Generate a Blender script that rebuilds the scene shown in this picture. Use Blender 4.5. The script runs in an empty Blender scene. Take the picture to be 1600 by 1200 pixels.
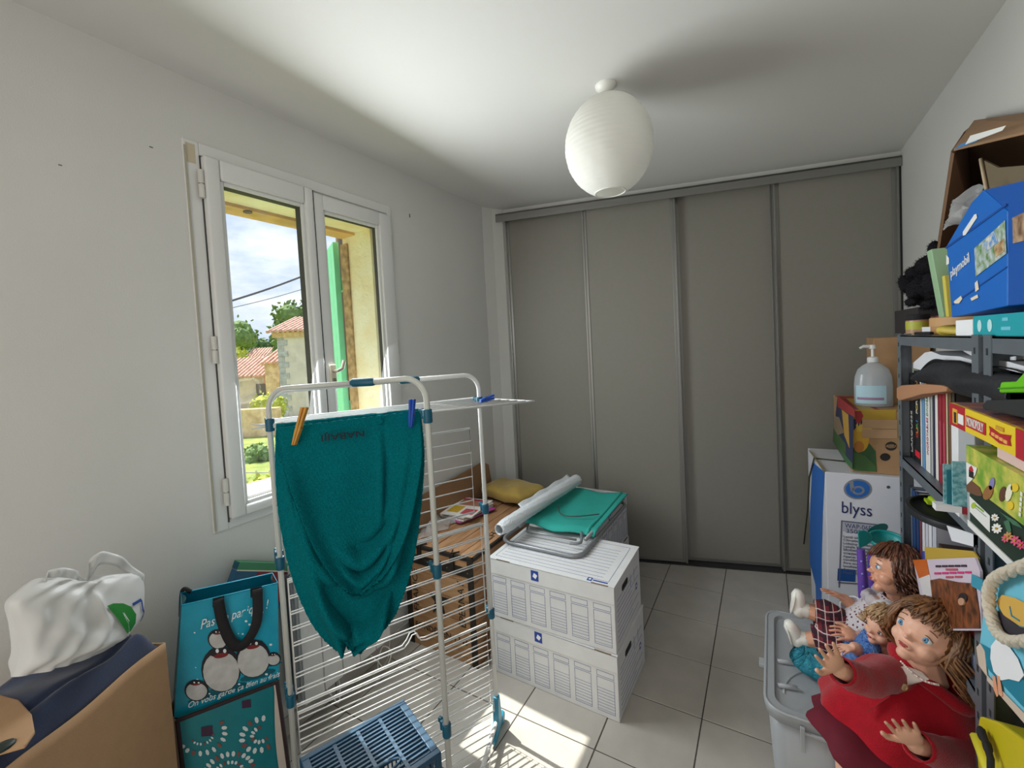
import bpy, bmesh, math, random
from mathutils import Vector, Matrix
random.seed(7)
SC = bpy.context.scene
COL = SC.collection
PI = math.pi
# ---------------------------------------------------------------- camera
FPX = 684.23; PPX = -24.72; PPY = -27.32              # focal length and principal point offset, 1600x1200 frame
CR = Vector((0.84517461, 0.53173189, -0.05423164)); CU = Vector((0.02437952, 0.0630069, 0.99771527)); CF = Vector((-0.53393399, 0.84456576, -0.04028846))
CP = Vector((1.69057, 0.11834, 1.50535))
cam = bpy.data.cameras.new('camera'); co = bpy.data.objects.new('camera', cam); COL.objects.link(co)
cam.sensor_width = 36; cam.lens = FPX / 1600 * 36; cam.clip_start = 0.02; cam.clip_end = 500
cam.shift_x = -PPX / 1600; cam.shift_y = PPY / 1600
co.matrix_world = Matrix(((CR.x, CU.x, -CF.x, CP.x), (CR.y, CU.y, -CF.y, CP.y), (CR.z, CU.z, -CF.z, CP.z), (0, 0, 0, 1)))
SC.camera = co
def ray(x, y): return CF + CR * ((x - 800 - PPX) / FPX) - CU * ((y - 600 - PPY) / FPX)
def at(x, y, d): return CP + ray(x, y) * d
def onz(x, y, z=0.): d = ray(x, y); return CP + d * ((z - CP.z) / d.z)
def onx(x, y, X=0.): d = ray(x, y); return CP + d * ((X - CP.x) / d.x)
def ony(x, y, Y): d = ray(x, y); return CP + d * ((Y - CP.y) / d.y)
def onp(x, y, P, N): d = ray(x, y); P = Vector(P); N = Vector(N); return CP + d * ((P - CP).dot(N) / d.dot(N))
def onv(x, y, A, Bp):                                  # vertical plane through two plan points
    e = Vector((Bp[0] - A[0], Bp[1] - A[1], 0)); return onp(x, y, (A[0], A[1], 0), (e.y, -e.x, 0))
# ---------------------------------------------------------------- world, sun, exposure
vs = SC.view_settings; vs.view_transform = 'Standard'; vs.look = 'None'; vs.exposure = 0.0; vs.gamma = 1.0; vs.use_curve_mapping = False
wd = bpy.data.worlds.new('sky'); SC.world = wd; wd.use_nodes = True
nt = wd.node_tree; nt.nodes.clear()
def nn(t, ty, **k):
    n = t.nodes.new(ty)
    for a, b in k.items(): setattr(n, a, b)
    return n
_o = nn(nt, 'ShaderNodeOutputWorld'); _b = nn(nt, 'ShaderNodeBackground'); _tc = nn(nt, 'ShaderNodeTexCoord')
_mp = nn(nt, 'ShaderNodeMapping'); _mp.inputs['Scale'].default_value = (1.6, 1.6, 4.2); _mp.inputs['Location'].default_value = (3.1, 0.4, 1.7)
_nz = nn(nt, 'ShaderNodeTexNoise'); _nz.inputs['Scale'].default_value = 2.2; _nz.inputs['Detail'].default_value = 7; _nz.inputs['Roughness'].default_value = 0.55
_cr = nn(nt, 'ShaderNodeValToRGB'); e = _cr.color_ramp.elements
e[0].position = 0.36; e[0].color = (0.33, 0.45, 0.80, 1); e[1].position = 0.62; e[1].color = (0.95, 0.96, 0.99, 1)
x = e.new(0.47); x.color = (0.56, 0.66, 0.90, 1)
nt.links.new(_tc.outputs['Generated'], _mp.inputs['Vector']); nt.links.new(_mp.outputs[0], _nz.inputs['Vector'])
nt.links.new(_nz.outputs['Fac'], _cr.inputs[0]); nt.links.new(_cr.outputs[0], _b.inputs[0]); nt.links.new(_b.outputs[0], _o.inputs[0])
_b.inputs[1].default_value = 1.35
def lamp(name, kind, energy, color, loc=(0, 0, 0), direction=(0, 0, -1), size=None):
    l = bpy.data.lights.new(name, kind); l.energy = energy; l.color = color
    o = bpy.data.objects.new(name, l); COL.objects.link(o); o.location = loc
    o.rotation_euler = Vector(direction).to_track_quat('-Z', 'Y').to_euler()
    if size: l.shape = 'RECTANGLE'; l.size, l.size_y = size
    return o
s = lamp('sun', 'SUN', 9, (1.0, 0.95, 0.87), (-6, 3, 9), (1.0, -0.07, -1.576)); s.data.angle = 0.009
# added fill lamps: one inside the window boosting daylight, one unseen behind the camera
w = lamp('window_daylight_fill', 'AREA', 31, (0.92, 0.97, 1.0), (0.05, 1.36, 1.58), (1, 0.05, -0.25), (0.82, 1.15))
w = lamp('rear_fill', 'AREA', 19, (1.0, 0.95, 0.88), (1.25, -0.95, 1.35), (0.0, 1, 0.03), (1.5, 2.2))
# ---------------------------------------------------------------- materials
MATS = {}
def mat(name, col=(.8, .8, .8), rough=.6, metal=0., noise=0., nscale=20., bump=0., bscale=60., col2=None, spec=.5, trans=0., alpha=1., coat=0., sheen=0., emit=0., sss=0., stretch=(1, 1, 1), detail=4.):
    if name in MATS: return MATS[name]
    m = bpy.data.materials.new(name); m.use_nodes = True; MATS[name] = m
    t = m.node_tree; p = t.nodes['Principled BSDF']
    p.inputs['Base Color'].default_value = (*col, 1); p.inputs['Roughness'].default_value = rough; p.inputs['Metallic'].default_value = metal
    p.inputs['Specular IOR Level'].default_value = spec; p.inputs['Transmission Weight'].default_value = trans; p.inputs['Alpha'].default_value = alpha
    p.inputs['Coat Weight'].default_value = coat; p.inputs['Sheen Weight'].default_value = sheen; p.inputs['Subsurface Weight'].default_value = sss
    if sss: p.inputs['Subsurface Scale'].default_value = 0.01
    if emit: p.inputs['Emission Color'].default_value = (*col, 1); p.inputs['Emission Strength'].default_value = emit
    if noise or bump:
        tc = nn(t, 'ShaderNodeTexCoord'); mp = nn(t, 'ShaderNodeMapping'); mp.inputs['Scale'].default_value = stretch
        t.links.new(tc.outputs['Object'], mp.inputs[0])
    if noise:
        nz = nn(t, 'ShaderNodeTexNoise'); nz.inputs['Scale'].default_value = nscale; nz.inputs['Detail'].default_value = detail
        t.links.new(mp.outputs[0], nz.inputs['Vector'])
        mx = nn(t, 'ShaderNodeMix', data_type='RGBA'); c2 = col2 or tuple(max(0, c * (1 - noise)) for c in col)
        mx.inputs[6].default_value = (*col, 1); mx.inputs[7].default_value = (*c2, 1)
        rp = nn(t, 'ShaderNodeMapRange'); rp.inputs[1].default_value = .35; rp.inputs[2].default_value = .65
        t.links.new(nz.outputs['Fac'], rp.inputs[0]); t.links.new(rp.outputs[0], mx.inputs[0]); t.links.new(mx.outputs[2], p.inputs['Base Color'])
    if bump:
        nb = nn(t, 'ShaderNodeTexNoise'); nb.inputs['Scale'].default_value = bscale; nb.inputs['Detail'].default_value = 5
        bp = nn(t, 'ShaderNodeBump'); bp.inputs['Strength'].default_value = bump; bp.inputs['Distance'].default_value = .01
        t.links.new(mp.outputs[0], nb.inputs['Vector']); t.links.new(nb.outputs['Fac'], bp.inputs['Height']); t.links.new(bp.outputs[0], p.inputs['Normal'])
    return m
def srgb(r, g, b):
    f = lambda c: (c / 255 / 12.92) if c <= 10 else ((c / 255 + .055) / 1.055) ** 2.4
    return (f(r), f(g), f(b))
def flat(name, r, g, b, rough=.55, **k): return mat(name, srgb(r, g, b), rough, **k)
# ---------------------------------------------------------------- mesh helpers
class MB:
    def __init__(s): s.v = []; s.f = []; s.M = Matrix.Identity(4)
    def add(s, vs, fs):
        n = len(s.v); s.v += [s.M @ Vector(v) for v in vs]; s.f += [tuple(i + n for i in f) for f in fs]; return s
    def box(s, c, d, R=None):
        x, y, z = d[0] / 2, d[1] / 2, d[2] / 2
        vs = [Vector((sx * x, sy * y, sz * z)) for sz in (-1, 1) for sy in (-1, 1) for sx in (-1, 1)]
        if R is not None: vs = [R @ v for v in vs]
        return s.add([v + Vector(c) for v in vs], [(0, 2, 3, 1), (4, 5, 7, 6), (0, 1, 5, 4), (2, 6, 7, 3), (0, 4, 6, 2), (1, 3, 7, 5)])
    def span(s, a, b): return s.box([(a[i] + b[i]) / 2 for i in range(3)], [abs(b[i] - a[i]) for i in range(3)])
    def prism(s, poly, vec):                           # closed outline + extrusion vector
        n = len(poly); p = [Vector(q) for q in poly]; vec = Vector(vec)
        return s.add(p + [q + vec for q in p], [tuple(range(n - 1, -1, -1)), tuple(range(n, 2 * n))] + [(i, (i + 1) % n, n + (i + 1) % n, n + i) for i in range(n)])
    def poly(s, poly): return s.add(poly, [tuple(range(len(poly)))])
    def tube(s, pts, r, seg=8, closed=False, cap=True):
        P = [Vector(p) for p in pts]; n = len(P); rs = r if isinstance(r, (list, tuple)) else [r] * n
        vs = []; fs = []; up = None
        for i in range(n):
            if closed: t = P[(i + 1) % n] - P[i - 1]
            else: t = P[min(i + 1, n - 1)] - P[max(i - 1, 0)]
            if t.length < 1e-9: t = Vector((0, 0, 1))
            t.normalize()
            if up is None: up = Vector((0, 0, 1)) if abs(t.z) < .9 else Vector((1, 0, 0))
            a = t.cross(up)
            if a.length < 1e-6: a = t.orthogonal()
            a.normalize(); b = a.cross(t).normalized(); up = b
            vs += [P[i] + (a * math.cos(2 * PI * k / seg) + b * math.sin(2 * PI * k / seg)) * rs[i] for k in range(seg)]
        for i in range(n if closed else n - 1):
            j = (i + 1) % n
            fs += [(i * seg + k, i * seg + (k + 1) % seg, j * seg + (k + 1) % seg, j * seg + k) for k in range(seg)]
        if cap and not closed: fs += [tuple(range(seg - 1, -1, -1)), tuple((n - 1) * seg + k for k in range(seg))]
        return s.add(vs, fs)
    def lathe(s, prof, c=(0, 0, 0), seg=24, R=None, cap=True):
        vs = []; n = len(prof)
        for r, z in prof:
            for k in range(seg):
                v = Vector((r * math.cos(2 * PI * k / seg), r * math.sin(2 * PI * k / seg), z))
                vs.append((R @ v if R is not None else v) + Vector(c))
        fs = [(i * seg + k, i * seg + (k + 1) % seg, (i + 1) * seg + (k + 1) % seg, (i + 1) * seg + k) for i in range(n - 1) for k in range(seg)]
        if cap: fs += [tuple(range(seg - 1, -1, -1)), tuple((n - 1) * seg + k for k in range(seg))]
        return s.add(vs, fs)
    def ell(s, c, r, seg=16, rings=10, R=None):
        if not isinstance(r, (list, tuple)): r = (r, r, r)
        vs = [Vector((0, 0, -r[2]))]; fs = []
        for i in range(1, rings):
            a = PI * i / rings - PI / 2
            vs += [Vector((r[0] * math.cos(a) * math.cos(2 * PI * k / seg), r[1] * math.cos(a) * math.sin(2 * PI * k / seg), r[2] * math.sin(a))) for k in range(seg)]
        vs.append(Vector((0, 0, r[2]))); L = len(vs) - 1
        fs += [(0, 1 + (k + 1) % seg, 1 + k) for k in range(seg)]
        for i in range(rings - 2):
            fs += [(1 + i * seg + k, 1 + i * seg + (k + 1) % seg, 1 + (i + 1) * seg + (k + 1) % seg, 1 + (i + 1) * seg + k) for k in range(seg)]
        fs += [(L, 1 + (rings - 2) * seg + k, 1 + (rings - 2) * seg + (k + 1) % seg) for k in range(seg)]
        return s.add([(R @ v if R is not None else v) + Vector(c) for v in vs], fs)
    def cone(s, a, b, ra, rb, seg=10):                 # tapered capsule
        a = Vector(a); b = Vector(b); d = (b - a); n = 5
        pts = [a - d.normalized() * ra * .8] + [a.lerp(b, i / n) for i in range(n + 1)] + [b + d.normalized() * rb * .8]
        rs = [ra * .5] + [ra + (rb - ra) * i / n for i in range(n + 1)] + [rb * .5]
        return s.tube(pts, rs, seg)
    def grid(s, fn, nu, nv, wrap=False):
        vs = [fn(i / nu, j / nv) for j in range(nv + 1) for i in range(nu + (0 if wrap else 1))]; w = nu if wrap else nu + 1
        return s.add(vs, [(j * w + i, j * w + (i + 1) % w, (j + 1) * w + (i + 1) % w, (j + 1) * w + i) for j in range(nv) for i in range(nu)])
    def mesh(s, bev=0., seg=2, merge=False, org=None):
        me = bpy.data.meshes.new('mesh'); O = Vector(org) if org is not None else Vector()
        me.from_pydata([tuple(v - O) for v in s.v], [], s.f)
        bm = bmesh.new(); bm.from_mesh(me)
        if merge: bmesh.ops.remove_doubles(bm, verts=bm.verts, dist=1e-5)
        bmesh.ops.recalc_face_normals(bm, faces=bm.faces)
        if bev:
            bmesh.ops.bevel(bm, geom=[e for e in bm.edges if e.is_manifold and e.calc_face_angle(0) > .5], offset=bev, segments=seg, affect='EDGES', profile=.5)
        bm.to_mesh(me); bm.free(); return me
def setp(o, label=None, cat=None, group=None, kind=None):
    if label: o['label'] = label
    if cat: o['category'] = cat
    if group: o['group'] = group
    if kind: o['kind'] = kind
    return o
def loc_of(p):
    v = Vector()
    while p is not None: v += p.location; p = p.parent
    return v
def obj(name, mb, m, parent=None, smooth=False, bev=0., seg=2, merge=False, label=None, cat=None, group=None, kind=None, org=None, solid=0., sub=0, local=False):
    """one mesh object; mb holds world coordinates unless local (then the parent's own space)"""
    O = Vector(org) if org is not None else (loc_of(parent) if parent is not None and not local else Vector())
    me = mb.mesh(bev, seg, merge, O) if isinstance(mb, MB) else mb
    o = bpy.data.objects.new(name, me); COL.objects.link(o)
    if isinstance(m, str): m = MATS[m]
    if not me.materials: me.materials.append(m)
    if smooth:
        for p in me.polygons: p.use_smooth = True
        if bev or smooth == 'auto':
            try: me.set_sharp_from_angle(angle=math.radians(40))
            except Exception: pass
    if parent is not None: o.parent = parent
    elif org is not None: o.location = O
    if solid: md = o.modifiers.new('thickness', 'SOLIDIFY'); md.thickness = solid; md.offset = 0
    if sub: md = o.modifiers.new('smooth', 'SUBSURF'); md.levels = sub; md.render_levels = sub
    return setp(o, label, cat, group, kind)
def thing(name, label=None, cat=None, loc=(0, 0, 0), group=None, rz=0., kind=None):
    o = bpy.data.objects.new(name, None); COL.objects.link(o); o.location = loc; o.rotation_euler = (0, 0, rz); o.empty_display_size = .05
    return setp(o, label, cat, group, kind)
def copy_tree(o, parent=None):
    c = o.copy(); COL.objects.link(c); c.parent = parent
    for ch in o.children: copy_tree(ch, c)
    return c
def text(name, body, size, P, X, Y, m, parent, extrude=.0004, align='CENTER', fit=None, shear=0., bold=0.):
    """flat lettering: P centre, X reading direction, Y up, lies proud of the surface"""
    cu = bpy.data.curves.new('lettering', 'FONT'); cu.body = body; cu.size = size; cu.align_x = align; cu.align_y = 'CENTER'; cu.extrude = extrude / size if False else extrude; cu.shear = shear; cu.offset = bold
    cu.resolution_u = 3
    to = bpy.data.objects.new('lettering', cu); COL.objects.link(to); dg = bpy.context.evaluated_depsgraph_get(); dg.update()
    me = bpy.data.meshes.new_from_object(to.evaluated_get(dg)); bpy.data.objects.remove(to); bpy.data.curves.remove(cu)
    X = Vector(X).normalized(); Y = (Vector(Y) - X * Vector(Y).dot(X)).normalized(); N = X.cross(Y)
    sx = 1.
    if fit and len(me.vertices):
        w = max(v.co.x for v in me.vertices) - min(v.co.x for v in me.vertices); sx = fit / w
    O = loc_of(parent) if parent is not None else Vector()
    for v in me.vertices:
        c = v.co; v.co = Vector(P) - O + X * (c.x * sx) + Y * c.y + N * (c.z + extrude * 1.2)
    o = bpy.data.objects.new(name, me); COL.objects.link(o); me.materials.clear(); me.materials.append(m)
    if parent is not None: o.parent = parent
    return o
def bez(pts, n=24):                                    # Catmull-Rom through points
    P = [Vector(p) for p in pts]; out = []
    for i in range(len(P) - 1):
        a = P[max(i - 1, 0)]; b = P[i]; c = P[i + 1]; d = P[min(i + 2, len(P) - 1)]
        k = max(2, n // (len(P) - 1))
        for j in range(k):
            t = j / k; out.append(.5 * ((2 * b) + (c - a) * t + (2 * a - 5 * b + 4 * c - d) * t * t + (3 * b - a - 3 * c + d) * t ** 3))
    out.append(P[-1]); return out
def rrect(w, h, r, n=4, c=(0, 0)):
    out = []
    for (sx, sy, a0) in ((1, 1, 0), (-1, 1, 90), (-1, -1, 180), (1, -1, 270)):
        for k in range(n + 1):
            a = math.radians(a0 + 90 * k / n); out.append((c[0] + sx * (w / 2 - r) + r * math.cos(a), c[1] + sy * (h / 2 - r) + r * math.sin(a)))
    return out
# ---------------------------------------------------------------- room shell
W = 2.332; H = 2.5; D = 2.8437; CB = 0.2824; YR = -1.0
ca = math.atan(CB); ccos = math.cos(ca)
M_wall = mat('white_wall_paint', (.66, .655, .63), .75, bump=.10, bscale=260, noise=.03, nscale=3)
M_ceil = mat('ceiling_paint', (.70, .695, .67), .8, bump=.06, bscale=300)
M_grout = flat('dark_grout', 84, 78, 72, .9, noise=.3, nscale=60)
M_tile = mat('floor_tile', srgb(186, 180, 171), .34, noise=.10, nscale=9, bump=.02, bscale=50, spec=.45)
room = [(0, YR), (W, YR), (W, D + CB * W), (0, D)]
fl = obj('floor', MB().prism([(a, b, -.03) for a, b in [(-.02, YR), (W + .02, YR), (W + .02, D + CB * W + .1), (-.02, D + .1)]], (0, 0, .0275)), M_grout, kind='structure', label='grey ceramic tile floor with dark joints')
def clip(poly, ax, ay, c):                            # keep ax*x+ay*y<=c
    out = []
    for i in range(len(poly)):
        p, q = poly[i], poly[(i + 1) % len(poly)]; dp = ax * p[0] + ay * p[1] - c; dq = ax * q[0] + ay * q[1] - c
        if dp <= 0: out.append(p)
        if dp * dq < 0: t = dp / (dp - dq); out.append((p[0] + (q[0] - p[0]) * t, p[1] + (q[1] - p[1]) * t))
    return out
TH, TS, TX, TY = 0.01185, 0.32719, 0.75339, 2.90285
ct, st = math.cos(TH), math.sin(TH); TILE = {}
for i in range(-4, 7):
    for j in range(-3, 14):
        def tp(a, b): return (TX + TS * (a * ct + b * st), TY + TS * (a * st - b * ct))
        g = .0068
        q = [tp(i + g, j + g), tp(i + 1 - g, j + g), tp(i + 1 - g, j + 1 - g), tp(i + g, j + 1 - g)]
        full = list(q)
        for (ax, ay, c) in ((-1, 0, 0.), (1, 0, W), (0, -1, -YR), (-CB, 1, D + .012)): q = clip(q, ax, ay, c) if len(q) > 2 else []
        if len(q) < 3: continue
        dz = random.uniform(-.0005, .0003)
        if q == full:
            c0 = Vector((*tp(i + .5, j + .5), 0))
            if 'm' not in TILE: TILE['m'] = MB().prism([(a, b, -.004) for a, b in q], (0, 0, .004)).mesh(.0012, 1, org=c0); TILE['m'].materials.append(M_tile)
            o = obj('tile', TILE['m'], M_tile, fl); o.location = c0 + Vector((0, 0, dz))
        else:
            o = obj('tile', MB().prism([(a, b, -.004) for a, b in q], (0, 0, .004)), M_tile, fl)
obj('ceiling', MB().prism([(-.3, YR - .1, H), (W + .1, YR - .1, H), (W + .1, 3.75, H), (-.3, 3.75, H)], (0, 0, .08)), M_ceil, kind='structure', label='plain white painted ceiling')
WY0, WY1, WZ0, WZ1 = .905, 1.800, .945, 2.235
wl = MB().span((0, YR, 0), (-.08, WY0, H)).span((0, WY1, 0), (-.08, D + .15, H)).span((0, WY0, 0), (-.08, WY1, WZ0)).span((0, WY0, WZ1), (-.08, WY1, H))
wl = obj('wall_left', wl, M_wall, kind='structure', label='white painted wall with the window in it')
M_stucco = mat('cream_stucco', srgb(248, 240, 214), .9, noise=.4, nscale=7, bump=.9, bscale=28, col2=srgb(240, 222, 178), detail=8)
M_ochre = mat('ochre_stucco', srgb(226, 178, 112), .9, noise=.3, nscale=9, bump=.7, bscale=36)
M_brown = mat('bare_brown_stone', srgb(200, 164, 116), .95, noise=.5, nscale=30, bump=1., bscale=60)
OY0, OY1, OZ1 = .935, 1.752, 2.172
obj('masonry', MB().span((-.08, YR, -3), (-.30, OY0, 2.7)).span((-.08, OY1, -3), (-.30, 3.2, 2.7)).span((-.08, OY0, -3), (-.30, OY1, .93)).span((-.08, OY0, OZ1), (-.30, OY1, 2.7)), M_stucco, wl)
obj('lintel_edge', MB().span((-.20, OY0, OZ1 - .014), (-.31, OY1, OZ1 + .12)), M_ochre, wl)
obj('stone_edge', MB().span((-.255, OY1 - .012, .93), (-.31, OY1 + .10, OZ1 - .05)), M_brown, wl)
obj('anchor_hole', MB().lathe([(0, 0), (.018, 0), (.018, .006), (0, .006)], (-.215, 1.19, OZ1 - .02), 12), flat('dark_hole', 92, 78, 66, .9), wl)
obj('outer_sill', MB().span((-.05, OY0, .93), (-.34, OY1, .955)), mat('pale_sill_stone', srgb(222, 214, 198), .8, noise=.15, nscale=12), wl)
obj('wall_right', MB().span((W, YR, 0), (W + .1, 3.75, H)), M_wall, kind='structure', label='white wall behind the metal shelving')
obj('wall_rear', MB().span((-.02, YR, 0), (W + .1, YR - .1, H)), M_wall, kind='structure', label='white wall opposite the sliding closet')
# left-wall specks
M_speck = flat('wall_speck', 120, 112, 100, .9)
for px, py, a, b in ((236, 230, .010, .004), (94, 258, .008, .003), (640, 337, .008, .020)):
    p = onx(px, py, .0); obj('wall_mark', MB().box((.0006, p.y, p.z), (.0012, a, b)), M_speck, wl)
# ---------------------------------------------------------------- window
M_pvc = mat('white_window_paint', (.70, .70, .685), .35, spec=.5, bump=.01, bscale=20)
M_gap = flat('dark_seal', 70, 68, 66, .8)
M_glass = bpy.data.materials.new('window_glass'); M_glass.use_nodes = True; MATS['window_glass'] = M_glass
t = M_glass.node_tree; t.nodes.clear(); o_ = nn(t, 'ShaderNodeOutputMaterial'); mx = nn(t, 'ShaderNodeMixShader'); tr = nn(t, 'ShaderNodeBsdfTransparent'); gl = nn(t, 'ShaderNodeBsdfGlossy'); gl.inputs['Roughness'].default_value = .02
tr.inputs[0].default_value = (.96, .98, .97, 1); mx.inputs[0].default_value = .05
t.links.new(tr.outputs[0], mx.inputs[1]); t.links.new(gl.outputs[0], mx.inputs[2]); t.links.new(mx.outputs[0], o_.inputs[0])
win = thing('window_1', 'white casement window with two tall panes', None, (0, 1.35, .92), kind='structure')
def frame_rect(mb, x0, x1, y0, y1, z0, z1, wl_, wr, wb, wt):
    mb.span((x0, y0, z0), (x1, y0 + wl_, z1)).span((x0, y1 - wr, z0), (x1, y1, z1)).span((x0, y0 + wl_, z0), (x1, y1 - wr, z0 + wb)).span((x0, y0 + wl_, z1 - wt), (x1, y1 - wr, z1)); return mb
obj('outer_frame', frame_rect(MB(), -.08, .007, .859, 1.825, .905, 2.285, .05, .028, .036, .045), M_pvc, win, bev=.003)
obj('frame_step', MB().span((.007, .8605, .913), (.0115, .8665, 2.26)), flat('yellowed_bead', 170, 165, 148, .6), win)
for (nm, y0, y1, g0, g1, xp) in (('left_sash', .911, 1.341, .977, 1.286, .034), ('right_sash', 1.347, 1.803, 1.409, 1.711, .024)):
    sz0, sz1 = .941, 2.238 - (.0 if nm[0] == 'l' else .012)
    sh = obj('sash', frame_rect(MB(), -.035, xp, y0, y1, sz0, sz1, g0 - y0 - .014, y1 - g1 - .014, .993 - sz0 - .014, sz1 - 2.150 - .014), M_pvc, win, smooth='auto', bev=.009 if nm[0] == 'l' else .004, seg=3)
    obj('glazing_bead', frame_rect(MB(), -.02, xp - .012, g0 - .015, g1 + .015, .993 - .015, 2.150 + .015, .015, .015, .015, .015), M_pvc, sh, bev=.004)
    obj('seal', frame_rect(MB(), -.018, xp - .022, g0 - .003, g1 + .003, .990, 2.153, .005, .005, .005, .005), M_gap, sh)
    obj('pane', MB().span((-.010, g0 - .01, .983), (-.006, g1 + .01, 2.160)), M_glass, sh)
obj('meeting_gap', MB().span((-.03, 1.3405, .945), (.0255, 1.3475, 2.234)), M_gap, win)
obj('sash_gap', MB().span((.004, .9075, .930), (.0105, .9113, 2.238)), M_gap, win)
M_hinge = flat('hinge_white', 205, 203, 196, .4)
for z in (2.135, 1.555, 1.045):
    h = obj('hinge', MB().tube([(.022, .9015, z - .048), (.022, .9015, z - .002)], .0095, 12).tube([(.022, .9015, z + .002), (.022, .9015, z + .048)], .0095, 12).tube([(.022, .9015, z - .003), (.022, .9015, z + .003)], .005, 8), M_hinge, win, smooth='auto')
for z in (2.09, 1.545): obj('hinge', MB().tube([(.012, 1.812, z - .04), (.012, 1.812, z + .04)], .006, 10), M_hinge, win, smooth='auto')
hd = obj('handle_plate', MB().span((.022, 1.365, 1.385), (.034, 1.398, 1.475)), flat('handle_beige', 190, 182, 160, .4), win, bev=.004)
obj('handle', MB().tube([(.034, 1.382, 1.445), (.058, 1.385, 1.445), (.064, 1.405, 1.455), (.064, 1.418, 1.49)], .008, 8).box((.036, 1.381, 1.405), (.006, .016, .018)), flat('handle_dark', 120, 112, 96, .45), hd, smooth='auto')
obj('tape', MB().span((.007, .866, 2.205), (.0078, .896, 2.272)), flat('masking_tape', 196, 184, 160, .8), win)
# ---------------------------------------------------------------- shutter
M_green = mat('mint_shutter_paint', srgb(118, 206, 158), .6, noise=.1, nscale=20)
M_rust = flat('rusty_hinge', 150, 170, 130, .7)
a0 = onx(530, 400, -.335); b0 = onx(508, 400, -.74)
sv = Vector((b0.x - a0.x, b0.y - a0.y, 0)); sn = Vector((sv.y, -sv.x, 0)).normalized() * .030
sht = thing('window_shutter', 'mint green painted wooden shutter swung open outside the window', 'shutter', (a0.x, a0.y, .98))
A = Vector((a0.x, a0.y, .98)); nb = 5
for k in range(nb):
    p = A + sv * (k / nb + .004); q = A + sv * ((k + 1) / nb - .004)
    obj('board', MB().prism([p, q, q - sn, p - sn], (0, 0, 1.165)), M_green, sht, bev=.002)
for z in (1.18, 1.88): obj('batten', MB().prism([A + sv * .02 + Vector((0, 0, z - .98)) + sn * .05, A + sv * .96 + Vector((0, 0, z - .98)) + sn * .05, A + sv * .96 + Vector((0, 0, z - .98)) + sn * .7, A + sv * .02 + Vector((0, 0, z - .98)) + sn * .7], (0, 0, .07)), M_green, sht, bev=.002)
for z in (1.945, 1.22): obj('pintle', MB().tube([A + Vector((.012, .012, z - .98 - .045)), A + Vector((.012, .012, z - .98 + .045))], .011, 10).box(A + Vector((.022, .03, z - .98 - .02)), (.012, .05, .03)), M_rust, sht, smooth='auto')
# ---------------------------------------------------------------- closet
M_door = mat('grey_laminate', srgb(136, 133, 124), .5, noise=.03, nscale=40, bump=.015, bscale=400)
M_prof = mat('grey_aluminium', srgb(140, 139, 135), .35, metal=.55)
M_track = flat('dark_track', 46, 46, 46, .6)
CM = Matrix.Translation((0, D, 0)) @ Matrix.Rotation(ca, 4, 'Z')     # local u along the closet, v into it
def cbox(mb, u0, u1, v0, v1, z0, z1): mb.M = CM; mb.span((u0, v0, z0), (u1, v1, z1)); mb.M = Matrix.Identity(4); return mb
kx = 1 / ccos
vx = [.081, .6232, 1.1779, 1.7271, 2.3214]
obj('wall_back', cbox(cbox(MB().prism([(-.02, D - .13, 0), (.001, D - .13, 0), (.030, D - .045, 0), (.074, D + .022, 0), (.074, D + .13, 0), (-.02, D + .13, 0)], (0, 0, H)), -.05, 2.6, .13, .18, 0, H), -.02, W * kx + .12, .012, .10, 2.462, H), M_wall, kind='structure', label='white wall around the sliding closet')
obj('trim_1', cbox(cbox(MB(), .004, W * kx - .012, -.035, -.028, 2.405, 2.462), .004, W * kx - .012, -.035, .10, 2.45, 2.462), M_prof, kind='structure', bev=.001, label='grey aluminium header rail above the closet doors')
obj('trim_2', cbox(MB(), vx[0] * kx, W * kx - .012, -.012, .085, 0.0, .008), M_track, kind='structure', label='dark floor track of the closet doors')
obj('trim_3', cbox(MB(), W * kx - .016, W * kx + .003, .0, .10, 0.0, 2.46), M_track, kind='structure', label='dark gap strip beside the last closet door')
for k in range(4):
    fr = k in (1, 3); v0 = .0 if fr else .042
    u0 = vx[k] * kx - (.012 if fr and k else 0); u1 = vx[k + 1] * kx - (.004 if k == 3 else -.012 if not fr else -.004)
    dr = thing('door_%d' % (k + 1), 'grey sliding closet door, %s' % ['against the window wall', 'second from the window wall', 'second from the shelving', 'beside the metal shelving'][k], None, CM @ Vector(((u0 + u1) / 2, v0, .012)), kind='structure')
    obj('panel', cbox(MB(), u0 + .012, u1 - .012, v0 + .008, v0 + .018, .02, 2.44), M_door, dr)
    for (a, b) in ((u0, u0 + .028), (u1 - .028, u1)):
        obj('profile', cbox(cbox(MB(), a, b, v0 + .002, v0 + .026, .014, 2.45), a + (.0 if a == u0 else .018), a + (.010 if a == u0 else .028), v0 - .010, v0 + .005, .014, 2.45), M_prof, dr, bev=.001)
    obj('bottom_rail', cbox(MB(), u0 + .028, u1 - .028, v0 + .004, v0 + .024, .014, .032), M_prof, dr)
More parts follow.
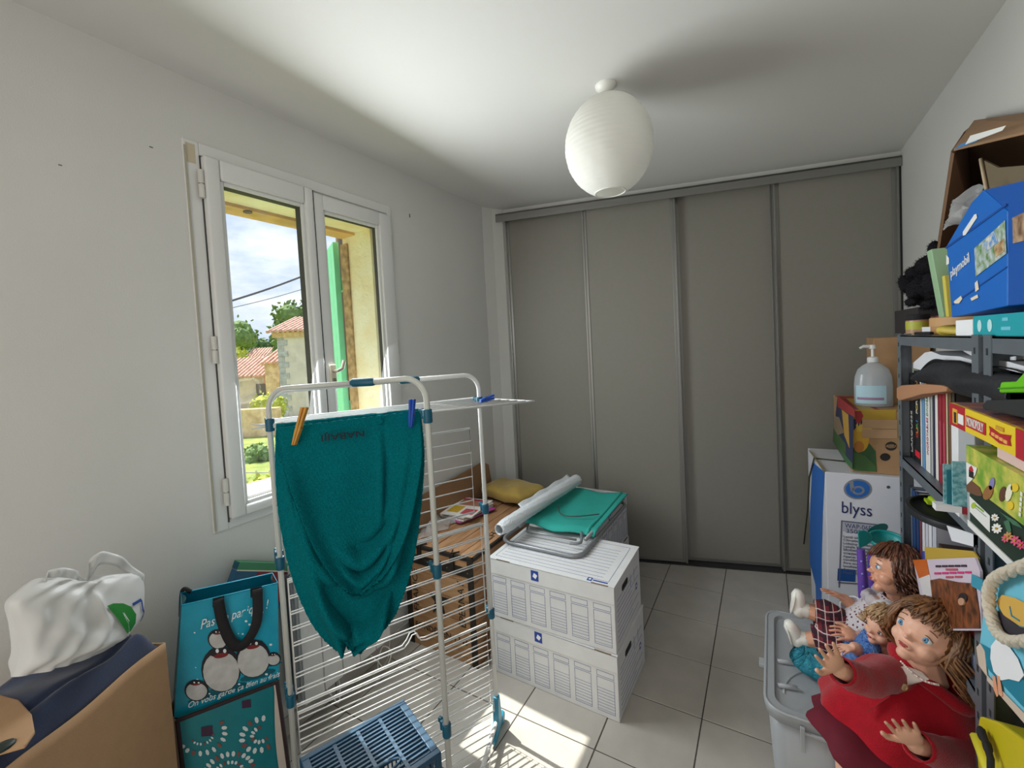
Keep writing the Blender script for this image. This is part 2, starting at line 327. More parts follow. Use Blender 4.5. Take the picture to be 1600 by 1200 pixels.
# ---------------------------------------------------------------- paper lantern
M_paper = bpy.data.materials.new('white_paper'); M_paper.use_nodes = True; MATS['white_paper'] = M_paper
t = M_paper.node_tree; t.nodes.clear(); o_ = nn(t, 'ShaderNodeOutputMaterial'); mx = nn(t, 'ShaderNodeMixShader'); d1 = nn(t, 'ShaderNodeBsdfDiffuse'); d2 = nn(t, 'ShaderNodeBsdfTranslucent')
d1.inputs[0].default_value = (.88, .87, .83, 1); d2.inputs[0].default_value = (.88, .87, .82, 1); mx.inputs[0].default_value = .32
t.links.new(d1.outputs[0], mx.inputs[1]); t.links.new(d2.outputs[0], mx.inputs[2]); t.links.new(mx.outputs[0], o_.inputs[0])
LC = Vector((1.171, 1.842, 2.268)); LR, LH = .166, .188
lan = thing('paper_lantern', 'white paper lantern shade hanging under the ceiling', 'lamp', (LC.x, LC.y, H))
prof = []; n = 96
for i in range(n + 1):
    a = -PI / 2 + .36 + (PI - .72) * i / n
    prof.append((LR * math.cos(a) * (1 + .0045 * math.cos(i * 2 * PI / 4)), LH * math.sin(a) / math.sin(PI / 2 - .36) * .94))
mb = MB().lathe(prof, LC, 64, cap=False)
for i, v in enumerate(mb.v):
    d = v - LC; a = math.atan2(d.y, d.x); q = 1 + .006 * math.sin(9 * a + d.z * 30) * math.sin(d.z * 55 + 3 * a) - .010 * max(0, math.cos(4 * a)) ** 12 * (.5 - d.z / LH)
    mb.v[i] = LC + Vector((d.x * q, d.y * q, d.z))
obj('paper_shade', mb, M_paper, lan, smooth=True)
M_wire = flat('white_wire', 225, 224, 218, .4)
z0 = LC.z + prof[0][1]; z1 = LC.z + prof[-1][1]
ring = lambda z, r: [(LC.x + r * math.cos(a * PI / 16), LC.y + r * math.sin(a * PI / 16), z) for a in range(32)]
obj('bottom_ring', MB().tube(ring(z0, prof[0][0] * .985), .0022, 6, True), M_wire, lan, smooth=True)
obj('top_ring', MB().tube(ring(z1, prof[-1][0] * .985), .002, 6, True), M_wire, lan, smooth=True)
obj('wire_frame', MB().tube([(LC.x - .05, LC.y, z0), (LC.x - .03, LC.y, z1), (LC.x + .03, LC.y, z1), (LC.x + .05, LC.y, z0)], .0014, 6), M_wire, lan)
obj('ceiling_rose', MB().lathe([(.040, H), (.038, H - .010), (.024, H - .022), (.010, H - .028)], (LC.x, LC.y, 0), 24), M_wire, lan, smooth='auto')
obj('bulb_holder', MB().lathe([(.006, H - .03), (.006, z1 - .01), (.018, z1 - .012), (.018, z1 - .06), (.03, z1 - .09), (.026, z1 - .125), (.004, z1 - .138)], (LC.x, LC.y, 0), 16), M_wire, lan, smooth='auto')
# ---------------------------------------------------------------- outside
GZ = -2.0
def gp(px, d): p = at(px, 600, d); return Vector((p.x, p.y, GZ))
M_grass = mat('sunny_grass', srgb(160, 166, 84), .95, noise=.5, nscale=1.4, bump=.6, bscale=14, col2=srgb(120, 138, 62), detail=8)
obj('garden_ground', MB().span((-120, -60, GZ - .2), (-.31, 160, GZ)), M_grass, kind='structure', label='grassy garden ground below the window')
M_roof = mat('pink_roof_tile', srgb(226, 184, 164), .9, noise=.4, nscale=4, bump=.6, bscale=9)
M_stoneg = mat('grey_stone_render', srgb(226, 214, 204), .95, noise=.15, nscale=2, bump=.5, bscale=6)
M_stonet = mat('tan_rubble_stone', srgb(236, 206, 164), .95, noise=.5, nscale=3.2, bump=.8, bscale=7, col2=srgb(200, 166, 124))
M_stonep = mat('pale_barn_render', srgb(228, 208, 190), .95, noise=.35, nscale=1.2, bump=.5, bscale=6)
M_quoin = mat('quoin_stone', srgb(196, 194, 196), .95, noise=.3, nscale=4, bump=.4, bscale=9)
M_dark = flat('dark_opening', 110, 98, 90, .9)
RH = Vector((CR.x, CR.y, 0)).normalized(); FH = Vector((CF.x, CF.y, 0)).normalized()
def zat(px, py, d): return at(px, py, d).z
def house(name, label, px0, px1, d, y_eave, y_ridge, depth, wallm, quoins=False, over=.35, windows=()):
    A = gp(px0, d); wdt = (gp(px1, d) - A).dot(RH); ze = zat(px0, y_eave, d); zr = max(ze + .3, zat(px0, y_ridge, d) + .4)
    T = thing(name, label, 'house', A)
    B0 = A + RH * wdt
    obj('wall', MB().prism([A, B0, B0 + FH * depth, A + FH * depth], (0, 0, ze - GZ)), wallm, T)
    rf = thing('roof', None, None, (0, 0, 0)); COL.objects.unlink(rf); bpy.data.objects.remove(rf)
    e0 = A - RH * over - FH * over + Vector((0, 0, ze - GZ)); e1 = B0 + RH * over - FH * over + Vector((0, 0, ze - GZ))
    r0 = A - RH * over + FH * depth * .5 + Vector((0, 0, zr - GZ)); r1 = B0 + RH * over + FH * depth * .5 + Vector((0, 0, zr - GZ)); b0 = A - RH * over + FH * (depth + over) + Vector((0, 0, ze - GZ)); b1 = B0 + RH * over + FH * (depth + over) + Vector((0, 0, ze - GZ))
    roof = obj('roof', MB().prism([e0, r0, b0], e1 - e0), M_roof, T)
    nt_ = max(4, int((e1 - e0).length / .30)); mbt = MB()
    for k in range(nt_):
        p = e0 + (e1 - e0) * ((k + .5) / nt_); q = r0 + (r1 - r0) * ((k + .5) / nt_)
        mbt.tube([p - FH * .08, q], .10, 6)
    obj('roof_tile_rows', mbt, M_roof, roof, kind='stuff')
    if quoins:
        nq = int((ze - GZ) / .34)
        qm = None
        for k in range(nq):
            l = .62 if k % 2 else .38
            q0 = A + Vector((0, 0, .34 * k)) - FH * .04
            obj('quoin', MB().prism([q0, q0 + RH * l, q0 + RH * l + FH * .3, q0 + FH * .3], (0, 0, .325)), M_quoin, T)
        obj('cornice', MB().prism([A - RH * .2 - FH * .2 + Vector((0, 0, ze - GZ - .35)), B0 + RH * .2 - FH * .2 + Vector((0, 0, ze - GZ - .35)), B0 + RH * .2 + FH * .1 + Vector((0, 0, ze - GZ - .35)), A - RH * .2 + FH * .1 + Vector((0, 0, ze - GZ - .35))], (0, 0, .3)), M_stonet, T)
    for (wx, wy, ww, wh) in windows:
        p = at(wx, wy, d) - FH * .03; obj('window', MB().prism([p, p + RH * ww, p + RH * ww + FH * .06, p + FH * .06], (0, 0, -wh)), M_dark, T)
    return T
house('stone_house', 'grey rendered house with stone corner blocks seen through the window', 438, 640, 27, 519, 500, 7, M_stoneg, True, .45)
house('stone_cottage', 'narrow tan rubble stone house beside the grey house', 415, 436, 29, 568, 553, 5, M_stonet, False, .2)
house('low_barn', 'long low barn with pinkish tiled roof seen through the window', 330, 412, 31, 592, 571, 6, M_stonep, False, .25, ((400, 600, .6, .9), (413, 600, .3, .7)))
house('far_house', 'small far house whose pink roof shows above the barn', 384, 412, 48, 566, 550, 5, M_stonep, False, .3)
rw = gp(352, 20.5); rw1 = gp(428, 20.5)
obj('ruined_wall', MB().prism([rw, rw1, rw1 + FH * .5, rw + FH * .5], (0, 0, zat(390, 640, 20.5) - GZ)), M_stonet, label='crumbling low stone wall behind the garden grass', cat='wall')
M_leafd = mat('dark_leaves', srgb(84, 112, 58), .8, noise=.4, nscale=3); M_leafm = mat('mid_leaves', srgb(120, 150, 82), .8, noise=.4, nscale=3); M_leafy = mat('yellow_green_leaves', srgb(196, 204, 74), .8, noise=.4, nscale=3)
M_bark = flat('bark', 104, 86, 66, .95)
def leaves(mb, c, r, n, s, rnd):
    for _ in range(n):
        u = Vector((rnd.gauss(0, 1), rnd.gauss(0, 1), rnd.gauss(0, 1))).normalized(); k = rnd.uniform(.45, 1.02)
        p = Vector(c) + Vector((u.x * r[0], u.y * r[1], u.z * r[2])) * k
        a = Vector((rnd.gauss(0, 1), rnd.gauss(0, 1), rnd.gauss(0, 1))).normalized(); b = a.orthogonal().normalized()
        q = s * rnd.uniform(.6, 1.3); mb.add([p - a * q, p + b * q * .5, p + a * q, p - b * q * .5], [(0, 1, 2, 3)])
def tree(name, label, px, d, y_top, rx, rz, m, n=900, leaf=.22, blobs=5, base=None, seed=1):
    rnd = random.Random(seed); P = gp(px, d); zt = zat(px, y_top, d)
    T = thing(name, label, 'tree' if 'tree' in name else 'shrub', P)
    zc = zt - rz
    mb = MB()
    for k in range(blobs):
        c = Vector((P.x, P.y, zc)) + RH * rnd.uniform(-.55, .55) * rx + FH * rnd.uniform(-.4, .4) * rx + Vector((0, 0, rnd.uniform(-.4, .35) * rz))
        if k == 0: c = Vector((P.x, P.y, zc + rz * .3))
        q = rnd.uniform(.5, .72); leaves(mb, c, (rx * q, rx * q, rz * q), n // blobs, leaf, rnd)
        mb.ell(c, (rx * q * .72, rx * q * .72, rz * q * .72), 10, 7)
    obj('foliage', mb, m, T)
    obj('trunk', MB().tube([P, P + Vector((.1, .05, (zc - GZ) * .5)), Vector((P.x, P.y, zc))], [rx * .08, rx * .06, rx * .04], 7), M_bark, T)
tree('dark_tree', 'dark green broad tree behind the barn roofs', 408, 64, 520, 4.6, 3.4, M_leafd, 1600, .35, 8, seed=3)
tree('round_tree', 'darker tree at the right of the far tree line', 436, 78, 520, 4.6, 4.2, M_leafd, 1200, .33, 6, seed=12)
tree('thin_tree', 'thin crowned grey green tree beyond the barn', 368, 52, 493, 2.8, 2.6, M_leafm, 500, .3, 5, seed=4)
tree('tall_tree', 'tall feathery tree rising behind the grey stone house', 460, 44, 466, 2.6, 3.2, M_leafm, 1400, .35, 7, seed=5)
tree('garden_tree', 'bright green round tree before the barn roof', 371, 40, 541, 1.5, 1.5, M_leafy, 700, .2, 5, seed=6)
tree('yellow_bush', 'sunlit yellow green bush by the grey stone house', 427, 23, 606, 1.0, 1.15, M_leafy, 900, .10, 6, seed=7)
tree('garden_shrub', 'grey green shrub low in the garden', 398, 15.5, 692, .6, .5, M_leafm, 500, .08, 5, seed=8)
tree('flowering_shrub', 'yellow flowering shrub under the window', 402, 10.6, 744, .8, .4, M_leafy, 600, .07, 6, seed=9)
fa = at(372, 738, 12.3); fb = at(470, 738, 12.3); fd = fb - fa
fe = thing('garden_fence', 'low pale garden fence crossing the grass', 'fence', (fa.x, fa.y, GZ))
M_fence = flat('pale_fence', 200, 196, 186, .8)
obj('rail', MB().tube([fa - fd * .4, fb + fd * .4], .025, 6), M_fence, fe)
for k in range(9):
    p = fa - fd * .35 + fd * (k / 8 * 1.7); obj('post', MB().tube([(p.x, p.y, GZ), (p.x, p.y, p.z + .06)], .018, 6), M_fence, fe)
M_cable = flat('cable_grey', 96, 92, 100, .7)
for (nm, lb, a, b, r) in (('power_cable', 'thick twisted overhead cable crossing the sky', (310, 486), (520, 413), .028), ('phone_wire', 'thin overhead wire below the twisted cable', (310, 493), (520, 437), .009)):
    p = at(*a, 11); q = at(*b, 13); obj(nm, MB().tube(bez([p, p.lerp(q, .5) - Vector((0, 0, .06)), q], 16), r, 6), M_cable, label=lb, cat='cable')

for (px_, d_, l_) in ((300, 10.8, 'near'), (545, 13.3, 'far')):
    p = gp(px_, d_); T = thing('utility_pole', 'wooden utility pole at the %s end of the overhead cables' % l_, 'pole', p, 'poles holding the overhead cables')
    obj('pole_shaft', MB().tube([p, p + Vector((0, 0, 8.2))], [.13, .09], 10), M_bark, T, smooth=True)
    obj('cross_arm', MB().box(p + Vector((0, 0, 7.2)), (.1, .9, .1)), M_bark, T)
# ---------------------------------------------------------------- skirting and radiator
M_skirt = mat('skirting_tile', srgb(190, 186, 180), .4, noise=.08, nscale=8)
sk = obj('baseboard_left', MB().span((.0, YR, .0), (.009, D - .01, .004)), M_grout, kind='structure', label='tile skirting along the window wall')
y = YR + .01
while y < D - .2:
    obj('tile', MB().span((.0, y, .002), (.012, y + .322, .075)), M_skirt, sk, bev=.002); y += .327
M_rad = mat('radiator_white', (.74, .74, .73), .35, spec=.5)
M_fin = flat('radiator_fin_grey', 128, 132, 136, .45, metal=.3)
M_cable_w = flat('white_flex', 214, 212, 206, .45)
rad = thing('radiator', 'white electric panel radiator on the wall under the window', 'radiator', (.06, 1.31, .13))
obj('casing', MB().span((.02, 1.085, .14), (.098, 1.545, .70)), M_rad, rad, bev=.008)
for k in range(5):
    y0 = 1.088 + k * .0915; obj('front_panel', MB().span((.098, y0 + .002, .145), (.108, y0 + .0895, .695)), M_rad, rad, bev=.003)
for k in range(5): obj('side_fin', MB().span((.026 + k * .015, 1.071, .17), (.031 + k * .015, 1.086, .67)), M_fin, rad)
for y0 in (1.16, 1.47): obj('bracket', MB().span((.012, y0 - .02, .25), (.022, y0 + .02, .6)), M_fin, rad)
obj('control_knob', MB().lathe([(.018, 0), (.018, .02), (.015, .024)], (.06, 1.545, .62), 16, Matrix.Rotation(-PI / 2, 3, 'X')), M_rad, rad, smooth='auto')
rc = obj('power_cable', MB().tube(bez([(.06, 1.20, .142), (.10, 1.21, .10), (.115, 1.23, .06), (.105, 1.25, .10), (.08, 1.26, .142)], 20), .003, 6), M_cable_w, rad, smooth=True)
obj('power_cable', MB().tube(bez([(.06, 1.43, .142), (.125, 1.43, .12), (.13, 1.48, .05), (.12, 1.53, .09), (.10, 1.50, .13), (.12, 1.45, .10), (.11, 1.46, .05), (.06, 1.56, .02), (.02, 1.62, .10)], 50), .0032, 6), M_cable_w, rad, smooth=True)
# ---------------------------------------------------------------- archive boxes
M_card = mat('white_cardboard', (.71, .71, .705), .6, noise=.05, nscale=18, bump=.03, bscale=90)
M_cardedge = flat('cut_cardboard_edge', 120, 100, 84, .9)
M_blue = flat('print_blue', 74, 88, 150, .7); M_blues = flat('print_blue_strong', 36, 66, 150, .6); M_wht = flat('print_white', 235, 236, 238, .7)
LX, LY, LZ = .585, .39, .272
def archive_box(loc, rz, label, group='white archive boxes'):
    T = thing('archive_box', label, 'box', loc, group, rz)
    hx, hy = LX / 2, LY / 2
    obj('box_body', MB().span((-hx, -hy, 0), (hx, hy, LZ - .004)), M_card, T, bev=.003, local=True)
    obj('lid', MB().span((-hx - .002, -hy - .003, LZ - .005), (hx + .002, hy + .003, LZ)).prism([(-hx - .001, -hy - .003, LZ), (-hx - .001, -hy, LZ), (-hx - .001, -hy, LZ - .070), (-hx - .001, -hy - .003, LZ - .070)], (LX + .002, 0, 0)), M_card, T, bev=.0012, local=True)
    for xc in (-.215, .235): obj('lid_slot', MB().span((xc - .035, -hy - .0035, LZ - .0012), (xc + .035, -hy + .002, LZ + .0006)), M_cardedge, T, local=True)
    e = .0007; w = .0011
    def fr(mb, x0, x1, z0, z1, y):
        mb.span((x0, y, z0), (x1, y + e, z0 + w)).span((x0, y, z1 - w), (x1, y + e, z1)).span((x0, y, z0), (x0 + w, y + e, z1)).span((x1 - w, y, z0), (x1, y + e, z1))
    mb = MB(); y0 = -hy - e
    for k in range(6):
        c = -hx + .052 + k * .0962; fr(mb, c - .036, c + .036, .168, .190, y0); fr(mb, c - .036, c + .036, .022, .162, y0)
        for q in range(8): mb.span((c - .036, y0, .030 + q * .0125), (c + .036, y0 + e, .0308 + q * .0125))
    obj('front_print', mb, M_blue, T, local=True)
    mb = MB(); zt = LZ
    def frz(x0, x1, yy0, yy1): mb.span((x0, yy0, zt), (x1, yy0 + w, zt + e)).span((x0, yy1 - w, zt), (x1, yy1, zt + e)).span((x0, yy0, zt), (x0 + w, yy1, zt + e)).span((x1 - w, yy0, zt), (x1, yy1, zt + e))
    frz(-hx + .02, hx - .03, -hy + .03, hy - .03)
    for q in range(10): mb.span((-hx + .04, -hy + .055 + q * .028, zt), (hx - .06, -hy + .0562 + q * .028, zt + e))
    obj('lid_print', mb, M_blue, T, local=True)
    mb = MB()
    for q in range(9): mb.span((hx, -hy + .03, .03 + q * .021), (hx + e, hy - .04 - .1 * (q % 2), .0308 + q * .021))
    mb.span((hx, hy - .16, .16), (hx + e, hy - .158, .215)).span((hx, hy - .10, .16), (hx + e, hy - .098, .215))
    obj('side_print', mb, M_blue, T, local=True)
    obj('hand_hole', MB().prism([(hx, -.05 + a, .215 + b) for a, b in rrect(.088, .026, .012)], (.0008, 0, 0)), flat('hand_hole_dark', 34, 32, 30, .95), T, local=True)
    def logo(P, X, Y, s):
        P = Vector(P); X = Vector(X); Y = Vector(Y); N = X.cross(Y)
        g = obj('logo', MB().prism([P + X * a * s + Y * b * s for a, b in ((-.5, -.62), (.5, -.62), (.5, .62), (-.5, .62))], N * .0008), M_blues, T, local=True)
        obj('logo_paper', MB().prism([P + N * .0008 + X * a * s + Y * b * s for a, b in ((-.28, -.12), (.12, -.36), (.36, .06), (.30, .16), (-.06, .36))], N * .0004), M_wht, g, local=True)
    logo((-.055, -hy - .0032, LZ - .032), (1, 0, 0), (0, 0, 1), .036)
    logo((hx - .105, -hy + .02, LZ + .0002), (1, 0, 0), (0, 1, 0), .02)
    obj('logo_wordmark', MB().span((hx - .09, -hy + .014, LZ), (hx - .03, -hy + .022, LZ + .0008)), M_blues, T, local=True)
    logo((hx + .0002, hy - .07, .12), (0, 1, 0), (0, 0, 1), .022)
    return T
archive_box((1.143 - LX / 2 + .004, 1.757 + LY / 2, 0), -.012, 'white archive box on the floor under another one')
archive_box((1.141 - LX / 2, 1.758 + LY / 2, LZ + .0015), .006, 'white archive box stacked on another, folding chair lying on it')
archive_box((.885 - LY / 2, 2.855 - LX / 2, 0), PI / 2, 'white archive box on the floor close to the closet doors')
archive_box((.883 - LY / 2, 2.857 - LX / 2, LZ + .0015), PI / 2, 'white archive box stacked up close to the closet doors')
BT = 2 * LZ + .003
# ---------------------------------------------------------------- folded chair
M_teal = mat('teal_canvas', srgb(38, 160, 148), .8, bump=.15, bscale=700, noise=.08, nscale=10)
M_gtube = flat('grey_tube', 138, 140, 143, .35, metal=.35)
ch = thing('folding_chair', 'folded low chair with teal canvas and grey tubes on the boxes', 'chair', (.75, 2.2, BT))
def loop(z, x0, x1, y0, y1, r=.05, sk_=0.): return [(a + sk_ * (b - y0), b, z) for a, b in rrect(x1 - x0, y1 - y0, r, 6, ((x0 + x1) / 2, (y0 + y1) / 2))]
zf = BT + .011
obj('seat_frame', MB().tube(loop(zf, .53, .945, 1.905, 2.66, .06), .0095, 10, True), M_gtube, ch, smooth=True)
obj('back_frame', MB().tube([(.56, 2.05, zf + .02), (.56, 2.64, zf + .024), (.60, 2.675, zf + .024), (.90, 2.69, zf + .024), (.925, 2.65, zf + .024), (.918, 2.05, zf + .02)], .0085, 10), M_gtube, ch, smooth=True)
obj('leg_frame', MB().tube(bez([(.87, 2.12, zf + .02), (.905, 2.03, zf + .019), (.90, 2.0, zf + .019), (.865, 1.985, zf + .018)], 12), .007, 8).tube([(.58, 2.1, zf + .018), (.62, 2.02, zf + .018), (.88, 2.03, zf + .019)], .006, 8), M_gtube, ch, smooth=True)
def fab(u, v):
    x_ = .535 + .405 * u; y_ = 2.105 + .585 * v + .012 * math.sin(u * 9)
    return (x_, y_, zf + .036 + .004 * math.sin(u * 11 + v * 4) - .012 * math.sin(PI * u) * math.sin(PI * v) - .018 * max(0, .06 - v) / .06)
obj('canvas', MB().grid(fab, 40, 40), M_teal, ch, smooth=True, solid=.0025)
obj('canvas_hem', MB().tube([fab(.90, t / 20) for t in range(21)], .010, 8).tube([fab(u / 20, .0) for u in range(21)], .006, 8), M_teal, ch, smooth=True)
obj('spring_rod', MB().tube(bez([(.66, 2.32, zf + .048), (.72, 2.22, zf + .050), (.80, 2.22, zf + .052), (.90, 2.30, zf + .052)], 20), .003, 6), flat('dark_rod', 62, 66, 66, .5), ch, smooth=True)
# ---------------------------------------------------------------- bubble wrap roll
M_bub = mat('bubble_wrap', srgb(228, 232, 236), .25, bump=.5, bscale=120, alpha=.93, spec=.6)
ra = Vector((.555, 1.86, BT + .086)); rb = Vector((.618, 2.70, BT + .098)); rd = rb - ra
bw = thing('bubble_wrap_roll', 'white roll of bubble wrap lying across the folded chair', 'roll', ra)
n1 = rd.cross(Vector((0, 0, 1))).normalized(); n2 = n1.cross(rd).normalized()
mb = MB()
def rollf(u, v):
    a = u * 2 * PI * 2.15; r = .036 - .0035 * u * 2 + .0016 * math.sin(9 * a + v * 60) * math.sin(v * 43)
    if v < .06: r *= .75 + .25 * v / .06
    return ra + rd * v + (n1 * math.cos(a) + n2 * math.sin(a)) * r
mb.grid(rollf, 90, 70)
obj('wrap_sheet', mb, M_bub, bw, smooth=True, solid=.001)
obj('loose_edge', MB().grid(lambda u, v: ra + rd * (.30 + .68 * v) + n1 * (-.034 - .022 * u) + n2 * (.012 + .020 * u + .004 * math.sin(v * 20)), 6, 30), M_bub, bw, smooth=True, solid=.001)
# ---------------------------------------------------------------- champagne crate
M_wood = mat('crate_pine', srgb(180, 140, 100), .75, noise=.45, nscale=5, bump=.12, bscale=60, col2=srgb(150, 108, 70), stretch=(1.2, 8, 8), detail=6)
M_woody = mat('crate_pine_top', srgb(176, 134, 96), .75, noise=.45, nscale=5, bump=.12, bscale=60, col2=srgb(146, 104, 68), stretch=(8, 1.2, 8), detail=6)
M_iron = mat('dark_iron', srgb(58, 52, 46), .6, metal=.5, noise=.4, nscale=30)
M_ink = flat('black_ink', 38, 32, 28, .85)
KX0, KX1, KY0, KY1, KZ = .046, .478, 1.735, 2.655, .525
kr = thing('champagne_crate', 'wooden champagne crate with star and iron edging under the magazines', 'crate', ((KX0 + KX1) / 2, KY0, 0))
nz_ = 5
for k in range(nz_):
    z0 = .0 + k * (KZ - .014) / nz_; z1 = z0 + (KZ - .014) / nz_ - .003; dd = random.uniform(0, .0015)
    obj('plank', MB().span((KX0 + .012, KY0 - dd, z0), (KX1 - .012, KY0 + .014, z1)), M_wood, kr, bev=.0015)
    obj('plank', MB().span((KX1 - .012, KY0, z0), (KX1, KY1, z1)), M_woody, kr, bev=.0015)
    obj('plank', MB().span((KX0, KY0, z0), (KX0 + .012, KY1, z1)), M_woody, kr, bev=.0015)
    obj('plank', MB().span((KX0 + .012, KY1 - .014, z0), (KX1 - .012, KY1, z1)), M_wood, kr, bev=.0015)
nx_ = 5
for k in range(nx_):
    x0 = KX0 + k * (KX1 - KX0) / nx_; x1 = x0 + (KX1 - KX0) / nx_ - .0035
    obj('plank', MB().span((x0, KY0 + random.uniform(0, .002), KZ - .014), (x1, KY1, KZ - random.uniform(0, .0018))), M_woody, kr, bev=.0015)
obj('crate_floor', MB().span((KX0 + .012, KY0 + .014, .004), (KX1 - .012, KY1 - .014, .016)), M_wood, kr)
obj('iron_strap', MB().span((KX0, KY0 - .005, .432), (KX1, KY0 - .0015, .478)), M_iron, kr)
for x0 in (KX0 - .001, KX1 - .030): obj('iron_corner', MB().span((x0, KY0 - .006, 0), (x0 + .032, KY0 - .0005, KZ)), M_iron, kr)
obj('iron_edge', MB().span((KX0, KY0 - .005, KZ - .012), (KX1, KY0 + .012, KZ + .002)).span((KX1 - .012, KY0, KZ - .010), (KX1 + .002, KY1, KZ + .002)), M_iron, kr)
for x0 in (.15, .36): obj('latch', MB().span((x0 - .012, KY0 - .012, .455), (x0 + .012, KY0 - .004, KZ + .006)).tube([(x0 - .02, KY0 + .03, KZ + .006), (x0, KY0 - .01, KZ + .008), (x0 + .02, KY0 + .03, KZ + .006)], .004, 6), M_iron, kr)
for k in range(10):
    obj('rivet', MB().ell((KX0 + .03 + k * .0415, KY0 - .005, .455), (.004, .002, .004), 8, 6), flat('rivet_grey', 120, 112, 104, .4, metal=.6), kr, smooth=True)
fc = Vector(((KX0 + KX1) / 2 - .005, KY0 - .0018, .27))
obj('star', MB().prism([fc + Vector((math.sin(k * PI / 5) * (.072 if k % 2 == 0 else .027), 0, math.cos(k * PI / 5) * (.092 if k % 2 == 0 else .033))) for k in range(10)], (0, -.0008, 0)), M_ink, kr)
text('lettering', 'ÉPERNAY', .056, fc + Vector((.145, 0, .02)), (0, 0, 1), (-1, 0, 0), M_ink, kr, fit=.225)
text('lettering', 'FRANCE', .05, fc + Vector((-.150, 0, .02)), (0, 0, 1), (-1, 0, 0), M_ink, kr, fit=.22)
text('lettering', 'FONDÉE EN 1743', .042, fc + Vector((.0, 0, -.165)), (1, 0, 0), (0, 0, 1), M_ink, kr, fit=.33)
obj('emblem', MB().prism([fc + Vector((.03 * math.cos(a / 12 * 2 * PI), 0, .152 + .014 * math.sin(a / 12 * 2 * PI))) for a in range(12)], (0, -.0006, 0)), M_ink, kr)
text('lettering', 'CHAMPAGNE', .062, (.418, 2.15, KZ + .0003), (0, 1, 0), (-1, 0, 0), M_ink, kr, fit=.42)
# magazines
MAGC = [(200, 40, 130), (226, 222, 214), (190, 60, 150), (235, 232, 226), (120, 40, 110), (216, 200, 190), (238, 236, 230)]
z0 = KZ + .0025
for k in range(7):
    cx, cy, rz = .13 + random.uniform(-.03, .03), 2.205 + random.uniform(-.02, .02), random.uniform(-.25, .2)
    T = thing('magazine', ['magenta edged magazine lowest in the stack on the crate', 'off-white magazine second from the bottom of the stack', 'pink spined magazine third in the stack on the crate', 'white magazine in the middle of the crate stack', 'purple magazine third from the top of the stack', 'beige magazine under the topmost one on the crate', 'topmost magazine on the crate with a pale printed cover'][k], 'magazine', (cx, cy, z0), 'magazines on the crate', rz)
    obj('pages', MB().span((-.100, -.136, .0005), (.100, .136, .0045)), M_wht, T, local=True)
    obj('cover', MB().span((-.104, -.140, .0045), (.104, .140, .0056)).span((-.104, -.140, 0), (.104, .140, .0006)).span((-.105, -.14, 0), (-.103, .14, .0056)), flat('magazine_cover_%d' % k, *MAGC[k], rough=.35), T, local=True)
    if k == 6:
        for (a, b, c, d, cc) in ((-.08, .02, .085, .11, (176, 120, 96)), (-.085, -.1, -.01, .0, (214, 176, 60)), (.01, -.11, .09, -.03, (196, 84, 92)), (-.085, .105, .08, .13, (180, 52, 90))):
            obj('cover_print', MB().span((a, b, .0056), (c, d, .0062)), flat('cover_print_%d' % cc[0], *cc, rough=.4), T, local=True)
    z0 += .0063
# mustard cloth
M_must = mat('mustard_cloth', srgb(166, 138, 62), .8, noise=.12, nscale=14, bump=.12, bscale=40, sheen=.2)
def pillow(c, a, b, h, rz, e=.32, fn=None, nu=56, nv=28):
    R = Matrix.Rotation(rz, 3, 'Z'); c = Vector(c)
    sp = lambda w, q: math.copysign(abs(w) ** q, w)
    def f(u, v):
        th = u * 2 * PI; ph = (v - .5) * PI
        p = Vector((a * sp(math.cos(ph), .45) * sp(math.cos(th), e), b * sp(math.cos(ph), .45) * sp(math.sin(th), e), h * sp(math.sin(ph), .8)))
        if fn: p = fn(p, th, ph)
        return c + R @ p
    return MB().grid(f, nu, nv, True)
def cl(p, th, ph):
    p.z += .010 * math.sin(p.x * 14) * math.cos(p.y * 11) + .006 * math.sin(p.x * 31 + p.y * 22)
    k = math.sin(ph * 5.) * .012 * (1 if abs(ph) < 1.1 else 0); p.x *= 1 + k * 1.2; p.y *= 1 + k * 1.2
    return p
obj('folded_cloth', pillow((.245, 2.515, KZ + .062), .195, .13, .048, -.25, .38, cl, 90, 50), M_must, smooth=True, label='mustard yellow folded cloth lying on the wooden crate', cat='cloth', org=(.245, 2.515, KZ + .01))
# cardboard and plastic behind the crate
M_kraft = mat('brown_cardboard', srgb(150, 116, 84), .85, noise=.12, nscale=8, bump=.03, bscale=120)
pl = [onx(*q, .030) for q in ((640, 786), (756, 722), (765, 726), (770, 768))]
obj('cardboard_sheet', MB().prism([(.016, 1.80, KZ + .003), (.016, 1.82, pl[0].z), (.016, pl[1].y, pl[1].z), (.016, pl[2].y, pl[2].z), (.016, 2.63, KZ + .003)], (.006, 0, 0)), M_kraft, label='brown cardboard sheet leaning against the wall behind the crate', cat='cardboard')
M_plas = mat('clear_plastic', srgb(226, 228, 228), .2, alpha=.35, bump=.5, bscale=30, spec=.7)
obj('plastic_wrap', MB().grid(lambda u, v: (.05 + .10 * u + .015 * math.sin(v * 17), 1.80 + .30 * v + .02 * math.sin(u * 9), KZ + .012 + .075 * math.sin(PI * u) * (.55 + .45 * math.sin(v * 13 + u * 5)) * math.sin(PI * v)), 24, 40), M_plas, smooth=True, label='crumpled clear plastic wrap on the crate by the wall', cat='plastic')
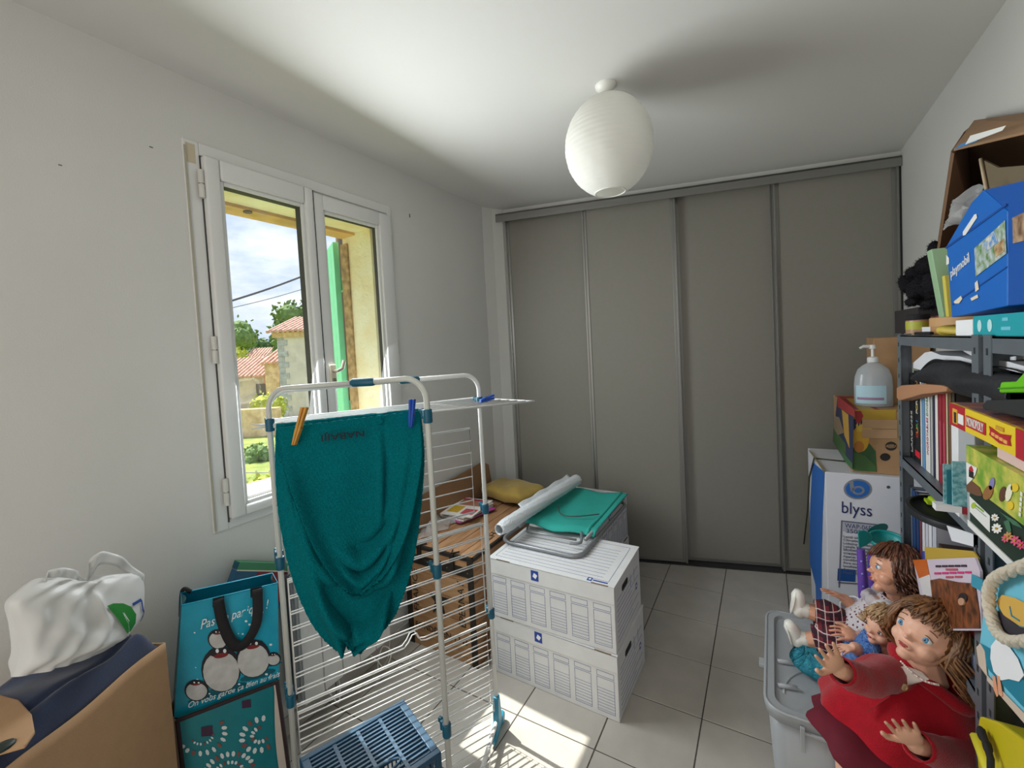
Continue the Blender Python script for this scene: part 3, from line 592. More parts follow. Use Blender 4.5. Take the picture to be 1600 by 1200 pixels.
# ---------------------------------------------------------------- drying rack
M_rack = mat('rack_white_enamel', (.70, .70, .685), .3, spec=.5)
M_rackg = mat('rack_grey_tube', srgb(196, 198, 192), .35, spec=.5)
M_pet = flat('petrol_plastic', 6, 84, 108, .45); M_petl = flat('light_blue_plastic', 44, 136, 168, .4)
P1, P2, P3, P4 = Vector((.436, .842, 0)), Vector((.889, 1.022, 0)), Vector((.742, 1.486, 0)), Vector((.404, .858, 0))
rk = thing('drying_rack', 'white folding tower clothes airer with petrol blue joints', 'drying rack', (.66, 1.1, 0))
def uframe(A, Bp, zt, r=.06, zb=.06, dz=0.):
    e = (Bp - A).normalized(); pts = [A + Vector((0, 0, zb))]
    pts += [A + e * (r - r * math.cos(a)) + Vector((0, 0, zt - r + r * math.sin(a))) for a in [k * PI / 16 for k in range(9)]]
    mid = A.lerp(Bp, .62) + Vector((0, 0, zt + dz * .62)); zt += dz
    q = [Bp - e * (r - r * math.cos(a)) + Vector((0, 0, zt - r + r * math.sin(a))) for a in [k * PI / 16 for k in range(8, -1, -1)]] + [Bp + Vector((0, 0, zb))]
    return pts + [mid], [mid] + q, mid, e
a, b, mid, e1 = uframe(P1, P2, 1.4245, dz=.012)
obj('front_frame', MB().tube(a, .0072, 10).tube(b, .0082, 10), M_rackg, rk, smooth=True)
obj('bar_connector', MB().tube([mid - e1 * .035, mid - e1 * .028, mid + e1 * .03, mid + e1 * .036], [.009, .0125, .0115, .009], 12), M_pet, rk, smooth='auto')
a, b, mid2, e2 = uframe(P4, P3, 1.413)
obj('rear_frame', MB().tube(a, .0072, 10).tube(b, .0082, 10), M_rack, rk, smooth=True)
obj('bar_connector', MB().tube([mid2 - e2 * .035, mid2 - e2 * .028, mid2 + e2 * .03, mid2 + e2 * .036], [.009, .0125, .0115, .009], 12), M_pet, rk, smooth='auto')
for (A, Bp) in ((P1, P4), (P2, P3)):
    d = (Bp - A).normalized(); obj('base_bar', MB().tube([A - d * .03 + Vector((0, 0, .055)), Bp + d * .03 + Vector((0, 0, .055))], .0085, 10), M_rack, rk, smooth=True)
    for Q, s_ in ((A, -1), (Bp, 1)):
        ft = obj('foot', MB().prism([Q + d * s_ * q + Vector((0, 0, z)) + d.cross(Vector((0, 0, 1))) * .012 for q, z in ((-.012, .15), (.012, .15), (.035, .03), (.03, .018), (-.07, .012), (-.075, .03), (-.02, .06))], -d.cross(Vector((0, 0, 1))) * .024), M_petl, rk, bev=.004)
        c = Q + d * s_ * .045 + Vector((0, 0, .024)); w_ = d.cross(Vector((0, 0, 1)))
        obj('wheel', MB().lathe([(.006, -.016), (.020, -.014), (.0235, -.006), (.0235, .006), (.020, .014), (.006, .016)], c, 18, w_.to_track_quat('Z', 'Y').to_matrix()), M_petl, ft, smooth='auto')
GL = Vector((.423, .866, 0)); GR = Vector((.720, 1.470, 0)); ge = (GR - GL).normalized(); gn = Vector((ge.y, -ge.x, 0))
WR = .0021
def wires(z0, z1, n, off, GLx=GL, GRx=GR, hook=False):
    c4 = [Q + gn * off + Vector((0, 0, z)) for Q, z in ((GLx, z0 - .004), (GLx, z1 + .004), (GRx, z1 + .004), (GRx, z0 - .004))]
    fr = obj('wire_grid_frame', MB().tube(c4 if not hook else [c4[3], c4[2], c4[1], c4[0]], .0027, 6, not hook), M_rack, rk, smooth=True)
    for k in range(n):
        z = z0 + (z1 - z0) * k / (n - 1); L = GLx + gn * (off + .003) + Vector((0, 0, z)); R = GRx + gn * (off + .003) + Vector((0, 0, z))
        if hook and k == 0: pts = [L, L.lerp(R, .50), L.lerp(R, .525) + Vector((0, 0, .014)), L.lerp(R, .545) + Vector((0, 0, .034)), L.lerp(R, .57) + Vector((0, 0, .034)), L.lerp(R, .59) + Vector((0, 0, .004)), L.lerp(R, .62) - Vector((0, 0, .002)), R]
        else: pts = [L, R]
        obj('wire', MB().tube(pts, WR, 6), M_rack, fr, smooth=True)
gl1 = GL - gn * .012 + ge * .01; gr1 = GR - gn * .012 - ge * .012
wires(.885, 1.205, 8, .0, gl1, gr1)
wires(.50, .84, 8, .012, hook=True); wires(.505, .845, 8, .036, hook=True)
wires(.125, .447, 9, .012); wires(.12, .44, 9, .036)
# top shelf
ZS = 1.31
tl1, tl2 = onz(424, 656, ZS), onz(432, 668, ZS); tr1, tr2 = onz(736, 622, ZS), onz(835, 627, ZS)
sf = obj('top_shelf_frame', MB().tube([tl1, tl2, tr2, tr1], .0032, 8, True), M_rack, rk, smooth=True)
for k in range(1, 8): obj('wire', MB().tube([tl1.lerp(tl2, k / 8), tr1.lerp(tr2, k / 8)], WR, 6), M_rack, sf, smooth=True)
for k in range(3): obj('wire', MB().tube([tl1.lerp(tr1, .25 + .25 * k) - Vector((0, 0, .004)), tl2.lerp(tr2, .25 + .25 * k) - Vector((0, 0, .004))], WR, 6), M_rack, sf, smooth=True)
for s_ in (-1, 1):
    p = Vector((P1.x, P1.y, ZS + .006)); q = p - CR * .055 + Vector((0, 0, -.004 - .007 * s_)); r_ = p + CR * .04 + Vector((0, 0, .008 * s_))
    obj('shelf_arm', MB().tube([r_, p, p.lerp(q, .5), q], [.004, .0065, .004, .001], 8), M_rackg, rk, smooth=True)
def clipb(P, px, py, s=1.):
    z = onv(px, py, P, P + CR).z
    obj('joint_clip', MB().lathe([(.0125 * s, -.019), (.0132 * s, -.016), (.0132 * s, .016), (.0125 * s, .019)], (P.x, P.y, z), 12).box((P.x - .016, P.y + .004, z + .004), (.014, .014, .026)).box((P.x - .028, P.y + .008, z + .012), (.012, .010, .014)), M_pet, rk, smooth='auto', bev=.002)
for P, px, py in ((P1, 418, 664), (P1, 431, 880), (P1, 447, 1094), (P2, 667, 650), (P2, 683, 892), (P2, 697, 1140), (P3, 752, 795), (P3, 766, 958), (P3, 746, 628), (P4, 440, 870), (P4, 460, 1082)): clipb(P, px, py)
# lower tier that carries the blue crate
lt = [GL + gn * .045 + Vector((0, 0, .112)), GR + gn * .045 - ge * .02 + Vector((0, 0, .112)), GR + gn * .33 - ge * .20 + Vector((0, 0, .112)), GL + gn * .33 + ge * -.02 + Vector((0, 0, .112))]
mb = obj('lower_shelf_frame', MB().tube(lt, .0034, 8, True), M_rack, rk, smooth=True)
for k in range(1, 9): obj('wire', MB().tube([lt[0].lerp(lt[3], k / 9), lt[1].lerp(lt[2], k / 9)], WR, 6), M_rack, mb, smooth=True)
# ---------------------------------------------------------------- towel
M_towel = mat('teal_plush', srgb(0, 120, 128), .95, noise=.35, nscale=320, bump=.5, bscale=320, col2=srgb(0, 92, 102), spec=.1)
T0 = (.492, .842); T1 = (.745, 1.188); tdir = Vector((T1[0] - T0[0], T1[1] - T0[1], 0)).normalized(); tn = Vector((tdir.y, -tdir.x, 0))
Lc = [(431, 664), (431, 720), (435, 790), (447, 860), (463, 915), (484, 962), (506, 992), (525, 1008)]
Rc = [(655, 640), (657, 690), (655, 745), (648, 810), (640, 865), (626, 915), (606, 960), (560, 1004)]
def pl_(c, v):
    x_ = v * (len(c) - 1); i = min(int(x_), len(c) - 2); t = x_ - i; a, b = c[i], c[i + 1]; pz, nx = c[max(i - 1, 0)], c[min(i + 2, len(c) - 1)]
    return tuple(.5 * (2 * a[k] + (b[k] - pz[k]) * t + (2 * pz[k] - 5 * a[k] + 4 * b[k] - nx[k]) * t * t + (3 * a[k] - pz[k] - 3 * b[k] + nx[k]) * t ** 3) for k in (0, 1))
def sst(a, b, x): t = max(0, min(1, (x - a) / (b - a))); return t * t * (3 - 2 * t)
def gauss(x, w): return math.exp(-(x / w) ** 2)
def tow(u, v):
    a = pl_(Lc, v); b = pl_(Rc, v); px = a[0] + (b[0] - a[0]) * u; py = a[1] + (b[1] - a[1]) * u + 16 * math.sin(PI * u) * v * (1 - v)
    p = onv(px, py, T0, T1)
    d = .0
    d += 0.0418 * gauss(u - (.13 + .10 * v), .085) * sst(.03, .25, v)             # rolled left edge
    d += 0.0380 * gauss(u - (.90 - .16 * v), .07) * sst(.03, .3, v)               # rolled right edge
    d -= 0.0304 * gauss(u - (.30 + .14 * v), .05) * sst(.08, .4, v)               # groove beside the left roll
    s1 = v - .30 * (1 - (2 * (u - .08) - 1) ** 2) - .10
    d += 0.0494 * gauss(s1 - .22, .055) * sst(.15, .35, u) * (1 - sst(.80, .98, u)) # swag
    d -= 0.0380 * gauss(s1 - .33, .045) * sst(.2, .4, u) * (1 - sst(.75, .95, u))
    d += 0.0570 * gauss(s1 - .46, .08) * sst(.12, .35, u) * (1 - sst(.75, .95, u))
    d -= 0.0342 * gauss(s1 - .04, .05) * sst(.35, .6, u) * (1 - sst(.8, .98, u))
    d += 0.0190 * gauss(u - .74, .03) * (1 - sst(.25, .55, v)) - .008 * gauss(u - .66, .03) * (1 - sst(.25, .5, v))
    d += .010 * v - .03 * (1 - v) ** 14
    d += .0012 * math.sin(u * 151 + v * 40) * math.sin(v * 173 - u * 31)
    return p + tn * (d + .014)
tw = thing('towel', 'teal plush towel pegged on the drying rack', 'towel', (T0[0], T0[1], .67))
me_t = obj('front_drop', MB().grid(tow, 120, 150), M_towel, tw, smooth=True, solid=.005)
obj('back_drop', MB().grid(lambda u, v: onv(*[pl_(Lc, 0)[k] + (pl_(Rc, 0)[k] - pl_(Lc, 0)[k]) * u for k in (0, 1)], T0, T1) + tn * (-.012 - .012 * (1 - math.cos(min(v * 6, PI))) / 2 + .006 * math.sin(u * 22)) - Vector((0, 0, .25 * v)), 50, 30), M_towel, tw, smooth=True, solid=.005)
def layer(Lq, Rq, off, fn):
    def f(u, v):
        a = pl_(Lq, v); b = pl_(Rq, v); px = a[0] + (b[0] - a[0]) * u; py = a[1] + (b[1] - a[1]) * u + 10 * math.sin(PI * u) * v * (1 - v)
        return onv(px, py, T0, T1) + tn * (.014 + (off + fn(u, v)) * sst(0, .22, v) + .0012 * math.sin(u * 151 + v * 40) * math.sin(v * 173 - u * 31))
    return f
def rim(u, v): return max(gauss(u, .07), gauss(1 - u, .07), gauss(1 - v, .07))
tow2 = layer([(433, 674), (447, 735), (462, 800), (480, 862), (500, 915), (518, 955), (534, 984), (548, 998)], [(656, 642), (658, 690), (656, 745), (650, 808), (641, 864), (627, 914), (606, 958), (562, 1003)], .026, lambda u, v: .012 * rim(u, v) + .006 * math.sin(u * 9 - v * 5) * math.sin(PI * u))
def fold3(u, v):
    d = .020 * rim(u, v) - .022 * math.sin(PI * u) * math.sin(PI * min(1, v * 1.15)) ** .8
    s1 = v - .26 * math.sin(PI * u)
    d += .022 * gauss(s1 - .42, .05) * sst(.15, .4, u) * (1 - sst(.7, .92, u)) - .020 * gauss(s1 - .34, .035) * sst(.3, .5, u) * (1 - sst(.7, .9, u))
    d += .020 * gauss(s1 - .58, .06) * sst(.1, .3, u) * (1 - sst(.75, .95, u)) - .014 * gauss(s1 - .50, .03) * sst(.15, .4, u) * (1 - sst(.7, .9, u))
    d += .010 * gauss(u - .70, .025) * (1 - sst(.35, .5, v)) - .012 * gauss(u - .745, .03) * (1 - sst(.35, .55, v)) + .010 * gauss(u - .90 + .1 * v, .04)
    d += .010 * math.sin(u * 16 + v * 6) * (1 - v) * .4
    return d
tow3 = layer([(432, 668), (448, 722), (463, 768), (480, 812), (500, 852), (520, 882), (538, 899), (548, 905)], [(655, 641), (652, 690), (646, 735), (638, 778), (626, 820), (608, 858), (588, 884), (562, 903)], .062, fold3)
obj('hood_layer', MB().grid(tow2, 110, 130), M_towel, tw, smooth=True, solid=.006)
obj('front_swag', MB().grid(tow3, 120, 130), M_towel, tw, smooth=True, solid=.007)
rnd = random.Random(5); mb = MB(); vs_, fs_ = [], []
for k in range(42000):
    u, v = rnd.random(), rnd.random()
    if k % 5 == 0: u = rnd.choice((0., 1.)) + rnd.uniform(-.012, .012); u = min(1, max(0, u))
    if k % 9 == 1: v = 1.
    p = (tow, tow2, tow3, tow3)[k % 4 if k % 4 else (k // 4) % 4](u, v); d = (tn + Vector((rnd.gauss(0, .6), rnd.gauss(0, .6), rnd.gauss(0, .6)))).normalized() * rnd.uniform(.003, .007); s_ = Vector((rnd.gauss(0, 1), rnd.gauss(0, 1), rnd.gauss(0, 1))).normalized() * .0009
    i = len(vs_); vs_ += [p - s_, p + s_, p + d]; fs_.append((i, i + 1, i + 2))
mb.add(vs_, fs_); obj('pile', mb, M_towel, tw, kind='stuff')
tc_ = onv(535, 676, T0, T1) + tn * .045
M_inkt = flat('towel_ink', 14, 34, 46, .8)
text('lettering', 'NABAIJI', .026, tc_ + tn * .004, -tdir, (0, 0, -1), M_inkt, tw, fit=.118, bold=.0004, extrude=.001)
sn_ = onv(592, 657, T0, T1) + tn * .026
obj('snap_button', MB().lathe([(.009, 0), (.0095, .002), (.007, .004), (.003, .003)], sn_, 16, tn.to_track_quat('Z', 'Y').to_matrix()), M_towel, tw, smooth='auto')
# ---------------------------------------------------------------- pegs
def peg(label, top, bot, P, N, m, open_=.010, L=None):
    a = Vector(top); b = Vector(bot); ax = (b - a); L = ax.length; ax.normalize(); N = Vector(N).normalized(); sd = ax.cross(N).normalized()
    T = thing('clothes_peg', label, 'clothes peg', b)
    for s_ in (-1, 1):
        o1 = N * s_
        obj('jaw', MB().prism([a + o1 * (open_ + .004), a + o1 * (open_ - .003), a.lerp(b, .55) + o1 * .0006, b + o1 * .0006, b + o1 * .0052, a.lerp(b, .6) + o1 * .0085, a.lerp(b, .3) + o1 * .0085], sd * .012), m, T, bev=.001)
    c = a.lerp(b, .55) + sd * .005
    obj('spring', MB().tube([c + sd * (.007 * math.cos(t)) * 0 + N * .0085 * math.cos(t) + ax * .0085 * math.sin(t) + sd * (-.006 + .012 * t / (6 * PI)) for t in [k * 6 * PI / 48 for k in range(49)]], .0009, 6), flat('spring_steel', 70, 66, 62, .35, metal=.7), T, smooth=True)
M_pegw = mat('peg_wood', srgb(206, 148, 60), .6, noise=.2, nscale=40); M_pegb = flat('peg_blue_plastic', 24, 78, 178, .35)
q = tn * .042
peg('yellow wooden peg clipped near the towel lettering', onv(479, 634, T0, T1) + q, onv(463, 691, T0, T1) + q, T0, (tn * .55 + tdir * .85), M_pegw, .006)
peg('blue plastic peg clipped on the end of the towel', onv(642, 622, T0, T1) + q, onv(640, 664, T0, T1) + q, T0, (tn * .7 + tdir * .7), M_pegb, .006)
p_ = onz(752, 627, ZS + .007); peg('blue peg lying on the top wires of the rack', onz(773, 620, ZS + .016), p_, T0, (0, 0, 1), M_pegb, .005)
# ---------------------------------------------------------------- blue crate
M_bcr = mat('blue_crate_plastic', srgb(28, 68, 96), .4, spec=.5)
F0 = onz(630, 1092, .362); L0 = onz(468, 1184, .362); R0 = onz(677, 1150, .362)
ea = (L0 - F0); la = ea.length; ea.normalize(); eb = Vector((-ea.y, ea.x, 0)); eb = eb if eb.dot(R0 - F0) > 0 else -eb; lb, hh = .25, .245
bc = thing('folding_crate', 'blue slotted plastic crate tipped on its side in the rack', 'crate', F0 + Vector((0, 0, -hh)) + ea * la / 2 + eb * lb / 2)
Mx = Matrix(((ea.x, eb.x, 0, F0.x), (ea.y, eb.y, 0, F0.y), (0, 0, 1, F0.z - hh), (0, 0, 0, 1)))
def lmb(): m_ = MB(); m_.M = Mx; return m_
obj('rim', frame_rect(lmb(), 0, .0, 0, 0, 0, 0, 0, 0, 0, 0) if False else lmb().span((0, 0, hh - .016), (la, .018, hh)).span((0, lb - .018, hh - .016), (la, lb, hh)).span((0, .018, hh - .016), (.022, lb - .018, hh)).span((la - .022, .018, hh - .016), (la, lb - .018, hh)), M_bcr, bc, bev=.002)
obj('base_rim', lmb().span((0, 0, 0), (la, .014, .014)).span((0, lb - .014, 0), (la, lb, .014)).span((0, .014, 0), (.014, lb - .014, .014)).span((la - .014, .014, 0), (la, lb - .014, .014)), M_bcr, bc, bev=.002)
m_ = lmb(); nr = 15
for k in range(nr):
    yv = .024 + k * (lb - .05) / (nr - 1)
    if k in (11, 12): m_.span((.022, yv - .0025, hh - .012), (la * .30, yv + .0025, hh - .004)).span((la * .72, yv - .0025, hh - .012), (la - .022, yv + .0025, hh - .004))
    else: m_.span((.022, yv - .0028, hh - .012), (la - .022, yv + .0028, hh - .004))
for k in range(1, 4): m_.span((.022 + (la - .044) * k / 4 - .005, .018, hh - .013), (.022 + (la - .044) * k / 4 + .005, lb - .018, hh - .003))
obj('slotted_side', m_, M_bcr, bc)
obj('handle_rim', (lambda q: q.tube([(la * .30 + (la * .42) * (.5 - .5 * math.cos(t)) , lb - .062 + .017 * math.sin(t), hh - .006) for t in [k * PI / 8 for k in range(16)]], .004, 6, True))(lmb()), M_bcr, bc, smooth=True)
m_ = lmb()
for k in range(22): m_.span((.012 + k * (la - .024) / 21 - .002, .004, .014), (.012 + k * (la - .024) / 21 + .002, .009, hh - .016)).span((.012 + k * (la - .024) / 21 - .002, lb - .009, .014), (.012 + k * (la - .024) / 21 + .002, lb - .004, hh - .016))
for z in (.07, .14): m_.span((0, .003, z), (la, .010, z + .008)).span((0, lb - .010, z), (la, lb - .003, z + .008))
obj('slotted_wall', m_, M_bcr, bc)
m_ = lmb()
for k in range(14): m_.span((.004, .01 + k * (lb - .02) / 13 - .003, .014), (.009, .01 + k * (lb - .02) / 13 + .003, hh - .016)).span((la - .009, .01 + k * (lb - .02) / 13 - .003, .014), (la - .004, .01 + k * (lb - .02) / 13 + .003, hh - .016))
for z in (.05, .10, .15): m_.span((.003, 0, z), (.010, lb, z + .012)).span((la - .010, 0, z), (la - .003, lb, z + .012))
obj('slotted_end', m_, M_bcr, bc)
obj('crate_bottom', lmb().span((.012, .012, .0), (la - .012, lb - .012, .004)), M_bcr, bc)
for (a_, b_) in ((0, 0), (la, 0), (0, lb), (la, lb)): obj('corner_post', lmb().box((a_ + (.008 if a_ == 0 else -.008), b_ + (.008 if b_ == 0 else -.008), hh / 2), (.018, .018, hh - .002)), M_bcr, bc, bev=.003)
# ---------------------------------------------------------------- beige storage bag with navy lid
M_beige = mat('beige_canvas', srgb(176, 140, 104), .85, noise=.06, nscale=30, bump=.08, bscale=300)
M_navy = mat('navy_cloth', srgb(30, 44, 76), .85, noise=.15, nscale=20, bump=.08, bscale=200, sheen=.3)
HZ = .755
h1 = onz(257, 1003, HZ); h2 = onz(48, 1172, HZ)
hd_ = (h1 - h2); hl = hd_.length; hd_.normalize(); hn = Vector((-hd_.y, hd_.x, 0))     # towards the wall
hn = hn if hn.x < 0 else -hn
h1 = h1 - hd_ * .0; h0 = h2 - hd_ * .10; hw = min(.24, (h1.x - .02) / max(.2, -hn.x))
hp = thing('storage_hamper', 'beige canvas hamper with a navy cloth top beside the wall', 'hamper', Vector(((h1.x + h0.x) / 2, (h1.y + h0.y) / 2, 0)))
def hpt(a, b, z): return h0 + hd_ * ((hl + .10) * a) + hn * (hw * b) + Vector((0, 0, z - HZ))
def hside(u, v):                                       # closed wall ring
    t = u * 4; k = int(t) % 4; f = t - int(t)
    a, b = [(f, 0), (1, f), (1 - f, 1), (0, 1 - f)][k]
    p = hpt(a, b, HZ * v); c = hpt(.5, .5, HZ * v); q = (p - c); q.z = 0
    bulge = 1 + .05 * math.sin(PI * v) * (.6 + .4 * math.sin(a * 5 + b * 3)); bulge -= .05 * (1 - 4 * (f - .5) ** 2 if False else 0)
    return c + q * bulge + Vector((0, 0, .004 * math.sin(u * 40) * v))
obj('canvas_body', MB().grid(hside, 96, 30, True), M_beige, hp, smooth='auto', solid=.004)
obj('hamper_bottom', MB().prism([hpt(.02, .02, .004), hpt(.98, .02, .004), hpt(.98, .98, .004), hpt(.02, .98, .004)], (0, 0, .004)), M_beige, hp)
def navy(u, v):
    a = .012 + .976 * u; b = .02 + .96 * v; e_ = (sst(0, .10, u) * sst(0, .10, 1 - u)) * (sst(0, .12, v) * sst(0, .12, 1 - v))
    return hpt(a, b, HZ - .012 + .058 * e_ ** .6 + .006 * math.sin(a * 14 + b * 5) * e_ - .010 * gauss(b - .22 - .04 * math.sin(a * 7), .03) * e_)
obj('navy_top', MB().grid(navy, 60, 40), M_navy, hp, smooth=True, solid=.004)
fl_ = [(-60, 1085), (0, 1090), (30, 1098), (50, 1120), (55, 1148), (40, 1170), (5, 1180), (-60, 1200)]
obj('canvas_flap', MB().prism([onz(a, b, HZ + .048) for a, b in fl_], (0, 0, .008)), M_beige, hp, bev=.003)
obj('buckle', MB().ell(onz(2, 1168, HZ + .058), (.016, .02, .006), 12, 8), flat('dark_green_buckle', 22, 34, 28, .5), hp, smooth=True)
# ---------------------------------------------------------------- white plastic bag
M_bag = bpy.data.materials.new('white_plastic_bag'); M_bag.use_nodes = True; MATS['white_plastic_bag'] = M_bag
t = M_bag.node_tree; p = t.nodes['Principled BSDF']; p.inputs['Base Color'].default_value = (.80, .80, .79, 1); p.inputs['Roughness'].default_value = .35
d2 = nn(t, 'ShaderNodeBsdfTranslucent'); d2.inputs[0].default_value = (.82, .82, .80, 1); mx = nn(t, 'ShaderNodeMixShader'); mx.inputs[0].default_value = .3
t.links.new(p.outputs[0], mx.inputs[1]); t.links.new(d2.outputs[0], mx.inputs[2]); t.links.new(mx.outputs[0], t.nodes['Material Output'].inputs[0])
ba = hpt(.30, .28, 0); bb = hpt(1.0, .28, 0); bn = -hn
BL_ = [(20, 1058), (30, 1020), (24, 980), (14, 945), (30, 924), (50, 908), (62, 903)]
BR_ = [(178, 1006), (196, 985), (216, 962), (221, 930), (221, 908), (219, 900), (214, 895)]
def bagf(side):
    def f(u, v):
        a = pl_(BL_, v); b = pl_(BR_, v); px = a[0] + (b[0] - a[0]) * u; py = a[1] + (b[1] - a[1]) * u + 9 * gauss(u - .42, .16) * sst(.70, 1, v) + (14 if v < .02 else 0) * math.sin(PI * u) * .4
        p = onv(px, py, ba, bb); e_ = math.sin(PI * min(1, max(0, u))) ** .35
        th = (.050 * (1 - v) + .018) * e_ * (.35 + .65 * sst(0, .12, v))
        th += (.008 * math.sin(u * 17 + v * 9) * math.sin(v * 13 - u * 6) + .006 * math.sin(u * 33 - v * 21) + .012 * gauss(u - .55 + .25 * (v - .5), .03) - .014 * gauss(u - .35 - .3 * v, .05)) * e_ * (1 - .5 * v) * (.75 - .60 * sst(.50, .72, u))
        return p + bn * th * side
    return f
bg = thing('plastic_bag', 'white plastic carrier bag with a green leaf logo on the hamper', 'bag', onv(110, 1030, ba, bb))
obj('bag_front', MB().grid(bagf(1), 70, 60), M_bag, bg, smooth=True)
obj('bag_back', MB().grid(bagf(-1), 70, 60), M_bag, bg, smooth=True)
for pts, k in ((((127, 906), (133, 878), (149, 862), (172, 865), (194, 878), (217, 897)), 1), (((60, 905), (72, 891), (94, 887), (113, 893), (126, 908)), 1), (((74, 912), (80, 899), (100, 897), (116, 908)), -1)):
    c = [onv(a, b, ba, bb) + bn * .012 * k for a, b in bez([(a, b, 0) for a, b in pts], 24) for a, b in [(a, b)]] if False else [onv(q.x, q.y, ba, bb) + bn * .012 * k for q in bez([(a, b, 0) for a, b in pts], 24)]
    mb = MB(); n_ = len(c)
    mb.grid(lambda u, v: c[min(n_ - 1, int(round(u * (n_ - 1))))] + Vector((0, 0, -.034 * v)) + bn * (.004 * math.sin(u * 20 + v * 3)), n_ - 1, 4)
    obj('bag_handle', mb, M_bag, bg, smooth=True, solid=.0008)
def decal(name, pts, plane, m, parent, off=.001, th=.0006, surf=None):
    A_, B_ = plane; e_ = Vector((B_[0] - A_[0], B_[1] - A_[1], 0)).normalized(); n_ = Vector((e_.y, -e_.x, 0))
    if n_.dot(CP - Vector((A_[0], A_[1], CP.z))) < 0: n_ = -n_
    return obj(name, MB().prism([onv(x_, y_, A_, B_) + n_ * off for x_, y_ in pts], n_ * th), m, parent)
def on_bag(px, py):                                    # nearest bag-front point for a pixel
    best = None
    for i in range(0, 71):
        for j in range(0, 61): pass
    return best
f1 = bagf(1)
def uvbag(px, py):
    v = .5
    for _ in range(30):
        a = pl_(BL_, v); b = pl_(BR_, v); u = (px - a[0]) / (b[0] - a[0]); yy = a[1] + (b[1] - a[1]) * u + 9 * gauss(u - .42, .16) * sst(.70, 1, v); v += (yy - py) / 260; v = min(.98, max(.02, v))
    return min(.99, max(.01, u)), v
def bagprint(name, pts, m):
    cx = sum(p[0] for p in pts) / len(pts); cy = sum(p[1] for p in pts) / len(pts); mb = MB(); n_ = len(pts); rings = 10; vs_ = []
    for r in range(rings + 1):
        for (x_, y_) in pts: vs_.append(f1(*uvbag(cx + (x_ - cx) * r / rings, cy + (y_ - cy) * r / rings)) + bn * .0032)
    mb.add(vs_, [(r * n_ + k, r * n_ + (k + 1) % n_, (r + 1) * n_ + (k + 1) % n_, (r + 1) * n_ + k) for r in range(rings) for k in range(n_)])
    return obj(name, mb, m, bg, smooth=True)
M_leafg = flat('logo_green', 30, 128, 44, .5); M_logob = flat('logo_blue', 44, 76, 150, .5)
bagprint('leaf_logo', [(137, 947), (150, 943), (168, 943), (182, 948), (190, 960), (189, 974), (180, 986), (172, 990), (163, 980), (152, 966)], M_leafg)
bagprint('leaf_vein', [(163, 954), (167, 956), (175, 970), (177, 986), (179, 995), (176, 994), (173, 976), (168, 962)], M_bag)
for pts in ([(185, 943), (203, 935), (205, 939), (186, 947)], [(202, 936), (206, 938), (210, 952), (206, 953)], [(207, 948), (214, 955), (213, 960), (205, 953)], [(213, 955), (216, 962), (206, 972), (205, 967)]): bagprint('blue_logo', pts, M_logob)
# ---------------------------------------------------------------- penguin tote
M_cyan = mat('cyan_tote_film', srgb(22, 158, 188), .3, noise=.12, nscale=16, bump=.15, bscale=40, spec=.5)
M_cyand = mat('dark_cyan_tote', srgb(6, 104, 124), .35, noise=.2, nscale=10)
M_black = mat('black_webbing', srgb(24, 22, 26), .8, bump=.2, bscale=400)
TA, TB = (.205, .645), (.300, .900)
te = Vector((TB[0] - TA[0], TB[1] - TA[1], 0)).normalized(); tq = Vector((te.y, -te.x, 0))
pt = thing('penguin_tote', 'cyan shopping bag printed with penguins', 'bag', Vector((.19, .78, .46)))
q4 = [onv(a, b, TA, TB) for a, b in ((272, 1122), (436, 1062), (434, 911), (284, 946))]
def quad(u, v): return (q4[0].lerp(q4[1], u)).lerp(q4[3].lerp(q4[2], u), v)
def tfront(u, v): return quad(u, v) + tq * (.012 * math.sin(PI * u) * math.sin(PI * v) + .0025 * math.sin(u * 13 + v * 7) * math.sin(v * 17) * math.sin(PI * u))
bk = -tq * .115
obj('front_panel', MB().grid(tfront, 50, 40), M_cyan, pt, smooth=True)
obj('back_panel', MB().grid(lambda u, v: quad(u, v) + bk * (1 - .25 * v), 20, 20), M_cyand, pt, smooth=True)
for u0 in (0, 1): obj('side_panel', MB().grid(lambda u, v: quad(u0, v) + bk * u * (1 - .25 * v) + te * (-.012 if u0 == 0 else .012) * -math.sin(PI * u) * v, 14, 20), M_cyand, pt, smooth=True)
obj('bottom_panel', MB().grid(lambda u, v: quad(u, 0) + bk * v, 10, 4), M_cyand, pt)
obj('rim_edge', MB().tube([quad(0, 1) + bk * .75, quad(0, 1), quad(1, 1), quad(1, 1) + bk * .75], .0022, 6, True), M_cyan, pt, smooth=True)
def uvt(px, py):
    P = onv(px, py, TA, TB); u, v = .5, .5
    for _ in range(40):
        Q = quad(u, v); d = P - Q; du = quad(u + .01, v) - quad(u - .01, v); dv = quad(u, v + .01) - quad(u, v - .01)
        u += d.dot(du) / du.dot(du) * .02; v += d.dot(dv) / dv.dot(dv) * .02
    return u, v
def tprint(name, pts, m, par, off=.0015, rings=3):
    cx = sum(p[0] for p in pts) / len(pts); cy = sum(p[1] for p in pts) / len(pts); n_ = len(pts); vs_ = []
    for r in range(rings + 1):
        for (x_, y_) in pts: vs_.append(tfront(*uvt(cx + (x_ - cx) * r / rings, cy + (y_ - cy) * r / rings)) + tq * off)
    return obj(name, MB().add(vs_, [(r * n_ + k, r * n_ + (k + 1) % n_, (r + 1) * n_ + (k + 1) % n_, (r + 1) * n_ + k) for r in range(rings) for k in range(n_)]), m, par, smooth=True)
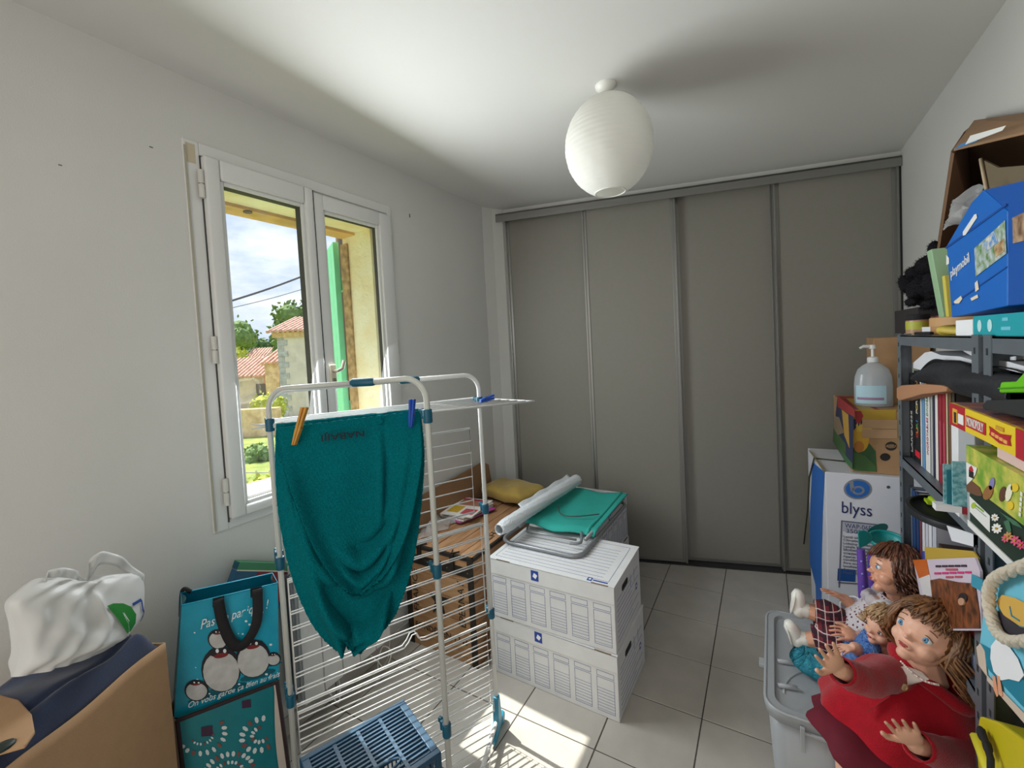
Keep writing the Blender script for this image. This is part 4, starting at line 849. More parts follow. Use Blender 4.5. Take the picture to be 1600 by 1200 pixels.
def circ(cx, cy, rx, ry, n=20, rot=0., a0=0., a1=2 * PI): return [(cx + rx * math.cos(a) * math.cos(rot) - ry * math.sin(a) * math.sin(rot), cy + rx * math.cos(a) * math.sin(rot) + ry * math.sin(a) * math.cos(rot)) for a in [a0 + (a1 - a0) * k / (n if a1 - a0 > 6 else n - 1) for k in range(n)]]
M_pengw = mat('penguin_belly', srgb(206, 206, 204), .4, noise=.2, nscale=30); M_pengk = flat('penguin_dark', 30, 26, 34, .5); M_pengr = flat('penguin_face_red', 128, 34, 38, .5); M_white = flat('white_paint_print', 232, 240, 242, .5); M_shadow = flat('printed_dark_teal', 8, 92, 108, .5)
for (cx, cy, rx, ry) in ((345, 1043, 29, 35), (395, 1027, 25.5, 29), (307, 1077, 17, 15.5), (340, 996, 14, 13.5), (427, 1029, 10, 9)):
    tprint('penguin_ground', circ(cx + rx * .3, cy + ry * .92, rx * 1.15, ry * .22, 14, -.25), M_shadow, pt, .001)
    pg = tprint('penguin_body', circ(cx, cy, rx + 2, ry + 2), M_pengk, pt, .0016)
    tprint('belly', circ(cx, cy + ry * .10, rx * .97, ry * .92), M_pengw, pg, .0024)
    tprint('face', circ(cx - rx * .02, cy - ry * .80, rx * .62, ry * .19, 14, -.2), M_pengk, pg, .0028); tprint('beak', circ(cx - rx * .02, cy - ry * .66, rx * .40, ry * .11, 12, -.2), M_pengr, pg, .0032)
    for s_ in (-.22, .18): tprint('eye', circ(cx + rx * s_, cy - ry * .86, rx * .09, ry * .09, 10), M_white, pg, .0038)
def ttext(s, px, py, pxr, pyr, size, fit_px):
    a = tfront(*uvt(px, py)); b = tfront(*uvt(pxr, pyr)); X_ = (b - a).normalized(); text('lettering', s, size, a.lerp(b, .5) + tq * .004, X_, Vector((0, 0, 1)), M_white, pt, fit=(b - a).length, shear=.25, extrude=.0006)
ttext('Pas de panique !', 312, 975, 418, 943, .040, 0)
ttext('On vous garde ça bien au frais', 293, 1101, 436, 1052, .024, 0)
rnd = random.Random(3)
for k in range(30):
    x_, y_ = rnd.uniform(300, 425), 0; y_ = 940 + (425 - x_) * .18 + rnd.uniform(0, 130); r = rnd.uniform(.8, 2.)
    tprint('snow_dot', circ(x_, y_, r * 1.3, r, 6), M_white, pt, .0013, 1)
def strap(pts, wpx, m, parent, off, name='carry_strap'):
    c = [onv(q.x, q.y, TA, TB) + tq * (off + .010 * math.sin(PI * i / 24)) for i, q in enumerate(bez([(a, b, 0) for a, b in pts], 24))]; n_ = len(c)
    hwid = wpx * .5 / FPX * (c[0] - CP).dot(CF)
    def f(u, v):
        i = min(n_ - 1, int(round(u * (n_ - 1)))); t_ = (c[min(i + 1, n_ - 1)] - c[max(i - 1, 0)]).normalized(); return c[i] + t_.cross(tq).normalized() * hwid * (2 * v - 1)
    return obj(name, MB().grid(f, n_ - 1, 2), m, parent, smooth=True, solid=.003)
strap([(340, 934), (346, 965), (358, 994), (372, 1004), (386, 994), (400, 965), (401, 918)], 15, M_black, pt, .014)
for x_, y_ in ((341, 937), (400, 922)): tprint('strap_patch', [(x_ - 9, y_ - 3), (x_ + 9, y_ - 7), (x_ + 9, y_ + 7), (x_ - 9, y_ + 11)], M_black, pt, .0030)
obj('far_strap', MB().tube(bez([quad(.1, 1) + bk * .7, quad(.02, 1) + bk * .8 + Vector((0, 0, .006)), quad(.02, .75) + bk * .95], 12), .006, 6), M_black, pt, smooth=True)
# ---------------------------------------------------------------- mosaic cool bag
M_tealb = mat('teal_coolbag', srgb(14, 122, 132), .45, noise=.12, nscale=12, bump=.05, bscale=60); M_lining = flat('beige_lining', 204, 190, 178, .7); M_choc = flat('dark_brown_piping', 44, 26, 30, .7)
LA, LB = (.225, .640), (.322, .905)
ct_ = thing('cool_bag', 'teal cool bag with a mosaic pattern under the penguin bag', 'bag', Vector((.21, .77, 0)))
lo = [onv(a, b, LA, LB) for a, b in ((277, 1126), (432, 1066))]
b0_, b1_ = Vector((*LA, 0)) + tq * .012, Vector((*LB, 0)) + tq * .012
q5 = [Vector((lo[0].x, lo[0].y, 0)) + te * .01, Vector((lo[1].x, lo[1].y, 0)) + te * .022, lo[1], lo[0]]
def lquad(u, v): return (q5[0].lerp(q5[1], u)).lerp(q5[3].lerp(q5[2], u), v)
def lfront(u, v): return lquad(u, v) + tq * (.016 * math.sin(PI * u) * math.sin(PI * min(1, v)) ** .5)
bk2 = -tq * .125
obj('front_panel', MB().grid(lfront, 30, 40), M_tealb, ct_, smooth=True)
obj('back_panel', MB().grid(lambda u, v: lquad(u, v) + bk2, 10, 10), M_tealb, ct_)
for u0 in (0, 1): obj('side_panel', MB().grid(lambda u, v: lquad(u0, v) + bk2 * u + te * (.015 if u0 else -.015) * math.sin(PI * u), 10, 20), M_lining if u0 == 0 else M_choc, ct_, smooth=True)
obj('lid_panel', MB().grid(lambda u, v: lquad(u, 1) + bk2 * v, 10, 6), M_tealb, ct_)
obj('bottom_panel', MB().grid(lambda u, v: lquad(u, 0) + bk2 * v + Vector((0, 0, .001)), 10, 6), M_tealb, ct_)
obj('piping', MB().tube([lfront(0, v / 20) for v in range(21)] + [lfront(u / 20, 1) for u in range(21)] + [lfront(1, 1 - v / 20) for v in range(21)], .006, 8), M_choc, ct_, smooth=True)
obj('edge_band', MB().grid(lambda u, v: lfront(1 - .10 * u * (.35 + .65 * math.sin(PI * min(1, v * 1.05))), v) + tq * .003, 4, 30), M_lining, ct_, smooth=True)
def uvl(px, py):
    P = onv(px, py, LA, LB); e_ = (q5[1] - q5[0]); u = (P - q5[0]).dot(e_) / e_.dot(e_); zt = q5[3].lerp(q5[2], u).z; return u, P.z / zt
def lprint(pts, m, nm='mosaic_piece'):
    vs_ = [lfront(*uvl(x_, y_)) + tq * .0018 for x_, y_ in pts]; return obj(nm, MB().poly(vs_), m, ct_)
MOS = [flat('mosaic_white', 214, 222, 224, .5), flat('mosaic_brown', 124, 78, 74, .5), flat('mosaic_plum', 62, 30, 60, .5)]
for (cx, cy, r, a0, a1, n_, s_) in ((322, 1142, 36, -.5, 2.6, 11, 5), (322, 1142, 18, .2, 2.6, 9, 2.6), (414, 1140, 30, 1.2, 4.9, 11, 5.5), (414, 1140, 14, .9, 4.6, 9, 4), (362, 1200, 38, -3.0, -.2, 13, 5), (362, 1200, 22, -3., -.2, 11, 3.5)):
    for k in range(n_):
        a = a0 + (a1 - a0) * k / (n_ - 1); x_, y_ = cx + r * math.cos(a), cy + r * math.sin(a) * .8 - math.cos(a) * r * .2
        lprint(circ(x_, y_, s_ * .95, s_ * .6, 6, a), MOS[0] if k % 4 else MOS[1 + k % 2])
for (x_, y_, s_) in ((330, 1136, 9), (394, 1093, 7)): lprint([(x_ - s_, y_ - s_ * .6), (x_ + s_, y_ - s_ * 1.0), (x_ + s_, y_ + s_ * .7), (x_ - s_, y_ + s_)], MOS[2])
# ---------------------------------------------------------------- comic box behind
gbx = thing('comic_game_box', 'colourful red, blue and green box behind the penguin bag', 'box', (.04, .97, .47))
R_ = Matrix.Rotation(math.radians(-26), 3, 'X'); gc = Vector((.040, .938, .640))
def gb(mb, y0, y1, z0, z1, x0, x1):
    vs0 = [Vector((x_, y_, z_)) for z_ in (z0, z1) for y_ in (y0, y1) for x_ in (x0, x1)]; mb.add([gc + R_ @ v for v in vs0], [(0, 1, 3, 2), (4, 6, 7, 5), (0, 4, 5, 1), (2, 3, 7, 6), (0, 2, 6, 4), (1, 5, 7, 3)]); return mb
obj('box_body', gb(MB(), -.09, .13, -.16, .125, -.018, .018), flat('comic_blue', 34, 92, 124, .5), gbx, bev=.002)
obj('green_band', gb(MB(), -.09, .13, .100, .1255, -.019, .0192), flat('comic_green', 62, 132, 92, .5), gbx)
obj('cream_line', gb(MB(), -.09, .13, .096, .100, -.019, .0192), flat('comic_cream', 226, 220, 196, .5), gbx)
obj('red_patch', gb(MB(), -.01, .12, -.1, .094, .018, .0192), flat('comic_red', 140, 22, 34, .5), gbx)
obj('yellow_patch', MB().prism([gc + R_ @ Vector((.0195, -.06 + .022 * math.cos(a), .03 + .035 * math.sin(a))) for a in [k * PI / 6 for k in range(12)]], (.001, 0, 0)), flat('comic_yellow', 226, 172, 40, .5), gbx)
# ---------------------------------------------------------------- metal shelving
M_steel = mat('grey_shelf_steel', srgb(112, 120, 128), .4, metal=.35, noise=.12, nscale=14)
M_hole = flat('post_hole', 40, 44, 48, .9)
SX0, SX1 = 2.030, 2.325
def shelving(label, y0, y1, levels, top):
    T = thing('shelving_unit', label, 'shelf', ((SX0 + SX1) / 2, (y0 + y1) / 2, 0), 'grey metal shelving units')
    for x_, sx in ((SX0, 1), (SX1, -1)):
        for y_, sy in ((y0, 1), (y1, -1)):
            pst = obj('post', MB().prism([(x_, y_, 0), (x_ + sx * .034, y_, 0), (x_ + sx * .034, y_ + sy * .002, 0), (x_ + sx * .002, y_ + sy * .002, 0), (x_ + sx * .002, y_ + sy * .034, 0), (x_, y_ + sy * .034, 0)], (0, 0, top)), M_steel, T)
            if x_ == SX0:
                mb = MB(); z = .05
                while z < top - .02: mb.box((x_ - .0003, y_ + sy * .018, z), (.001, .007, .013)); z += .05
                obj('post_holes', mb, M_hole, pst, kind='stuff')
    for z in levels:
        obj('shelf_board', MB().span((SX0 + .002, y0 + .003, z - .003), (SX1 - .002, y1 - .003, z)).span((SX0 + .002, y0 + .003, z - .030), (SX0 + .0045, y1 - .003, z)).span((SX1 - .0045, y0 + .003, z - .030), (SX1 - .002, y1 - .003, z)).span((SX0 + .002, y0 + .003, z - .030), (SX1 - .002, y0 + .005, z)).span((SX0 + .002, y1 - .005, z - .030), (SX1 - .002, y1 - .003, z)), M_steel, T)
    return T
ZA = 1.478; ZB = 1.090; ZC = .735
YA0, YA1 = 1.342, 1.996; YB0, YB1 = .62, 1.318
shelving('grey metal shelving unit holding the upright books', YA0, YA1, (ZA, ZB, ZC, .38, .06), ZA + .004)
shelving('grey metal shelving unit holding the stacked board games', YB0, YB1, (ZA, 1.115, .887, .45, .06), ZA + .004)
def yr(X, a, b, py): return onx(a, py, X).y, onx(b, py, X).y          # far, near
def slab(name, label, cat, X, a, b, py, z0, z1, depth, m, group=None, bev=.0015, tilt=0.):
    yf, yn = yr(X, a, b, py); mb = MB().prism([(X, yf, z0), (X, yn, z0), (X + tilt, yn, z1), (X + tilt, yf, z1)], (depth, 0, 0))
    return obj(name, mb, m, bev=bev, label=label, cat=cat, group=group, org=(X + depth / 2, (yf + yn) / 2, z0))
# ---------------------------------------------------------------- upright books, shelf at ZB
M_page = flat('book_pages', 226, 220, 206, .8)
BX = 2.056
books = [(1403.5, 1407, (186, 190, 120), 576, 'thin olive paperback against the shelf end'), (1407.5, 1411, (120, 138, 66), 578, 'thin green paperback by the shelf end'), (1411.5, 1415.5, (206, 214, 190), 574, 'pale green spined paperback among the upright books'),
         (1416, 1420, (232, 230, 224), 582, 'thin white hardback left of the black dictionary'), (1420.5, 1428.5, (26, 26, 28), 584, 'black dictionary with white title on its spine'), (1429, 1437.5, (28, 28, 32), 580, 'black encyclopedia with coloured letters on its spine'),
         (1438, 1440, (226, 226, 222), 592, 'narrow white booklet beside the black encyclopedia'), (1440.5, 1445, (104, 152, 196), 588, 'sky blue spined book among the upright books'), (1445.5, 1453, (228, 226, 222), 590, 'white dinosaur book with pink and green title'),
         (1453.5, 1457.5, (170, 172, 170), 596, 'grey spined book right of the dinosaur book'), (1458, 1460.5, (52, 52, 84), 598, 'thin navy book between grey and white spines'), (1461, 1465.5, (230, 224, 218), 602, 'white book beside the red pair'),
         (1466, 1471.5, (150, 36, 52), 604, 'dark red annual, first of the red pair'), (1472, 1477.5, (160, 38, 54), 606, 'dark red annual beside the beige book'), (1478, 1481, (206, 186, 150), 608, 'beige book right of the red pair'), (1481.5, 1486.5, (108, 82, 58), 610, 'brown book among the upright books'), (1487, 1492, (62, 54, 48), 614, 'dark brown book at the end of the row')]
BOOK = {}
for k, (a, b, c, ty, lb) in enumerate(books):
    yf, yn = yr(BX, a, b, 650); z1 = onx((a + b) / 2, ty, BX).z; z1 = max(z1, ZB + .22); dpt = .17 + .04 * ((k * 7) % 5) / 4
    T = thing('book', lb, 'book', (BX, (yf + yn) / 2, ZB + .0005), 'upright books on the middle shelf')
    m = flat('book_cover_%d' % k, *c, rough=.45)
    obj('cover', MB().span((BX, yn, ZB + .0005), (BX + .002, yf, z1)).span((BX, yn, ZB + .0005), (BX + dpt, yn + .0012, z1)).span((BX, yf - .0012, ZB + .0005), (BX + dpt, yf, z1)), m, T)
    obj('pages', MB().span((BX + .002, yn + .0013, ZB + .003), (BX + dpt - .004, yf - .0013, z1 - .004)), M_page, T); BOOK[k] = (T, yf, yn, z1)
def spine(k, s, col, size, z0, z1, name):
    T, yf, yn, zt = BOOK[k]; text('lettering', s, size, (BX - .0003, (yf + yn) / 2, (z0 + z1) / 2), (0, 0, 1), (0, 1, 0), flat(name, *col, rough=.5), T, fit=abs(z1 - z0), extrude=.0003)
spine(4, 'LAROUSSE', (226, 224, 220), .026, ZB + .02, ZB + .15, 'spine_white')
for s, col, i in (('C', (226, 60, 50), 0), ('U', (240, 150, 40), 1), ('A', (80, 170, 90), 2), ('I', (70, 150, 210), 3), ('P', (220, 220, 215), 5), ('O', (230, 210, 120), 6), ('R', (220, 220, 215), 7), ('I', (220, 120, 160), 8), ('P', (90, 170, 210), 10), ('L', (240, 160, 60), 11), ('U', (220, 220, 215), 12)):
    T, yf, yn, zt = BOOK[5]; text('lettering', s, .026, (BX - .0003, (yf + yn) / 2, ZB + .085 + i * .0142), (0, 0, 1), (0, 1, 0), flat('letter_%d' % i, *col, rough=.5), T, extrude=.0003)
obj('publisher_mark', MB().span((BX - .0008, BOOK[5][2] + .004, ZB + .018), (BX, BOOK[5][1] - .004, ZB + .036)), flat('mark_red', 214, 30, 50, .5), BOOK[5][0])
spine(8, 'INCROYABLES', (176, 70, 128), .022, ZB + .05, ZB + .155, 'spine_pink'); spine(8, 'DINOSAURES', (70, 130, 90), .022, ZB + .16, ZB + .25, 'spine_green')
for k in (12, 13):
    T, yf, yn, zt = BOOK[k]; obj('spine_stripe', MB().span((BX - .0006, (yf + yn) / 2 - .001, ZB + .05), (BX, (yf + yn) / 2 + .001, zt - .09)), flat('spine_pinkline', 214, 120, 150, .5), T)
# white folder and grey file beside the books
slab('document_folder', 'white folder standing between the books and the grey file box', 'folder', 2.020, 1486.5, 1496.5, 700, ZB + .001, ZB + .235, .20, flat('folder_white', 226, 226, 228, .5))
slab('file_box', 'pale grey file box standing behind the shelf posts', 'box', 2.021, 1497.5, 1522, 700, ZB + .001, ZB + .225, .22, flat('file_grey', 168, 170, 172, .5))
# brown cardboard tab lying in front of the books
cb = onx(1401, 614, 2.0)
pts = [(1401, 606), (1408, 602), (1440, 600), (1470, 602), (1479, 605), (1478, 612), (1440, 616), (1405, 626), (1401, 622)]
cbz = ZB + .245
obj('cardboard_sleeve', MB().prism([onx(a, b, 2.022) for a, b in pts], (.033, 0, 0)), flat('brown_card_lid', 170, 122, 88, .8), bev=.002, label='brown cardboard sleeve lying across the tops of the books', cat='cardboard')
# black bag and papers on the books
M_blackc = mat('black_nylon', srgb(26, 28, 34), .6, bump=.2, bscale=40)
def drape(X0, depth, top, bot, wob, n=40):             # cloth-like slab traced in the x = X0 plane
    def f(u, v):
        a = pl_(top, u); b = pl_(bot, u); p = onx(a[0] + (b[0] - a[0]) * v, a[1] + (b[1] - a[1]) * v, X0)
        p.x -= .020 * math.sin(PI * v) - wob * math.sin(u * 13 + v * 5) * math.sin(PI * v); return p
    mb = MB().grid(f, n, 12)
    def g(u, v):
        p = f(u, 0); return Vector((p.x + depth * v, p.y, p.z + .01 * math.sin(v * 6 + u * 9) - .01 * v))
    mb.grid(g, n, 10)
    def h(u, v):
        p = f(u, 1); return Vector((p.x + depth * v, p.y, p.z))
    return mb.grid(h, n, 6)
obj('black_bag', drape(2.040, .20, [(1434, 585), (1462, 566), (1500, 566), (1532, 577), (1600, 588)], [(1437, 596), (1462, 604), (1500, 616), (1532, 624), (1600, 640)], .006), M_blackc, smooth=True, label='black cloth bag lying over the upright books', cat='bag', solid=.002)
M_paper2 = mat('loose_paper', srgb(222, 222, 226), .7, bump=.05, bscale=20)
def sheet(label, X, pts, depth, th=.004, m=None, nm='paper_sheet', cat='paper', grp='loose papers above the books'):
    return obj(nm, MB().prism([onx(a, b, X) for a, b in pts], (depth, 0, 0)), m or M_paper2, label=label, cat=cat, group=grp)
sheet('crumpled white paper wedged above the black bag', 2.062, [(1420, 573), (1445, 551), (1455, 549), (1470, 555), (1500, 557), (1530, 566), (1530, 571), (1500, 563), (1462, 562), (1442, 579)], .18)
sheet('curled grey paper sheet under the top shelf', 2.072, [(1492, 537), (1502, 541), (1530, 552), (1575, 558), (1600, 555), (1600, 561), (1560, 566), (1530, 562), (1507, 550)], .17)
sheet('pile of white papers behind the shelf post', 2.050, [(1548, 562), (1575, 565), (1600, 572), (1600, 584), (1575, 578), (1548, 573)], .19)
# ---------------------------------------------------------------- shelf at ZC: binders and papers
DX = 2.052
binders = [(1422, 1425.5, (150, 168, 190), 792, 'pale blue thin binder at the shelf end'), (1426, 1431, (46, 74, 122), 790, 'navy binder, thicker of the two by the shelf end'), (1431.5, 1436, (40, 66, 116), 792, 'navy binder beside the dark red one'), (1436.5, 1440.5, (112, 60, 68), 794, 'dark red thin binder on the lower shelf'),
           (1441, 1445.5, (222, 220, 226), 796, 'white folder next to the dark red binder'), (1446, 1450.5, (204, 204, 214), 797, 'pale grey folder among the white folders'), (1451, 1456, (226, 224, 230), 798, 'white folder between two pale grey folders'), (1456.5, 1463, (196, 196, 208), 799, 'bluish grey folder at the end of the folders')]
for k, (a, b, c, ty, lb) in enumerate(binders):
    yf, yn = yr(DX, a, b, 830); z1 = ZC + .258 + .002 * (k % 3)
    T = thing('binder', lb, 'binder', (DX, (yf + yn) / 2, ZC + .0005), 'upright binders on the lower shelf')
    obj('cover', MB().span((DX, yn, ZC + .0005), (DX + .002, yf, z1)).span((DX, yn, ZC + .0005), (DX + .21, yn + .0012, z1)).span((DX, yf - .0012, ZC + .0005), (DX + .21, yf, z1)), flat('binder_%d' % k, *c, rough=.4), T)
    obj('pages', MB().span((DX + .004, yn + .0013, ZC + .003), (DX + .205, yf - .0013, z1 - .004)), M_page, T)
slab('turquoise_box', 'turquoise blue box standing behind the black oval tray', 'box', 2.20, 1424, 1470, 800, ZC + .001, onx(1440, 770, 2.20).z, .09, flat('turquoise_card', 34, 120, 156, .5))
oc = Vector((2.078, 1.70, ZC + .2625))
ov = thing('oval_tray', 'black oval tray sticking out over the upright binders', 'tray', oc)
n_ = 40
def ovr(s, z): return [oc + Vector(((.088 * s) * math.cos(2 * PI * k / n_), .13 * s * math.sin(2 * PI * k / n_), z)) for k in range(n_)]
mb = MB(); rings_ = [(.90, .0), (.985, .004), (1., .012), (.985, .020), (.90, .022), (.86, .012)]; vs_ = []
for s_, z in rings_: vs_ += ovr(s_, z)
mb.add(vs_, [(r * n_ + k, r * n_ + (k + 1) % n_, (r + 1) * n_ + (k + 1) % n_, (r + 1) * n_ + k) for r in range(len(rings_) - 1) for k in range(n_)] + [tuple(range(n_ - 1, -1, -1)), tuple((len(rings_) - 1) * n_ + k for k in range(n_))])
obj('tray_body', mb, flat('black_tray', 30, 32, 36, .45), ov, smooth='auto')
zt_ = oc.z + .0225
M_aqua = mat('aqua_pattern_card', srgb(150, 196, 200), .5, noise=.45, nscale=120, col2=srgb(70, 140, 150))
def yslab(name, label, cat, Y, a, b, ptop, depth, m, group=None, lean_=0., z0=None, h=None):
    A_, B_ = ony(a, 780, Y), ony(b, 780, Y); z0 = zt_ if z0 is None else z0; z1 = z0 + h if h else ony((a + b) / 2, ptop, Y).z
    return obj(name, MB().prism([(A_.x, Y, z0), (B_.x, Y, z0), (B_.x, Y + lean_, z1), (A_.x, Y + lean_, z1)], (0, depth, 0)), m, label=label, cat=cat, group=group, org=((A_.x + B_.x) / 2, Y + depth / 2, z0), bev=.001)
zt_ = oc.z + .0135
zp_ = ony(1492, 789, 1.38).z
def ybx(name, label, cat, Y, a, b, z0, z1, depth, m, group=None):
    A_, B_ = ony(a, 780, Y), ony(b, 780, Y); return obj(name, MB().span((A_.x, Y, z0), (B_.x, Y + depth, z1)), m, label=label, cat=cat, group=group, org=((A_.x + B_.x) / 2, Y + depth / 2, z0))
ybx('white_card_box', 'white card packet lying under the patterned cards', 'packet', 1.372, 1462, 1503, zp_ - .014, zp_ - .0006, .024, flat('packet_white', 228, 226, 228, .5))
ybx('red_packet', 'dark red packet lying beside the white packet', 'packet', 1.374, 1504, 1524, zp_ - .016, zp_ - .0006, .024, flat('packet_red', 162, 30, 44, .5))
ybx('patterned_card', 'aqua patterned card holder standing nearest the upright books', 'card', 1.386, 1475, 1491, zp_, ony(1482, 726, 1.386).z, .006, M_aqua, 'patterned aqua cards by the shelf post')
ybx('patterned_card', 'aqua patterned card holder in front of the teal booklet', 'card', 1.374, 1489, 1514, zp_, ony(1500, 722, 1.374).z, .006, M_aqua, 'patterned aqua cards by the shelf post')
ybx('teal_booklet', 'dark teal booklet tucked behind the patterned cards', 'booklet', 1.382, 1480, 1495, zp_, ony(1484, 735, 1.382).z, .003, flat('deep_teal', 10, 104, 118, .5))
c = Vector((2.055, 1.755, zt_ + .012))
obj('lime_clip', MB().tube([c + Vector((0, .02, 0)), c + Vector((0, -.02, .004)), c + Vector((.02, -.022, .006)), c + Vector((.03, .02, 0))], .007, 8).box(c + Vector((.01, 0, -.004)), (.05, .035, .008)), flat('lime_plastic', 178, 206, 40, .4), label='lime green plastic clip lying on the black tray', cat='clip', smooth='auto')
# right half of that shelf
slab('red_box', 'red box lying on the lower shelf under the tray', 'box', 2.045, 1482, 1528, 830, ZC + .105, ZC + .175, .19, flat('red_box_card', 178, 36, 36, .5))
slab('brown_book', 'dark brown book standing between folders and red box', 'book', 2.052, 1466, 1477, 840, ZC + .001, ZC + .19, .2, flat('dark_brown_book', 66, 46, 40, .6))
slab('flat_book', 'dark green edged book lying under the red box', 'book', 2.050, 1480, 1530, 860, ZC + .045, ZC + .075, .2, flat('dark_green_edge', 44, 62, 52, .6), 'flat books on the lower shelf')
slab('flat_book', 'blue grey book lying lowest on the shelf', 'book', 2.046, 1478, 1530, 860, ZC + .001, ZC + .044, .2, flat('blue_grey_edge', 120, 132, 160, .6), 'flat books on the lower shelf')
slab('flat_book', 'crimson book lying right under the red box', 'book', 2.052, 1482, 1530, 850, ZC + .076, ZC + .104, .2, flat('crimson_edge', 150, 30, 50, .6), 'flat books on the lower shelf')
sheet('white leaflet sticking out below the red box', 2.030, [(1479, 821), (1528, 837), (1528, 856), (1487, 845)], .003, nm='leaflet', cat='leaflet', grp=None)
decq = MB().prism([onx(a, b, 2.0295) for a, b in ((1513, 831), (1526, 836), (1526, 842), (1512, 836))], (-.0006, 0, 0)); 
# magazines leaning in front of the shelf (behind the dolls)
def lean(label, X, pts, th, m, nm, cat, tiltx=0.):
    P = [onx(a, b, X) for a, b in pts]; zmin = min(p.z for p in P)
    for p in P: p.x += (p.z - zmin) * tiltx
    c = sum(P, Vector()) / len(P); T = thing(nm, label, cat, (c.x, c.y, zmin)); obj('cover', MB().prism(P, (th, 0, 0)), m, T); return T, (lambda a, b: onx(a, b, X) + Vector(((onx(a, b, X).z - zmin) * tiltx, 0, 0)))
lean('mustard yellow folder standing behind the white and orange magazine', 2.0235, [(1444.5, 854), (1520, 861), (1528, 872), (1530, 985), (1452, 985)], .003, flat('folder_mustard', 190, 158, 60, .5), 'yellow_folder', 'folder')
lean('blue booklet edge behind the yellow folder', 2.0265, [(1441, 861), (1447, 861), (1452, 985), (1446, 985)], .003, flat('booklet_blue', 40, 74, 170, .5), 'blue_booklet', 'booklet')
T, F = lean('white magazine with an orange band and pink writing leaning on the shelf', 2.0180, [(1427, 875), (1523, 871), (1531, 892), (1534, 985), (1448, 985)], .004, flat('magazine_lilac', 216, 202, 216, .4), 'magazine', 'magazine')
def dec2(pts, m, nm='cover_print', off=-.0008): return obj(nm, MB().prism([F(a, b) + Vector((off, 0, 0)) for a, b in pts], (off, 0, 0)), m, T)
dec2([(1427, 875), (1448, 874), (1453, 898), (1437, 904)], flat('mag_orange', 206, 100, 28, .4)); dec2([(1437, 904), (1453, 898), (1462, 931), (1444, 931)], flat('mag_white', 226, 222, 222, .4))
dec2([(1455, 907), (1470, 904), (1500, 910), (1525, 912), (1532, 960), (1533, 982), (1464, 982)], mat('mag_photo_brown', srgb(146, 82, 44), .4, noise=.6, nscale=40, col2=srgb(70, 40, 26)), off=-.0011)
dec2(circ(1508, 935, 7, 8, 14), flat('mag_hair', 40, 28, 30, .5), off=-.002); dec2(circ(1507, 941, 5, 6, 12), flat('mag_skin', 196, 150, 120, .5), off=-.0026)
def mtext(s, a, b, size, m):
    P0, P1_ = F(*a), F(*b); text('lettering', s, size, P0.lerp(P1_, .5) + Vector((-.0008, 0, 0)), P1_ - P0, (0, 0, 1), m, T, fit=(P1_ - P0).length, extrude=.0003)
def mrow(a, b, m, n_=6, h=1.6):
    for k in range(n_):
        x0 = a[0] + (b[0] - a[0]) * k / n_; x1 = a[0] + (b[0] - a[0]) * (k + .82) / n_; y0 = a[1] + (b[1] - a[1]) * k / n_; dec2([(x0, y0 - h), (x1, y0 - h), (x1, y0 + h), (x0, y0 + h)], m, 'print_word')
mrow((1463, 885), (1513, 884), flat('mag_ink', 60, 40, 60, .6), 5); mrow((1479, 890), (1501, 889), flat('mag_pink', 190, 80, 100, .6), 1); mrow((1461, 896), (1521, 894), flat('mag_magenta', 206, 50, 120, .6), 5); mrow((1479, 902), (1507, 901), MATS['mag_pink'], 2)
lean('teal and grey card standing by the shelf post', 2.012, [(1518, 897), (1535, 906), (1535, 925), (1517, 915)], .003, flat('card_teal', 60, 150, 176, .5), 'small_card', 'card')
# ---------------------------------------------------------------- board games on the second unit
def gbox(label, X, a, b, zb, zt, depth, m, name='game_box', cat='game box', group='stacked game boxes', dz=0., topm=None, pyc=690):
    yf, yn = yr(X, a, b, pyc); T = thing(name, label, cat, (X + depth / 2, (yf + yn) / 2, zb), group)
    obj('box_body', MB().prism([(X, yf, zb), (X, yn, zb + dz), (X, yn, zt + dz), (X, yf, zt)], (depth, 0, 0)), m, T, bev=.001)
    if topm: obj('lid_print', MB().prism([(X + .004, yf - .004, zt + .0006), (X + .004, yn + .004, zt + dz + .0006), (X + depth - .004, yn + .004, zt + dz + .0006), (X + depth - .004, yf - .004, zt + .0006)], (0, 0, .0006)), topm, T)
    def dec(pts, mm, off=.0008, nm='print'): return obj(nm, MB().prism([onx(p, q, X) - Vector((off, 0, 0)) for p, q in pts], (-.0005, 0, 0)), mm, T)
    def txt(s, p, q, size, mm, off=.001):
        A_, B_ = onx(*p, X), onx(*q, X); text('lettering', s, size, A_.lerp(B_, .5) - Vector((off, 0, 0)), B_ - A_, (0, 0, 1), mm, T, fit=(B_ - A_).length, extrude=.0003)
    return T, dec, txt
z0 = 1.1155
T, dec, txt = gbox('dark green lid box with printed flowers lowest in the stack', 2.004, 1515, 1640, z0, 1.205, .28, flat('garden_dark_green', 26, 48, 36, .45), pyc=790)
M_pale = flat('label_white', 230, 230, 226, .5)
yf, yn = yr(2.004, 1515, 1640, 790); obj('lid_edge', MB().span((2.001, yn, z0), (2.003, yf, z0 + .012)), M_pale, T)
dec([(1516, 775), (1548, 806), (1548, 832), (1517, 800)], M_pale)
dec(circ(1523, 790, 3.5, 5, 12, .3), flat('label_green', 170, 196, 60, .5), .0014); dec([(1526, 788), (1539, 798), (1539, 801), (1526, 791)], flat('label_ink_green', 130, 170, 60, .5), .0014, 'print_word'); dec([(1526, 793), (1543, 807), (1543, 808), (1526, 794)], flat('label_ink_grey', 130, 130, 140, .5), .0014, 'print_word')
